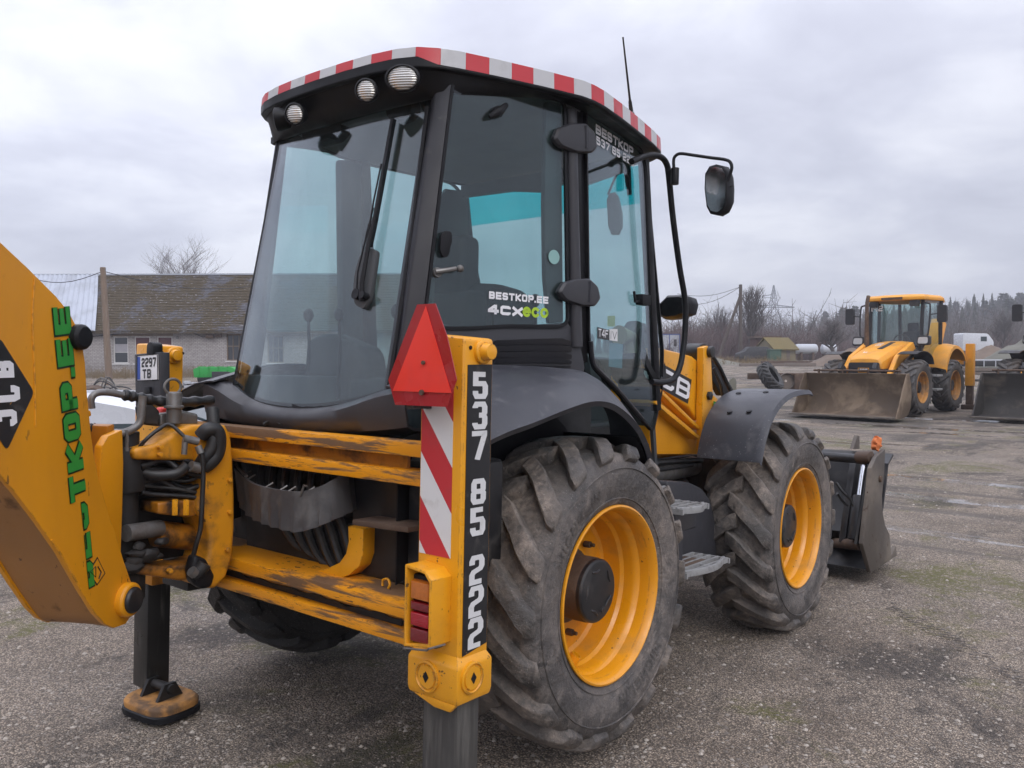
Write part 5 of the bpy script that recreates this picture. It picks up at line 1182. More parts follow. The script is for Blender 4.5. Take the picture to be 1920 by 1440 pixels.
# steps and their bracket
SX = 1.04
mb = MB(); P = [mx(a, b, .84) for a, b in ((1250,902),(1290,904),(1316,916),(1332,938),(1340,975),(1344,1050),(1334,1054),(1250,1054))]; mb.prism(roundpoly(P, .03, 3), (-.10,0,0)); mb.done('step_bracket', M['plastic'], LO, bevel=.012, seg=3)
def step(px):
    a, b = mx(px[0][0], px[0][1], SX), mx(px[1][0], px[1][1], SX); z = (a.z+b.z)/2; y0, y1 = a.y, b.y
    mb = MB(); n = 10
    edge_ = [V(SX+.055*math.sin(math.pi*i/n), lerp(y0, y1, i/n), z) for i in range(n+1)]
    inner_ = [V(p.x-.016, lerp(y0+.012, y1-.012, i/n), z) for i, p in enumerate(edge_)]
    mb.prism(edge_+inner_[::-1], (0,0,-.034)); S = mb.done('step', M['alu'], LO, bevel=.003)
    for k in range(5):
        mb = MB(); x = SX-.19+.05*k; mb.box((x,y0+.01,z-.03),(x+.014,y1-.01,z-.002)); mb.done('step_tread', M['alu'], S)
    for yy in (y0, (y0+y1)/2, y1-.012):
        mb = MB(); mb.box((SX-.2,yy,z-.034),(SX+.03,yy+.014,z-.006)); mb.done('step_tread', M['alu'], S)
    mb = MB(); mb.prism([V(SX-.20,lerp(y0,y1,.15),z-.02), V(SX-.20,lerp(y0,y1,.9),z-.02), V(SX-.20,lerp(y0,y1,.85),z+.07), V(SX-.20,lerp(y0,y1,.22),z+.075)], (-.012,0,0)); mb.done('toe_guard', M['alu'], S, bevel=.005)
step(((1270,955),(1320,938))); step(((1278,1066),(1359,1048)))
mb = MB(); mb.box((.82,.80,.13),(.98,1.05,.235)); mb.box((.86,.86,-.05),(.94,.98,.14)); mb.done('step_post', M['plastic'], LO, bevel=.015, seg=3)
mb = MB(); mb.box((.84,.75,-.11),(1.0,1.15,-.05)); mb.done('step_base', M['rust'], LO, bevel=.01)

# ---------- front bucket
BX = 1.205
def bz(y): return gz(y)+.035+gh(0, y)*1.0
sideL = [(3.56,gz(3.56)+.075),(4.36,gz(4.36)+.075),(4.22,-.38),(4.05,-.12),(3.98,.05),(3.93,.30),(3.96,.46),(3.80,.38),(3.66,.20),(3.50,.05),(3.40,-.22)]
def bk(px): return [mx(a, b, BX) for a, b in px]
SP_ = bk([(1633,1074),(1682,1042),(1680,1024),(1672,1040),(1668,1002),(1660,985),(1655,960),(1654,930),(1658,890),(1660,842),(1644,856),(1634,878),(1630,920),(1624,965),(1618,1020)])
for s in (1, -1):
    mb = MB(); mb.prism([V(p.x*s, p.y, p.z) for p in SP_], (-.03*s,0,0)); BK = mb.done('bucket_side', M['bucket'], LO, bevel=.004)
prof = [SP_[1]+V(-.015,-.02,.02), SP_[0]+V(-.015,.02,.015), SP_[0].lerp(SP_[14],.5)+V(-.015,.02,0), SP_[14]+V(-.015,.02,0), SP_[13]+V(-.015,.03,0), SP_[12]+V(-.015,.03,0), SP_[11]+V(-.015,.04,0), SP_[10]+V(-.015,.05,-.01)]
mb = MB(); mb.grid([[V(lerp(-BX+.016, BX-.016, t), p.y+(.46 if k > 3 else .40 if k > 1 else 0), p.z) for k, p in enumerate(prof)] for t in (0,.33,.66,1)]); mb.done('bucket_shell', M['blacksteel'], LO, solid=.02, ang=30)
a = SP_[10]; mb = MB(); mb.cyl((-BX+.04,a.y+.03,a.z-.03),(BX-.04,a.y+.03,a.z-.03),.035,12); mb.done('bucket_top_bar', M['blacksteel'], LO)
mb = MB(); P = [mx(q, r, BX-.30) for q, r in ((1600,842),(1608,816),(1612,818),(1612,842))]; mb.prism(P, (-.03,0,0)); mb.done('hook_plate', M['bucket'], LO, bevel=.004)
rnd = random.Random(2); mb = MB(); c = mx(1643,832,BX-.06); mb.sphere(c, .046, 22, 16, (.7,.9,1.25))
for q in mb.bm.verts: q.co += V(*(mnoise.noise_vector(q.co*34)*.022))+V(*(mnoise.noise_vector(q.co*70)*.010))
mb.done('orange_strap', M['orange'], LO, ang=60)
rx = BX-.10
mb = MB(); mb.cyl(mx(1602,1012,rx), mx(1612,930,rx), .050, 18); mb.done('bucket_ram', M['blacksteel'], LO, bevel=.006)
mb = MB(); mb.cyl(mx(1612,932,rx), mx(1621,868,rx), .024, 16); mb.done('ram_rod', M['chrome'], LO)
for q0, q1, rr in ((mx(1608,858,rx-.05), mx(1634,858,rx+.06), .048), (mx(1566,1018,rx-.25), mx(1616,1022,rx+.06), .040)):
    mb = MB(); mb.cyl(q0, q1, rr, 16); mb.done('ram_pin', M['rust'], LO, bevel=.005)
mb = MB(); P = [mx(q, r, rx-.12) for q, r in ((1606,860),(1618,858),(1600,1020),(1584,1018))]; mb.prism(P, (-.05,0,0)); mb.done('quickhitch', M['blacksteel'], LO, bevel=.01)
mb = MB(); P = [mx(q, r, rx+.055) for q, r in ((1634,850),(1644,858),(1632,920),(1626,960),(1616,1020),(1606,1020),(1620,940),(1628,890))]; mb.prism(P, (-.02,0,0)); mb.done('quickhitch', M['darkvoid'], LO, bevel=.004)
mb = MB(); mb.tube([mx(1568,905,rx-.1), mx(1582,924,rx-.05), mx(1594,935,rx-.02), mx(1600,950,rx)], .010, 8, smooth_path=4); mb.tube([mx(1570,925,rx-.1), mx(1580,940,rx-.08), mx(1590,948,rx-.05)], .010, 8, smooth_path=4); mb.done('hose', M['hose'], LO)
mb = MB(); c = mx(1649,898,BX); mb.cyl(c, c+V(.015,0,0), .024, 14); mb.done('bucket_bolt', M['rust'], LO)

# =================================================================== other backhoe loaders across the yard
M['rim_far'] = pbr('muddy_rim_paint', (.50,.23,.05), .6, var=.15, dirt=(.20,.14,.09), dscale=4, dlo=.42, dhi=.62, damt=.8)
M['farblack'] = pbr('far_black_plastic', (.022,.022,.025), .5, var=.2, dirt=(.10,.09,.08), dscale=3, dlo=.5, dhi=.75, damt=.5)
def far_loader(loc, rz, label, bucket_mat, hood_text=True):
    T = empty('backhoe_loader', loc, rz); tag(T, label, 'backhoe loader', 'backhoe loaders')
    Zc = .655                               # hub height; machine looks along +Y
    for x in (-.925, .925):
        for y in (0, 2.22): add_wheel(T, x, y, x < 0, z=Zc, text_=False, spin=.7*y+x, dark='far')
    mb = MB(); mb.box((-.42,-.8,.62),(.42,2.8,1.0)); mb.cyl((-.8,0,Zc),(.8,0,Zc),.11,14); mb.cyl((-.8,2.22,Zc),(.8,2.22,Zc),.11,14); mb.box((-.55,-.6,.9),(.55,1.0,1.35)); mb.done('chassis', M['darkvoid'], T)
    # bonnet: rounded nose, black grille with the badge
    secs = []
    for y, w, zb, zt in ((1.0,.46,1.12,1.78),(1.5,.46,1.12,1.72),(2.2,.44,1.10,1.56),(2.75,.41,1.08,1.40),(2.86,.38,1.10,1.33)):
        secs.append([V(-w,y,zb), V(-w,y,zt-.14), V(-w*.86,y,zt-.03), V(-w*.4,y,zt), V(w*.4,y,zt), V(w*.86,y,zt-.03), V(w,y,zt-.14), V(w,y,zb)])
    mb = MB(); mb.rings(secs); BN_ = mb.done('bonnet', M['yellow_far'], T, ang=50, bevel=.01)
    mb = MB(); mb.prism(roundpoly([V(-.36,2.88,.70), V(.36,2.88,.70), V(.37,2.88,1.24), V(-.37,2.88,1.24)], .06, 4), (0,-.12,0)); mb.done('grille', M['farblack'], BN_)
    mb = MB(); mb.box((-.13,2.885,1.00),(.13,2.895,1.11)); mb.done('badge', M['yellow_far'], BN_); mb = MB(); mb.box((-.115,2.896,1.012),(.115,2.898,1.098)); mb.done('badge_face', M['stickerblack'], BN_)
    text('JCB', (.10,2.900,1.022), (-1,0,0), (0,0,1), .066, .06, .015, M['decalwhite'], BN_, 'badge_letters')
    if hood_text:
        for s_, off_, mm in (('BESTKOP', .05, M['decalwhite']),):
            mb = MB(); z = lambda y: np.interp(y, [1.0,1.5,2.2,2.75], [1.78,1.72,1.56,1.40])
            text(s_, (.06,1.55,z(1.55)+.006), (0,1,(z(2.55)-z(1.55))/1.0), (1,0,0), .13, .115, .022, mm, BN_, 'lettering', gap=.03)
    mb = MB(); z_ = 1.725; mb.hexa([(-.16,1.4,1.735),(-.04,1.4,1.735),(-.04,2.2,1.568),(-.16,2.2,1.568),(-.16,1.4,1.745),(-.04,1.4,1.745),(-.04,2.2,1.578),(-.16,2.2,1.578)]); mb.done('bonnet_vent', M['farblack'], BN_)
    # cab
    c0 = [(-.52,-.72),(.52,-.72),(.78,.14),(.64,1.12),(-.64,1.12),(-.78,.14)]; c1 = [(-.50,-.55),(.50,-.55),(.78,.10),(.64,.95),(-.64,.95),(-.78,.10)]
    zb, zt = 1.50, 2.80
    for (a, b) in zip(c0, c1):
        mb = MB(); mb.tube([V(a[0],a[1],1.2), V(b[0],b[1],zt)], .045, 8); mb.done('cab_pillar', M['farblack'], T)
    for i in range(6):
        j = (i+1) % 6; a, b, c, d = c0[i], c0[j], c1[j], c1[i]; z0 = 1.66 if i in (3,) else 1.30
        t = (z0-1.2)/(zt-1.2); lo = [lerp(a[k], d[k], t) for k in (0,1)]; lo2 = [lerp(b[k], c[k], t) for k in (0,1)]
        mb = MB(); mb.poly([V(lo[0],lo[1],z0), V(lo2[0],lo2[1],z0), V(c[0],c[1],zt), V(d[0],d[1],zt)]); mb.done('window', M['farglass'], T)
    # roof with a shallow visor
    RO2 = [(-.60,-.68),(.60,-.68),(.84,.10),(.72,1.10),(.30,1.26),(-.30,1.26),(-.72,1.10),(-.84,.10)]
    rr_ = lambda z, g: [V(x*(1-g), .2+(y-.2)*(1-g), z) for x, y in RO2]
    mb = MB(); mb.rings([rr_(2.80,.08), rr_(2.80,0), rr_(2.88,0), rr_(2.94,.10), rr_(2.96,.45)]); RF = mb.done('roof', M['yellow_far'], T, bevel=.02, seg=2)
    mb = MB(); mb.box((-.26,1.22,2.815),(.26,1.27,2.875)); mb.done('roof_panel', M['rust'], RF)
    for k in range(6):
        mb = MB(); mb.hexa([(.845-.04*k*0,.10+.0,2.81)]*0 or [V(.845,-.02-.09*k,2.81)+V(-.03*k,0,0), V(.845,-.11-.09*k,2.81)+V(-.03*(k+1),0,0), V(.835,-.11-.09*k,2.81)+V(-.03*(k+1),0,0), V(.835,-.02-.09*k,2.81)+V(-.03*k,0,0), V(.845,-.02-.09*k,2.87)+V(-.03*k,0,0), V(.845,-.11-.09*k,2.87)+V(-.03*(k+1),0,0), V(.835,-.11-.09*k,2.87)+V(-.03*(k+1),0,0), V(.835,-.02-.09*k,2.87)+V(-.03*k,0,0)]); mb.done('reflective_tape', M['redtape'] if k % 2 else M['white'], RF)
    mb = MB()
    for x in (-.5,.5): 
        mb = MB(); mb.prism(roundpoly([V(x-.11,1.16,2.64), V(x+.11,1.16,2.64), V(x+.11,1.16,2.79), V(x-.11,1.16,2.79)], .04, 3), (0,-.09,0)); mb.done('work_lamp', M['farblack'], RF)
    # seat, wheel, mirrors, lamps, stack
    mb = MB(); mb.box((-.24,-.25,1.45),(.24,-.08,2.05)); mb.box((-.14,-.24,2.03),(.14,-.12,2.28)); mb.box((-.25,-.2,1.35),(.25,.28,1.52)); mb.done('seat', M['seat'], T, bevel=.05, seg=3)
    mb = MB(); c = V(.0,.58,1.78); mb.tube([c+V(.19*math.cos(t), .06*math.sin(t), .17*math.sin(t)) for t in [i*math.pi/10 for i in range(21)]], .018, 6); mb.tube([(0,.8,1.5), c], .03, 8); mb.done('steering_wheel', M['farblack'], T)
    mb = MB(); mb.box((-.45,.70,1.2),(.45,1.05,1.62)); mb.done('dashboard', M['farblack'], T, bevel=.03)
    for s in (-1, 1):
        mb = MB(); mb.tube([V(s*.66,1.0,2.72), V(s*.80,1.06,2.70), V(s*.86,1.08,2.60), V(s*.84,1.15,1.95), V(s*.72,1.15,1.6)], .022, 8, smooth_path=3); mb.done('grab_rail', M['farblack'], T)
        mb = MB(); mb.tube([V(s*.85,1.08,2.42), V(s*1.06,1.10,2.44)], .014, 6); A_ = mb.done('mirror_arm', M['farblack'], T)
        mb = MB(); mb.prism(roundpoly([V(s*1.14-.11,1.12,2.22), V(s*1.14+.11,1.12,2.22), V(s*1.14+.11,1.12,2.64), V(s*1.14-.11,1.12,2.64)], .05, 3), (0,-.08,0)); mb.done('mirror', M['farblack'], A_)
        mb = MB(); mb.prism(roundpoly([V(s*.80-.15,1.38,1.66), V(s*.80+.15,1.38,1.66), V(s*.80+.13,1.38,1.90), V(s*.80-.15,1.38,1.90)], .06, 3), (0,-.16,0)); H_ = mb.done('head_lamp', M['farblack'], T, bevel=.02)
        mb = MB(); mb.prism(roundpoly([V(s*.80-.12,1.39,1.70), V(s*.80+.12,1.39,1.70), V(s*.80+.10,1.39,1.86), V(s*.80-.12,1.39,1.86)], .05, 3), (0,-.02,0)); mb.done('lamp_lens', M['lamp'], H_)
        # rear mudguard (yellow) and front mudguard (black)
        arc_ = [(y, z) for y, z in ((-.78,1.30),(-.60,1.52),(-.30,1.66),(.05,1.70),(.38,1.58),(.62,1.30),(.70,1.10))]
        P = catmull([V(0, y, z) for y, z in arc_], 3)
        mb = MB(); mb.grid([[V(s*.62,p.y*.9,p.z+.02) for p in P], [V(s*.90,p.y,p.z+.01) for p in P], [V(s*1.12,p.y,p.z-.04) for p in P], [V(s*1.13,p.y*.95,p.z-.12) for p in P]]); mb.done('mudguard', M['yellow_far'], T, solid=.012, ang=60)
        P = catmull([V(0, y, z) for y, z in ((1.50,1.20),(1.62,1.38),(1.95,1.50),(2.35,1.50),(2.62,1.44))], 3)
        mb = MB(); mb.grid([[V(s*x, p.y, p.z) for p in P] for x in (.68,.95,1.12)]); mb.done('mudguard', M['farblack'], T, solid=.012, ang=60)
        # loader arm with its rams
        mb = MB(); mb.prism([V(s*.50,1.25,1.55), V(s*.50,1.45,1.74), V(s*.50,2.35,1.40), V(s*.50,3.15,.62), V(s*.50,3.05,.44), V(s*.50,2.2,1.10)], (s*.11,0,0)); ARM_ = mb.done('loader_arm', M['yellow_far'], T, bevel=.02)
        mb = MB(); mb.cyl(V(s*.68,1.45,1.52), V(s*.68,2.55,1.05), .055, 12); mb.cyl(V(s*.68,2.5,1.08), V(s*.68,3.0,.72), .03, 10); mb.done('lift_ram', M['farblack'], ARM_)
        mb = MB(); mb.prism([V(s*.36,2.9,.72), V(s*.36,3.02,1.12), V(s*.36,3.22,1.24), V(s*.36,3.30,1.10), V(s*.36,3.12,.66)], (s*.10,0,0)); mb.done('tipping_lever', M['farblack'], ARM_, bevel=.02)
        # stabiliser at the tail
        mb = MB(); mb.box((s*1.16-.10,-1.02,.62),(s*1.16+.10,-.86,1.72)); S_ = mb.done('stabiliser_post', M['yellow_far'], T, bevel=.015); mb = MB(); mb.box((s*1.16-.08,-1.0,.12),(s*1.16+.08,-.88,.66)); mb.done('stabiliser_leg', M['rust'], S_); mb = MB(); mb.box((s*1.16-.17,-1.06,.0),(s*1.16+.17,-.80,.13)); mb.done('foot_plate', M['rust'], S_, bevel=.02)
        for k in range(2):
            mb = MB(); mb.box((s*1.0-.1,.85,.55+.34*k),(s*1.0+.12,1.22,.60+.34*k)); mb.done('step', M['alu'], T, bevel=.01)
    mb = MB(); mb.tube([V(.50,1.55,1.55), V(.50,1.55,2.15), V(.50,1.55,2.75), V(.50,1.47,2.92)], [.07,.05,.048,.048], 12); mb.done('exhaust_stack', M['rust'], T)
    mb = MB(); mb.box((-1.0,-.95,1.18),(1.0,-.87,1.34)); mb.box((-1.0,-.95,.60),(1.0,-.87,.76)); mb.done('rear_frame', M['yellow_far'], T)
    mb = MB(); mb.prism([V(-.15,-1.1,.7), V(-.15,-1.35,.7), V(-.15,-2.2,2.3), V(-.15,-1.9,2.45), V(-.15,-1.2,1.4)], (.3,0,0)); mb.done('boom', M['yellow_far'], T, bevel=.02)
    # loader bucket, mouth towards +Y
    hw = 1.20
    prof = [(4.10,.03),(3.60,.03),(3.38,.08),(3.27,.22),(3.22,.48),(3.26,.74),(3.36,.98)]
    mb = MB(); mb.grid([[V(lerp(-hw,hw,t), y, z) for y, z in prof] for t in (0,.25,.5,.75,1)]); BK_ = mb.done('bucket', bucket_mat, T, solid=.03, ang=60)
    for s in (-1, 1):
        mb = MB(); mb.prism([V(s*hw,4.06,.0), V(s*hw,3.60,.0), V(s*hw,3.36,.07), V(s*hw,3.24,.22), V(s*hw,3.19,.48), V(s*hw,3.23,.74), V(s*hw,3.33,1.0), V(s*hw,3.46,.98), V(s*hw,3.66,.66), V(s*hw,3.86,.30)], (s*.03,0,0)); mb.done('bucket_side', bucket_mat, BK_, bevel=.004)
    mb = MB(); mb.box((-hw-.01,4.02,.0),(hw+.01,4.22,.035)); mb.done('cutting_edge', M['bucket'], BK_, bevel=.006)
    mb = MB(); mb.cyl((-hw*.86,3.32,1.05),(hw*.86,3.32,1.05),.025,8); mb.done('bucket_rail', M['rust'], BK_)
    for x in (-.9,-.3,.3,.9):
        mb = MB(); mb.box((x-.015,3.30,.96),(x+.015,3.36,1.08)); mb.done('rail_bracket', M['rust'], BK_)
    if hood_text:
        text('M2', V(.60,1.0,2.55)+V(0,.045,0), V(-1,0,0), (0,0,1), .14, .12, .03, M['decalwhite'], T, 'lettering')
    return T
def heading(phi): return -phi                      # helper kept for readability
FR = V(RW[0], RW[1], 0).normalized(); FF = V(FW[0], FW[1], 0).normalized()
def facing(deg_right_of_towards_camera):
    """machine heading: 0 = straight at the camera, positive = its nose swings to the picture's left"""
    a = R(deg_right_of_towards_camera); d = -FF*math.cos(a)-FR*math.sin(a)
    return math.atan2(-d.x, d.y)
def put_loader(px, depth, deg, **kw):
    p = wat(px, depth); return far_loader((p.x, p.y, gh(p.x, p.y)), facing(deg), **kw)
put_loader(1706, 21.9, 46, label='yellow backhoe loader facing the camera across the yard, muddy brown bucket on the ground', bucket_mat=M['muddybucket'])
put_loader(2028, 20.4, 46, label='yellow backhoe loader cut off by the right edge of the photo, dark bucket', bucket_mat=M['darkbucket'], hood_text=False)

# =================================================================== brick building, left background
HOR = 671.3
def zat(py, d): return CAMW[2]-(py-HOR)/FPX*d
def frame_at(px, d, yaw=0.0):
    p = wat(px, d); a = math.atan2(FR.y, FR.x)+yaw
    return Matrix.Translation((p.x, p.y, gh(p.x, p.y))) @ Matrix.Rotation(a, 4, 'Z')
def brick_mat():
    m, nt, b, o = newmat('white_silicate_brick'); co = coord(nt)
    sx = N(nt, 'ShaderNodeSeparateXYZ'); L(nt, co, sx.inputs[0]); cb = N(nt, 'ShaderNodeCombineXYZ'); L(nt, mathn(nt, 'ADD', sx.outputs[0], sx.outputs[1]), cb.inputs[0]); L(nt, sx.outputs[2], cb.inputs[1])
    br = N(nt, 'ShaderNodeTexBrick', inp={'Color1': (.46,.43,.42,1), 'Color2': (.36,.335,.33,1), 'Mortar': (.12,.105,.10,1), 'Scale': 1.0, 'Mortar Size': .012, 'Mortar Smooth': .1, 'Bias': .1, 'Brick Width': .27, 'Row Height': .105}); L(nt, cb.outputs[0], br.inputs[0])
    n = noise(nt, co, .8, 6, .65); n3 = noise(nt, co, 6, 4); col = mixc(nt, rampf(nt, n, .42, .72, 0, .6), br.outputs[0], (.20,.175,.16)); col = mixc(nt, rampf(nt, n3, .3, .8, 0, .3), col, (.55,.53,.52))
    rz = rampf(nt, sx.outputs[2], .2, 1.1, .55, 0); col = mixc(nt, mathn(nt, 'MULTIPLY', rz, n), col, (.13,.11,.09))
    L(nt, col, b.inputs['Base Color']); b.inputs['Roughness'].default_value = .9; bump(nt, b, br.outputs[1], -.5, .01); return m
def shingle_mat():
    m, nt, b, o = newmat('mossy_slate_roof'); co = coord(nt); st = coord(nt, (1,1.0,2.6))
    base = mixc(nt, noise(nt, st, 9, 5, .7), (.045,.045,.055), (.155,.155,.18)); n1 = noise(nt, co, .35, 6, .62, .4); n2 = noise(nt, st, 3.2, 6, .7)
    f = rampf(nt, mathn(nt, 'ADD', mathn(nt, 'MULTIPLY', n1, .6), mathn(nt, 'MULTIPLY', n2, .4)), .41, .475, 0, .95)
    moss = mixc(nt, noise(nt, st, 5, 5, .7), (.032,.023,.011), (.100,.068,.022)); col = mixc(nt, f, base, moss)
    sp = noise(nt, st, 4.6, 5, .6); col = mixc(nt, rampf(nt, sp, .625, .665, 0, .8), col, (.36,.35,.36)); L(nt, col, b.inputs['Base Color']); b.inputs['Roughness'].default_value = .95
    bump(nt, b, mathn(nt, 'ADD', n2, noise(nt, co, 14, 4)), .8, .05); return m
M['brick'] = brick_mat(); M['shingle'] = shingle_mat()
M['metalroof'] = pbr('white_corrugated_sheet', (.42,.45,.51), .45, .2, var=.06, dirt=(.30,.31,.34), dscale=.8, dlo=.45, dhi=.7, damt=.5)
M['whiteframe'] = pbr('white_window_frame', (.62,.61,.60), .5, var=.1); M['pane'] = pbr('dark_window_pane', (.045,.050,.058), .08, var=.3, vscale=1.2)
M['curtain'] = pbr('grey_curtain', (.34,.33,.36), .8, var=.2, vscale=3); M['redcurtain'] = pbr('dark_red_curtain', (.085,.022,.030), .7, var=.2)
M['wood'] = pbr('weathered_pole_wood', (.20,.145,.105), .85, var=.25, vscale=3, dirt=(.30,.27,.22), dscale=3, dlo=.5, dhi=.7, damt=.6, stretch=(6,6,.6)); M['wire'] = pbr('cable', (.03,.03,.035), .6)
def building():
    D = 60.0; Mx = frame_at(250, D, R(-2)); T = empty('brick_building'); T.matrix_world = Mx
    tag(T, 'long low white brick building with a mossy dark roof behind the left of the loader', 'building')
    sc = D/FPX; X = lambda px: (px-250)*sc; z0 = Mx.translation.z; Z = lambda py: zat(py, D)-z0
    xl, xr = X(-160), X(760); ze = Z(618)+.0; dep = 9.0; zr = zat(516, D+dep/2)-z0
    wins = [(213,241,631,681,'c'),(253,283,631,681,'r'),(296,325,631,681,'r'),(428,462,627,676,'m'),(505,535,630,680,'m'),(600,630,630,680,'m'),(100,130,631,681,'c')]
    xs = sorted(wins)
    cur = xl; wall = []
    def wbox(a, b, c, d_): mb = MB(); mb.box((a,0,c),(b,.35,d_)); return mb.done('wall', M['brick'], T)
    zb = -.3
    for a, b, t, u, k in xs:
        wbox(cur, X(a), zb, ze); wbox(X(a), X(b), zb, Z(u)); wbox(X(a), X(b), Z(t), ze); cur = X(b)
    wbox(cur, xr, zb, ze)
    mb = MB(); mb.box((xl,.36,zb),(xr,dep,ze)); mb.done('wall', M['darkvoid'], T)
    for a, b, t, u, k in xs:
        x0, x1, zb_, zt = X(a), X(b), Z(u), Z(t); fw = .07
        mb = MB(); f = lambda g, y: [V(x0+g,y,zb_+g), V(x1-g,y,zb_+g), V(x1-g,y,zt-g), V(x0+g,y,zt-g)]
        mb.rings([f(0,.05), f(0,.16), f(fw,.16), f(fw,.05), f(0,.05)], caps=False); W = mb.done('window', M['whiteframe'] if k != 'm' else M['wood'], T)
        mb = MB(); mb.box((x0+fw,.11,zb_+fw),(x1-fw,.13,zt-fw)); mb.done('pane', M['pane'], W)
        if k == 'c':
            mb = MB(); mb.box((x0+fw,.095,lerp(zb_,zt,.42)),(x1-fw,.108,lerp(zb_,zt,.72))); mb.done('blind', M['curtain'], W)
            mb = MB(); mb.box((x0+fw,.09,lerp(zb_,zt,.40)),(x1-fw,.105,lerp(zb_,zt,.42))); mb.done('bar', M['whiteframe'], W)
        if k == 'r': mb = MB(); mb.box((x0+fw,.095,lerp(zb_,zt,.45)),(x1-fw,.108,zt-fw)); mb.done('curtain', M['redcurtain'], W)
        if k == 'm':
            for q in (1/3, 2/3): mb = MB(); mb.box((lerp(x0,x1,q)-.025,.07,zb_),(lerp(x0,x1,q)+.025,.10,zt)); mb.done('bar', M['wood'], W)
            mb = MB(); mb.box((x0,.07,lerp(zb_,zt,.55)-.03),(x1,.10,lerp(zb_,zt,.55)+.03)); mb.done('bar', M['wood'], W)
        mb = MB(); mb.box((x0-.1,-.06,zb_-.10),(x1+.1,.10,zb_-.01)); mb.done('sill', M['whiteframe'], W)
    mb = MB(); mb.box((X(211),-.03,Z(630)),(X(327),.0,Z(621))); mb.done('lintel', M['wood'], T)
    # roof: slate courses to the right of the metal-clad part
    xm = X(182); eo = -.55
    sl = lambda t: V(0, lerp(eo, dep/2, t), lerp(ze-.12, zr, t))
    mb = MB(); mb.prism([V(xl,eo,ze-.14), V(xl,dep/2,zr-.04), V(xl,dep-eo,ze-.14), V(xl,dep-eo,ze-.34), V(xl,dep/2,zr-.3), V(xl,eo,ze-.30)], (xr-xl,0,0)); RF = mb.done('roof', M['shingle'], T)
    xmt = lambda t: (182-960)/FPX*(D+lerp(eo, dep/2, t))-(250-960)/FPX*D
    n = 34; L0 = sl(1/n)-sl(0); nrm = V(0,-L0.z,L0.y).normalized(); rnd = random.Random(4)
    for k in range(n):
        mb = MB(); a, b = sl(k/n), sl((k+1.15)/n); ns = 60; top = []; bot = []
        for i in range(ns+1):
            x = lerp(xmt(k/n), xr, i/ns); w = .05*mnoise.noise(V(x*.9, k*3.1, 0)); bot.append(V(x, a.y, a.z)+nrm*(.055+.04*mnoise.noise(V(x*1.7, k, 9)))+L0*w*2); top.append(V(x, b.y, b.z)+nrm*.012)
        mb.grid([[p-nrm*.05 for p in bot], bot, top]); mb.done('slate_course', M['shingle'], RF, ang=30, weld=False)
    nx = 120; mb = MB(); rows = []
    for t in (0, .5, 1.0):
        p = sl(t*1.005); rows.append([V(lerp(xl, xmt(t), i/nx), p.y-(.15 if t == 0 else 0), p.z-(.06 if t == 0 else 0))+nrm*(.10+.028*(1 if (i//2) % 2 else -1)) for i in range(nx+1)])
    mb.grid(rows); mb.done('metal_sheet', M['metalroof'], RF, ang=20)
    mb = MB(); mb.box((xl,dep/2-.12,zr-.02),(xr,dep/2+.12,zr+.09)); mb.done('ridge_cap', M['metalroof'], RF)
    mb = MB(); mb.tube([V(X(160),-.1,Z(632)), V(X(250),-.1,Z(624)), V(X(360),-.1,Z(622)), V(X(385),-.1,Z(632)), V(X(400),-.1,Z(628))], .035, 6); mb.done('cable', M['wire'], T)
    mb = MB(); mb.box((X(392),-.35,Z(634)),(X(406),-.02,Z(620))); mb.done('meter_box', M['rust'], T); mb = MB(); mb.box((X(408),-.25,Z(632)),(X(420),-.02,Z(622))); mb.done('meter_box', M['rust'], T)
    mb = MB(); mb.cyl((X(335),-.04,Z(633)),(X(335),.02,Z(633)),.11,14); mb.done('vent', M['steel'], T)
building()
def pole(px, d, ytop, label, r=.13, lean=0.0, wires=()):
    p = wat(px, d); z0 = gh(p.x, p.y); T = empty('utility_pole', (p.x, p.y, z0)); tag(T, label, 'pole', 'wooden utility poles')
    h = zat(ytop, d)-z0; mb = MB(); mb.tube([V(0,0,-.2), V(0,0,h*.5)-FR*lean*.5, V(0,0,h)-FR*lean], [r*1.15, r, r*.85], 12); mb.done('post', M['wood'], T)
    top_ = V(0,0,h-.2)-FR*lean
    for (qx, qd, qy) in wires:
        q = Vector(wat(qx, qd, qy))-V(p.x, p.y, z0); mb = MB(); mb.tube([top_.lerp(q, t)-V(0,0,.5*math.sin(math.pi*t)) for t in [i/8 for i in range(9)]], .022, 5); mb.done('wire', M['wire'], T)
    for s in (-1, 1): mb = MB(); mb.cyl(top_+FR*.12*s, top_+FR*.12*s+V(0,0,.16), .04, 8); mb.done('insulator', M['steel'], T)
    return T, top_
pole(205, 44, 502, 'weathered wooden utility pole in front of the brick building', .16, .25, ((40,46,516),(470,58,537)))
M['wood2'] = M['wood']; M['wood'] = pbr('dark_pole_wood', (.085,.068,.056), .9, var=.25, vscale=3)
T_, tp_ = pole(1388, 78, 534, 'wooden utility pole with a leaning strut right of the cab', .17, .05, ((1270,80,551),(1285,80,572)))
mb = MB(); mb.tube([tp_-V(0,0,.8), tp_-FR*2.2-V(0,0,tp_.z+.2)], [.13,.16], 10); mb.done('strut', M['wood'], T_); M['wood'] = M['wood2']

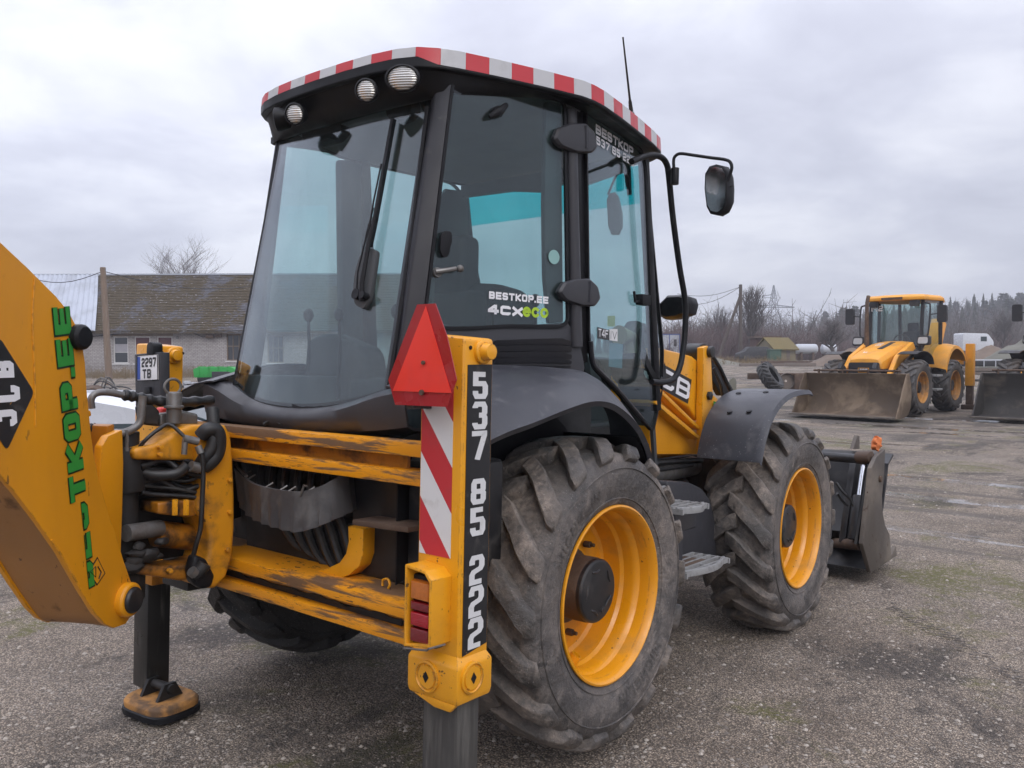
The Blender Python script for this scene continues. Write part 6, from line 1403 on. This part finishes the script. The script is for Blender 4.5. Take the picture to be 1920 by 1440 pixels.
# ------------------------------------------------------------------ trees
M['bark'] = pbr('bare_bark', (.085,.072,.065), .9, var=.3, vscale=5); M['birch'] = pbr('birch_bark', (.16,.145,.145), .85, var=.4, vscale=4); M['twig'] = pbr('reddish_twigs', (.125,.082,.075), .9, var=.3, vscale=1.2); M['twig2'] = pbr('grey_twigs', (.115,.098,.088), .9, var=.3, vscale=1.2)
M['needle'] = pbr('spruce_needles', (.060,.066,.046), .85, var=.4, vscale=.6); M['drygrass'] = pbr('dry_grass', (.20,.145,.075), .9, var=.35, vscale=1.0)
def branch(mb, p, d, ln, r, lvl, rnd, up=.25, kids=(4,5), spread=.75):
    pts = [p]; dd = d.copy(); n = 4
    for i in range(n):
        dd = (dd+V(rnd.uniform(-.16,.16), rnd.uniform(-.16,.16), rnd.uniform(-.05,.12)+up*.25)).normalized(); pts.append(pts[-1]+dd*ln/n)
    mb.tube(pts, [r, r*.82, r*.62, r*.45, r*.22], 5 if lvl > 1 else 3, caps=False)
    if lvl == 0: return
    for k in range(rnd.randint(*kids)):
        t = rnd.uniform(.3, 1.0); i = min(int(t*n), n-1); q = pts[i].lerp(pts[i+1], t*n-i); a = rnd.uniform(0, 2*math.pi)
        side = V(math.cos(a), math.sin(a), rnd.uniform(-.1,.5)); nd = (dd*(1-spread*.5)+side*spread).normalized()
        branch(mb, q, nd, ln*rnd.uniform(.48,.72), r*.48, lvl-1, rnd, up, kids, spread)
def bare_tree(px, d, ytop, label, seed, lvl=4, spread=.6, r=.22, kids=(5,6), up=.5, bark='bark', name='bare_tree', base=None, wide=1.0):
    p = wat(px, d); z0 = gh(p.x, p.y) if base is None else base; h = zat(ytop, d)-z0; rnd = random.Random(seed)
    T = empty(name, (p.x, p.y, z0)); tag(T, label, 'tree', 'leafless trees')
    mb = MB(); pts = [V(0,0,-.3)]; 
    for i in range(1, 7): pts.append(V(rnd.uniform(-.12,.12)*i*.4, rnd.uniform(-.12,.12)*i*.4, h*.80*i/6))
    mb.tube(pts, [r*(1-.13*i) for i in range(7)], 8); mb.done('trunk', M[bark], T)
    mb = MB()
    for k in range(26):
        t = rnd.uniform(.28, 1.0); i = min(int(t*6), 5); q = pts[i].lerp(pts[i+1], t*6-i); a = rnd.uniform(0, 2*math.pi)
        branch(mb, q, V(math.cos(a)*wide, math.sin(a)*wide, .9+t*.6).normalized(), h*.34*(1.25-t*.62), r*.42*(1.2-t*.8), lvl-2, rnd, up, kids, spread)
    mb.done('crown', M[bark], T, weld=False)
bare_tree(348, 92, 452, 'bare birch rising behind the roof of the brick building', 5, 4, .75, .20, (5,7), .15, 'birch', 'birch_tree', wide=1.25)
bare_tree(1408, 84, 548, 'tall bare tree standing just right of the strutted pole', 8, 4, .6, .28, (5,7), .5)
bare_tree(1560, 74, 600, 'low spreading bare tree in front of the white tank', 13, 4, .9, .20, (5,7), .05, wide=1.6)
bare_tree(1345, 95, 575, 'thin bare tree left of the strutted pole', 21, 4, .5, .16, (4,6), .5)
bare_tree(1880, 95, 590, 'bare tree beyond the far yard at the right edge', 33, 4, .7, .2, (5,6), .3)
def hz(x, y):
    """hill behind the yard, in camera-aligned terms"""
    q = V(x-CAMW[0], y-CAMW[1], 0); d = q.dot(FF); l = q.dot(FR); t = min(max((d-110)/170, 0), 1); s = min(max((l/max(d, 1)+.02)/.62, 0), 1.3)
    return 1.35+t*t*(3-2*t)*(.6+12.0*s)+1.2*mnoise.noise(V(x*.02, y*.02, 1))*t
M['hill'] = pbr('scrubby_hillside', (.085,.075,.055), .95, var=.35, vscale=.12, dirt=(.10,.105,.05), dscale=.08, dlo=.45, dhi=.6, damt=.7)
mb = MB(); rows = []
for i in range(34):
    d = 100+9*i; rows.append([V(*(CAMW[:2]), 0)+FF*d+FR*(d*(-.75+1.7*j/60)) for j in range(61)])
for r_ in rows:
    for q in r_: q.z = hz(q.x, q.y)-.25
mb.grid(rows); tag(mb.done('hill', M['hill'], ang=80), kind='structure')
# spruces and pines along the skyline
def conifer(mb, p, h, w, rnd, pine=False):
    mb.tube([p, p+V(0,0,h*.5), p+V(0,0,h)], [h*.014, h*.010, .02], 4, caps=False)
    n = 15 if not pine else 9
    for k in range(n):
        t = (k+.5)/n; z = h*(lerp(.12,.98,t) if not pine else lerp(.45,.97,t)); rr = w*((1-t)**.85*1.0+.06 if not pine else .55+.5*math.sin(t*3.0)); m = 8
        for j in range(m):
            a = 2*math.pi*(j+rnd.random())/m; rad = rr*rnd.uniform(.55,1.15); dz = -rad*rnd.uniform(.15,.5) if not pine else rad*rnd.uniform(-.1,.35)
            c = p+V(0,0,z); e = c+V(math.cos(a)*rad, math.sin(a)*rad, dz); s = V(-math.sin(a), math.cos(a), 0)*rad*rnd.uniform(.22,.40)
            mid_ = c.lerp(e, .55); up_ = V(0,0,h*.030*rnd.uniform(.6,1.6))
            mb.poly([c+up_, mid_-s+up_*.2, e, mid_+s+up_*.2]); mb.poly([c-up_*.3, mid_+up_*.9, e+V(0,0,-.04*h*rnd.random()), mid_-up_*1.4])
rnd = random.Random(17); mb = MB()
for k in range(430):
    d = rnd.uniform(170, 330); u = rnd.uniform(-.02, .66) if k > 60 else rnd.uniform(.12, .66)
    q = V(CAMW[0], CAMW[1], 0)+FF*d+FR*(d*u); q.z = hz(q.x, q.y)-.4; h = rnd.uniform(5, 9.5)*(1.0 if u > .36 else .66); conifer(mb, q, h, h*rnd.uniform(.14,.20), rnd, rnd.random() < .15)
tag(mb.done('forest', M['needle'], weld=False, flat=True), 'distant dark conifer wood along the skyline on the right', 'forest', kind='stuff')
# bare thickets at the edge of the yard
def thicket(name, label, mat, spots, seed, hmin, hmax, n, twigs=14):
    rnd = random.Random(seed); mb = MB()
    for k in range(n):
        u0, u1, d0, d1 = spots[k % len(spots)]; d = rnd.uniform(d0, d1); px = rnd.uniform(u0, u1); p = wat(px, d)
        z = max(gh(p.x, p.y), hz(p.x, p.y)-.25 if d > 100 else 0); p.z = z-.1; h = rnd.uniform(hmin, hmax)
        for j in range(twigs):
            a = rnd.uniform(0, 6.28); lean = rnd.uniform(.05,.55); q = p+V(rnd.gauss(0,.4), rnd.gauss(0,.4), 0); e = q+V(math.cos(a)*lean*h, math.sin(a)*lean*h, h*rnd.uniform(.55,1.0)); mid_ = q.lerp(e,.5)+V(0,0,h*.08)
            r = .008*h*rnd.uniform(.5,1.2)+.006; mb.tube([q, mid_, e], [r, r*.7, r*.25], 3, caps=False)
            for s in range(4):
                t = rnd.uniform(.3,1); b = q.lerp(e, t); f = b+V(rnd.gauss(0,1), rnd.gauss(0,1), rnd.uniform(.2,1.2)).normalized()*h*rnd.uniform(.12,.30); mb.tube([b, f], [r*.5, r*.15], 3, caps=False)
    tag(mb.done(name, mat, weld=False, flat=True), label, 'thicket', kind='stuff')
thicket('thicket', 'reddish leafless thicket at the far edge of the yard', M['twig'], [(1230,1420,84,100),(1560,1960,90,120),(1430,1560,92,110),(1230,1420,84,100)], 3, 2.2, 4.6, 240, 12)
thicket('hillside_scrub', 'grey leafless scrub covering the hillside behind the yard', M['twig2'], [(1250,1980,110,230)], 4, 4.0, 9.0, 460, 10)
thicket('dry_weeds', 'dry brown weeds along the foot of the brick wall', M['drygrass'], [(120,470,52,59),(1290,1480,66,80)], 6, .35, .9, 260, 12)
# ------------------------------------------------------------------ pylon
def pylon():
    d = 300; p = wat(1449, d); zb = 6.0; T = empty('power_pylon', (p.x, p.y, zb)); tag(T, 'steel lattice power pylon on the skyline right of the cab', 'pylon')
    h = zat(535, d)-zb; mb = MB(); M['lattice'] = pbr('lattice_steel', (.16,.17,.19), .6, .2)
    W = lambda z: 2.6*(1-z/h)**1.0+.25 if z < h*.72 else .9*(1-z/h)/.28+.1
    zs_ = [h*q for q in (0,.16,.32,.46,.58,.68,.76,.84,.92,1.0)]
    for sx in (-1,1):
        for sy in (-1,1): mb.tube([V(sx*W(z), sy*W(z), z) for z in zs_], .13, 4)
    for a, b in zip(zs_, zs_[1:]):
        for s in (-1,1):
            mb.tube([V(-W(a), s*W(a), a), V(W(b), s*W(b), b)], .08, 3); mb.tube([V(W(a), s*W(a), a), V(-W(b), s*W(b), b)], .08, 3)
    mb.done('mast', M['lattice'], T)
    for z, l in ((h*.64, 7.5),):
        mb = MB(); mb.tube([FR*(-l)+V(0,0,z), V(0,0,z+.9), FR*l+V(0,0,z)], .16, 4); mb.tube([FR*(-l)+V(0,0,z), FR*l+V(0,0,z-.1)], .16, 4)
        for k in range(-4, 5): mb.tube([FR*(l*k/5)+V(0,0,z), FR*(l*(k+.5)/5)+V(0,0,z+.5)], .07, 3)
        mb.done('cross_arm', M['lattice'], T)
    mb = MB(); mb.tube([V(0,0,h*.82)-FR*4.2, V(0,0,h*.85)], .14, 4); mb.tube([V(0,0,h*.80)-FR*4.2, V(0,0,h*.79)], .1, 4); mb.done('cross_arm', M['lattice'], T)
pylon()
# ------------------------------------------------------------------ sheds, tanks and heaps at the edge of the yard
def local(name, px, d, label, cat, yaw=0.0, group=None):
    T = empty(name); T.matrix_world = frame_at(px, d, yaw); tag(T, label, cat, group); return T
M['plaster'] = pbr('ochre_plaster', (.22,.19,.115), .9, var=.2, vscale=1); M['mossroof'] = pbr('mossy_felt_roof', (.15,.115,.04), .95, var=.3, vscale=1.2); M['brownwall'] = pbr('red_brown_boards', (.10,.055,.045), .9, var=.25)
M['sitewhite'] = pbr('white_site_cabin', (.46,.48,.52), .5, var=.06); M['siteblue'] = pbr('blue_trim', (.04,.08,.28), .5); M['earth'] = pbr('brown_earth', (.155,.115,.085), .95, var=.35, vscale=1.5, bumps=.6, bscale=6); M['earth2'] = pbr('grey_green_heap', (.16,.155,.125), .95, var=.25, vscale=1.0, bumps=.5, bscale=6); M['timber'] = pbr('old_timber', (.17,.14,.12), .9, var=.3, vscale=2)
d = 78; T = local('garden_hut', 1470, d, 'small ochre gabled hut with a mossy roof at the far edge of the yard', 'hut', R(18)); s = d/FPX
zb_ = -.2; w = 50*s; hE = zat(650, d)-T.matrix_world.translation.z; hR = zat(634, d)-T.matrix_world.translation.z
mb = MB(); mb.prism([V(w*.5,0,zb_), V(w*.5,0,hE), V(w*.5,1.3,hR), V(w*.5,2.6,hE), V(w*.5,2.6,zb_)], (-w,0,0)); mb.done('wall', M['plaster'], T)
for a, b in ((0, 1.3), (2.6, 1.3)):
    mb = MB(); e_ = -.35 if a == 0 else 2.95; mb.prism([V(w*.56,e_,hE-.22), V(w*.56,1.3,hR+.10), V(w*.56,1.3,hR-.02), V(w*.56,e_,hE-.34)], (-w*1.12,0,0)); mb.done('roof', M['mossroof'], T)
mb = MB(); mb.box((w*.1,-.03,zb_),(w*.24,.0,1.3)); mb.done('door', M['timber'], T)
T = local('lean_to_shed', 1428, 80, 'dark red-brown shed left of the ochre hut', 'shed'); mb = MB(); mb.box((-.6,0,-.2),(1.6,2,zat(634,80)-T.matrix_world.translation.z)); mb.done('wall', M['brownwall'], T); mb = MB(); mb.box((-.8,-.3,zat(634,80)-T.matrix_world.translation.z+.01),(1.8,2.2,zat(630,80)-T.matrix_world.translation.z)); mb.done('roof', M['rust'], T)
T = local('parked_wreck', 1425, 76, 'dark derelict car beside the ochre hut', 'car'); mb = MB(); mb.prism(roundpoly([V(-1.9,0,.3), V(1.9,0,.3), V(1.9,0,.8), V(1.2,0,.95), V(.7,0,1.4), V(-.9,0,1.4), V(-1.4,0,.95), V(-1.9,0,.8)], .15, 3), (0,1.6,0)); mb.done('body', M['farblack'], T, bevel=.05)
for x in (-1.2,1.2): mb = MB(); mb.cyl((x,-.04,.3),(x,.2,.3),.32,14); mb.done('wheel', M['rubber_dark'], T)
T = local('green_container', 1452, 74, 'small green container in front of the ochre hut', 'container'); mb = MB(); M['dullgreen'] = pbr('dull_green_paint', (.035,.085,.055), .6, var=.2); mb.box((-.45,0,-.2),(.6,.8,1.05)); mb.done('body', M['dullgreen'], T, bevel=.05); mb = MB(); mb.box((-.5,-.05,1.05),(.65,.85,1.15)); mb.done('lid', M['dullgreen'], T, bevel=.02)
for px, ln, lab in ((1517, 2.3, 'white horizontal tank beside the ochre hut'), (1560, 1.5, 'white tank partly behind the spreading bare tree')):
    T = local('storage_tank', px, 82, lab, 'tank', group='white tanks'); r = 9*82/FPX*1.05
    mb = MB(); z = zat(654,82)-T.matrix_world.translation.z; k = 20
    mb.lathe([(.001,-ln*.5),(r*.6,-ln*.49),(r*.92,-ln*.44),(r,-ln*.36),(r,ln*.36),(r*.92,ln*.44),(r*.6,ln*.49),(.001,ln*.5)], (0,1,z), (1,0,0), 28); mb.done('shell', M['sitewhite'], T)
    for x in (-ln*.25, ln*.25): mb = MB(); mb.box((x-.1,.5,-.3),(x+.1,1.5,z-r*.7)); mb.done('saddle', M['rust'], T)
T = local('site_cabin', 1258, 86, 'white site cabin with blue trim seen beside the loader arm', 'cabin'); s = 86/FPX; zt = zat(626,86)-T.matrix_world.translation.z
mb = MB(); mb.box((-38*s,0,-.3),(16*s,2.4,zt)); mb.done('wall', M['sitewhite'], T)
for x in (-38, -4, 15): mb = MB(); mb.box((x*s,-.03,-.3),((x+1.6)*s,.0,zt)); mb.done('trim', M['siteblue'], T)
mb = MB(); mb.box((-38*s,-.03,zt-.1),(16*s,.0,zt)); mb.done('trim', M['siteblue'], T); mb = MB(); mb.box((5*s,-.04,1.5),(10*s,-.0,2.2)); mb.done('vent', M['farblack'], T)
def heap(name, px, d, wpx, ytop, label, mat, seed, dep=3.0, cat='heap'):
    p = wat(px, d); w = wpx*d/FPX; z0 = gh(p.x, p.y); h = zat(ytop, d)-z0; mb = MB(); rows = []
    for i in range(19):
        row = []
        for j in range(25):
            u, v = -1+2*j/24, -1+2*i/18; f = max(0, 1-(u*u+v*v)**.5)**.8; n = mnoise.fractal(V(u*2+seed, v*2, seed), 1.0, 2.0, 4)
            row.append(V(0,0,f*h*(1+.35*n)-.05)+FR*(u*w/2)+FF*(v*dep))
        rows.append(row)
    mb.grid(rows); o = mb.done(name, mat, ang=70); o.location = (p.x, p.y, z0); return tag(o, label, cat, 'heaps')
heap('earth_heap', 1590, 62, 150, 652, 'heap of brown earth left of the facing backhoe loader', M['earth'], 3)
heap('earth_heap', 1860, 66, 150, 648, 'heap of brown earth behind the yellow stabiliser post', M['earth'], 7)
heap('grey_heap', 1925, 52, 150, 628, 'grey-green heap rising at the right edge', M['earth2'], 9, 4)
heap('grey_heap', 1330, 70, 130, 668, 'low weedy bank left of the beams', M['earth2'], 12)
for px, d, ln, lab, yaw, h_ in ((1430, 62, 3.6, 'long pale timber beam lying at the edge of the yard', .12, .22), (1475, 64, 4.0, 'dark timber beam lying behind the pale one', .05, .35), (1500, 60, 2.2, 'short dark pipe lying near the earth heap', -.05, .28)):
    T = local('timber_beam', px, d, lab, 'beam', yaw, 'beams on the ground'); mb = MB(); mb.box((-ln/2,-.15,.02),(ln/2,.15,h_)); mb.done('beam', M['timber'] if h_ < .3 else M['rust'], T, bevel=.02)
T = local('flat_trailer', 1855, 36, 'low grey trailer parked behind the facing backhoe loader', 'trailer'); s = 36/FPX
for y0, y1, mm, nm in ((674,676.5,'sitewhite','deck'),(676.5,687,'farblack','side'),(690,696,'timber','log'),(697,703,'timber','log')):
    mb = MB(); zt = zat(y0,36)-T.matrix_world.translation.z; zb = zat(y1,36)-T.matrix_world.translation.z; mb.box((-60*s,0,zb),(45*s,1.5,zt)); mb.done(nm, M[mm], T, bevel=.02)
for x in (-34,-12,10): mb = MB(); mb.box((x*s,-.03,zat(687,36)-T.matrix_world.translation.z),((x+1.5)*s,0,zat(676,36)-T.matrix_world.translation.z)); mb.done('stake', M['sitewhite'], T)
T = local('white_van', 1833, 70, 'white vehicle beyond the brown heaps on the right', 'van'); mb = MB(); mb.prism(roundpoly([V(-1.3,0,.3), V(1.3,0,.3), V(1.3,0,1.1), V(.8,0,1.75), V(-1.3,0,1.8)], .15, 3), (0,1.5,0)); mb.done('body', M['carwhite'], T, bevel=.06); mb = MB(); mb.box((.2,-.02,1.1),(.7,.0,1.5)); mb.done('window', M['carglass'], T)
for q in list(T.children): q.location.z += .55
# spare wheel leaning on a small drawbar trailer
T = local('tyre', 1444, 31, 'worn tractor tyre leaning in the yard behind the front mudguard', 'tyre'); ty = proto[True][1].copy(); COL.objects.link(ty); ty.name = 'tyre_casing'; ty.parent = T; ty.scale = (1.0,.90,.90); ty.location = (0,0,.50); ty.rotation_euler = (0,R(-32),R(-35))
T = local('drawbar_trailer', 1462, 31.8, 'rusty steel drawbar frame behind the leaning tyre', 'trailer'); s = 31.8/FPX
mb = MB(); mb.box((-58*s,0,.38),(58*s,.25,.62)); mb.box((26*s,-.1,.0),(52*s,.4,.6)); mb.done('frame', M['rust'], T, bevel=.02); mb = MB(); mb.lathe([(.30,0),(.30,.12),(.05,.12)], (10*s,-.2,.32), (0,1,0), 20); mb.done('disc', M['timber'], T)
T = local('bollard', 1374, 28, 'short grey round-topped post left of the leaning tyre', 'post'); mb = MB(); mb.prism(roundpoly([V(-.12,0,0), V(.12,0,0), V(.13,0,.52), V(.04,0,.66), V(-.1,0,.55)], .06, 4), (0,.12,0)); mb.done('body', M['earth2'], T, bevel=.02)
# green road sweeper attachment by the building
T = local('sweeper_attachment', 402, 44, 'bright green sweeper attachment lying before the brick building', 'attachment'); s = 44/FPX
mb = MB(); mb.prism(roundpoly([V(-38*s,0,.30), V(38*s,0,.34), V(40*s,0,.72), V(32*s,0,.86), V(-30*s,0,.86), V(-40*s,0,.74)], .06, 3), (0,.9,0)); G = mb.done('hood', M['greenpaint'], T, bevel=.03)
for x in (-30,-12,6,24): mb = MB(); mb.box((x*s,-.03,.34),((x+2)*s,.92,.89)); mb.done('rib', M['greenpaint'], G)
mb = MB(); mb.cyl((-34*s,.4,.28),(34*s,.4,.28),.27,16); mb.done('brush', M['farblack'], T); mb = MB(); mb.box((-2*s,-.25,.20),(30*s,.0,.62)); mb.done('motor', M['farblack'], T, bevel=.03)
# scrap heap with loose cables
p = wat(196, 30); T = empty('scrap_heap', (p.x, p.y, gh(p.x, p.y))); tag(T, 'dark scrap heap with loose cables behind the boom', 'scrap heap'); rnd = random.Random(9)
for k in range(7):
    mb = MB(); c = FR*rnd.uniform(-.6,.9)+FF*rnd.uniform(-.3,.3)+V(0,0,rnd.uniform(.1,.4)); mb.sphere(c, rnd.uniform(.15,.35), 10, 7, (1.2,1,.7))
    for q in mb.bm.verts: q.co += V(*(mnoise.noise_vector(q.co*4)*.12))
    mb.done('scrap_lump', M[rnd.choice(['farblack','rust','steel'])], T)
for k in range(7):
    mb = MB(); a = FR*rnd.uniform(-.7,0)+V(0,0,.2); b = FR*rnd.uniform(.5,1.4)+V(0,0,.1); mb.tube([a, a.lerp(b,.3)+V(0,0,rnd.uniform(.3,.7)), a.lerp(b,.7)+V(0,0,rnd.uniform(.2,.5)), b], .025, 6, smooth_path=4); mb.done('cable', M[rnd.choice(['steel','wire'])], T)
p = wat(345, 40); T = empty('rubble_heap', (p.x, p.y, gh(p.x, p.y))); tag(T, 'small pale rubble heap left of the green sweeper', 'heap', 'heaps')
for k in range(16):
    mb = MB(); c = FR*rnd.gauss(0,.5)+FF*rnd.gauss(0,.3)+V(0,0,abs(rnd.gauss(0,.12))); q = rnd.uniform(.08,.2); mb.box(c-V(q,q,q*.5), c+V(q,q,q*.5), Matrix.Rotation(rnd.random(), 4, 'Z')); mb.done('rubble', M[rnd.choice(['sitewhite','timber','earth2'])], T)
# white car on the far side of the machine
def car():
    d = 8.2; T = local('white_car', 236, d, 'white car parked on the far side of the loader, seen behind its frame', 'car', R(-4)); 
    side = [(-2.6,.32),(1.62,.30),(1.70,.55),(1.66,.80),(1.45,.96),(.75,1.06),(.10,1.25),(-.45,1.34),(-1.5,1.335),(-2.25,1.24),(-2.55,1.0),(-2.65,.6)]
    P = roundpoly([V(x,0,z) for x, z in side], .12, 4); c = V(-.5,0,.8)
    mb = MB(); mb.rings([[c.lerp(p,.93)+V(0,.0,0) for p in P], [p+V(0,.12,0) for p in P], [p+V(0,1.62,0) for p in P], [c.lerp(p,.93)+V(0,1.74,0) for p in P]]); mb.done('body', M['carwhite'], T, ang=45)
    mb = MB(); mb.prism([V(.62,-.012,1.02), V(.08,.03,1.22), V(-.45,.05,1.31), V(-1.5,.05,1.30), V(-2.0,.03,1.18), V(-1.95,-.0,1.02)], (0,.05,0)); mb.done('side_window', M['carglass'], T)
    mb = MB(); mb.prism([V(.76,.2,1.065), V(.13,.25,1.28), V(.13,1.5,1.28), V(.76,1.55,1.065)], V(.01,0,.015)); mb.done('windscreen', M['carglass'], T)
    for x in (-1.75, 1.0): mb = MB(); mb.lathe([(.33,0),(.33,.18),(.2,.2),(.2,.0)], (x,-.02,.33), (0,1,0), 24); mb.done('wheel', M['rubber_dark'], T)
    mb = MB(); mb.prism(roundpoly([V(.5,-.2,1.06), V(.70,-.2,1.06), V(.68,-.2,1.18), V(.54,-.2,1.18)], .03, 3), (0,.16,0)); mb.done('door_mirror', M['carwhite'], T)
    mb = MB(); mb.box((-2.66,.2,.82),(-2.58,.5,1.0)); mb.done('tail_lamp', M['tail_red'], T)
car()

# ------------------------------------------------------------------ loose stones on the yard
rnd = random.Random(23); vs_, fs_ = [], []
ico = [V(0,0,1), V(.9,0,.1), V(.28,.85,.15), V(-.72,.53,.05), V(-.72,-.53,.12), V(.28,-.85,.05)]
for k in range(26000):
    d = 2.2+rnd.random()**1.7*11; px = rnd.uniform(-60, 1980); p = wat(px, d); r = rnd.choice([.0035,.004,.005,.005,.006,.007,.009,.013])*rnd.uniform(.7,1.2)*(1+d*.02); a = rnd.uniform(0,6.28)
    z = gh(p.x, p.y)+.012*mnoise.noise(V(p.x*.7, p.y*.7, 3))-.006; b = len(vs_); ca, sa = math.cos(a), math.sin(a); sq = rnd.uniform(.45,.8); st_ = rnd.uniform(.75,1.3)
    for q in ico: x, y = q.x*r*st_, q.y*r; vs_.append((p.x+x*ca-y*sa, p.y+x*sa+y*ca, z+q.z*r*sq))
    for i in range(1,6): fs_.append((b, b+i, b+(i % 5)+1))
me = bpy.data.meshes.new('gravel'); me.from_pydata(vs_, [], fs_); o = bpy.data.objects.new('gravel', me); COL.objects.link(o)
m_, nt, b_, o_ = newmat('loose_stones'); ge = N(nt, 'ShaderNodeNewGeometry'); L(nt, mixc(nt, ge.outputs['Random Per Island'], (.13,.11,.095), (.44,.39,.335)), b_.inputs['Base Color']); b_.inputs['Roughness'].default_value = .85; me.materials.append(m_)
tag(o, 'loose grey stones scattered over the yard', 'gravel', kind='stuff')

# tyre track pressed into the yard
mb = MB(); a_, b_t = gw(1660,1130), gw(1935,1285); dr = (b_t-a_).normalized(); sd_ = V(-dr.y, dr.x, 0); n_ = int((b_t-a_).length/.05)
rnd = random.Random(31)
for k in range(n_):
    for r_ in (-1, 0, 1):
        if rnd.random() < .25: continue
        c = a_.lerp(b_t, (k+.5*(r_ % 2))/n_)+sd_*(.045*r_); c.z = gh(c.x, c.y)+.004; q = dr*.012+sd_*.006; w = sd_*rnd.uniform(.010,.018)+dr*.006
        mb.poly([c-q-w, c+q-w, c+q+w, c-q+w])
tag(mb.done('tyre_track', pbr('damp_dark_earth', (.055,.046,.040), .8, var=.3, vscale=20), weld=False, flat=True), kind='structure')
# ------------------------------------------------------------------ damp air over the yard
hb = MB(); c0 = V(CAMW[0], CAMW[1], 0); hb.box((-760,-760,-9), (760,760,42)); HZ = hb.done('haze', None, weld=False, flat=True)
HZ.data.materials.clear(); hm = bpy.data.materials.new('damp_air'); hm.use_nodes = True; hm.node_tree.nodes.clear()
ho = N(hm.node_tree, 'ShaderNodeOutputMaterial'); hv = N(hm.node_tree, 'ShaderNodeVolumePrincipled'); hv.inputs['Density'].default_value = .0013; hv.inputs['Color'].default_value = (.90,.92,1.0,1); hv.inputs['Anisotropy'].default_value = .3
L(hm.node_tree, hv.outputs[0], ho.inputs['Volume']); HZ.data.materials.append(hm); tag(HZ, 'thin grey haze over the yard', 'haze', kind='stuff')
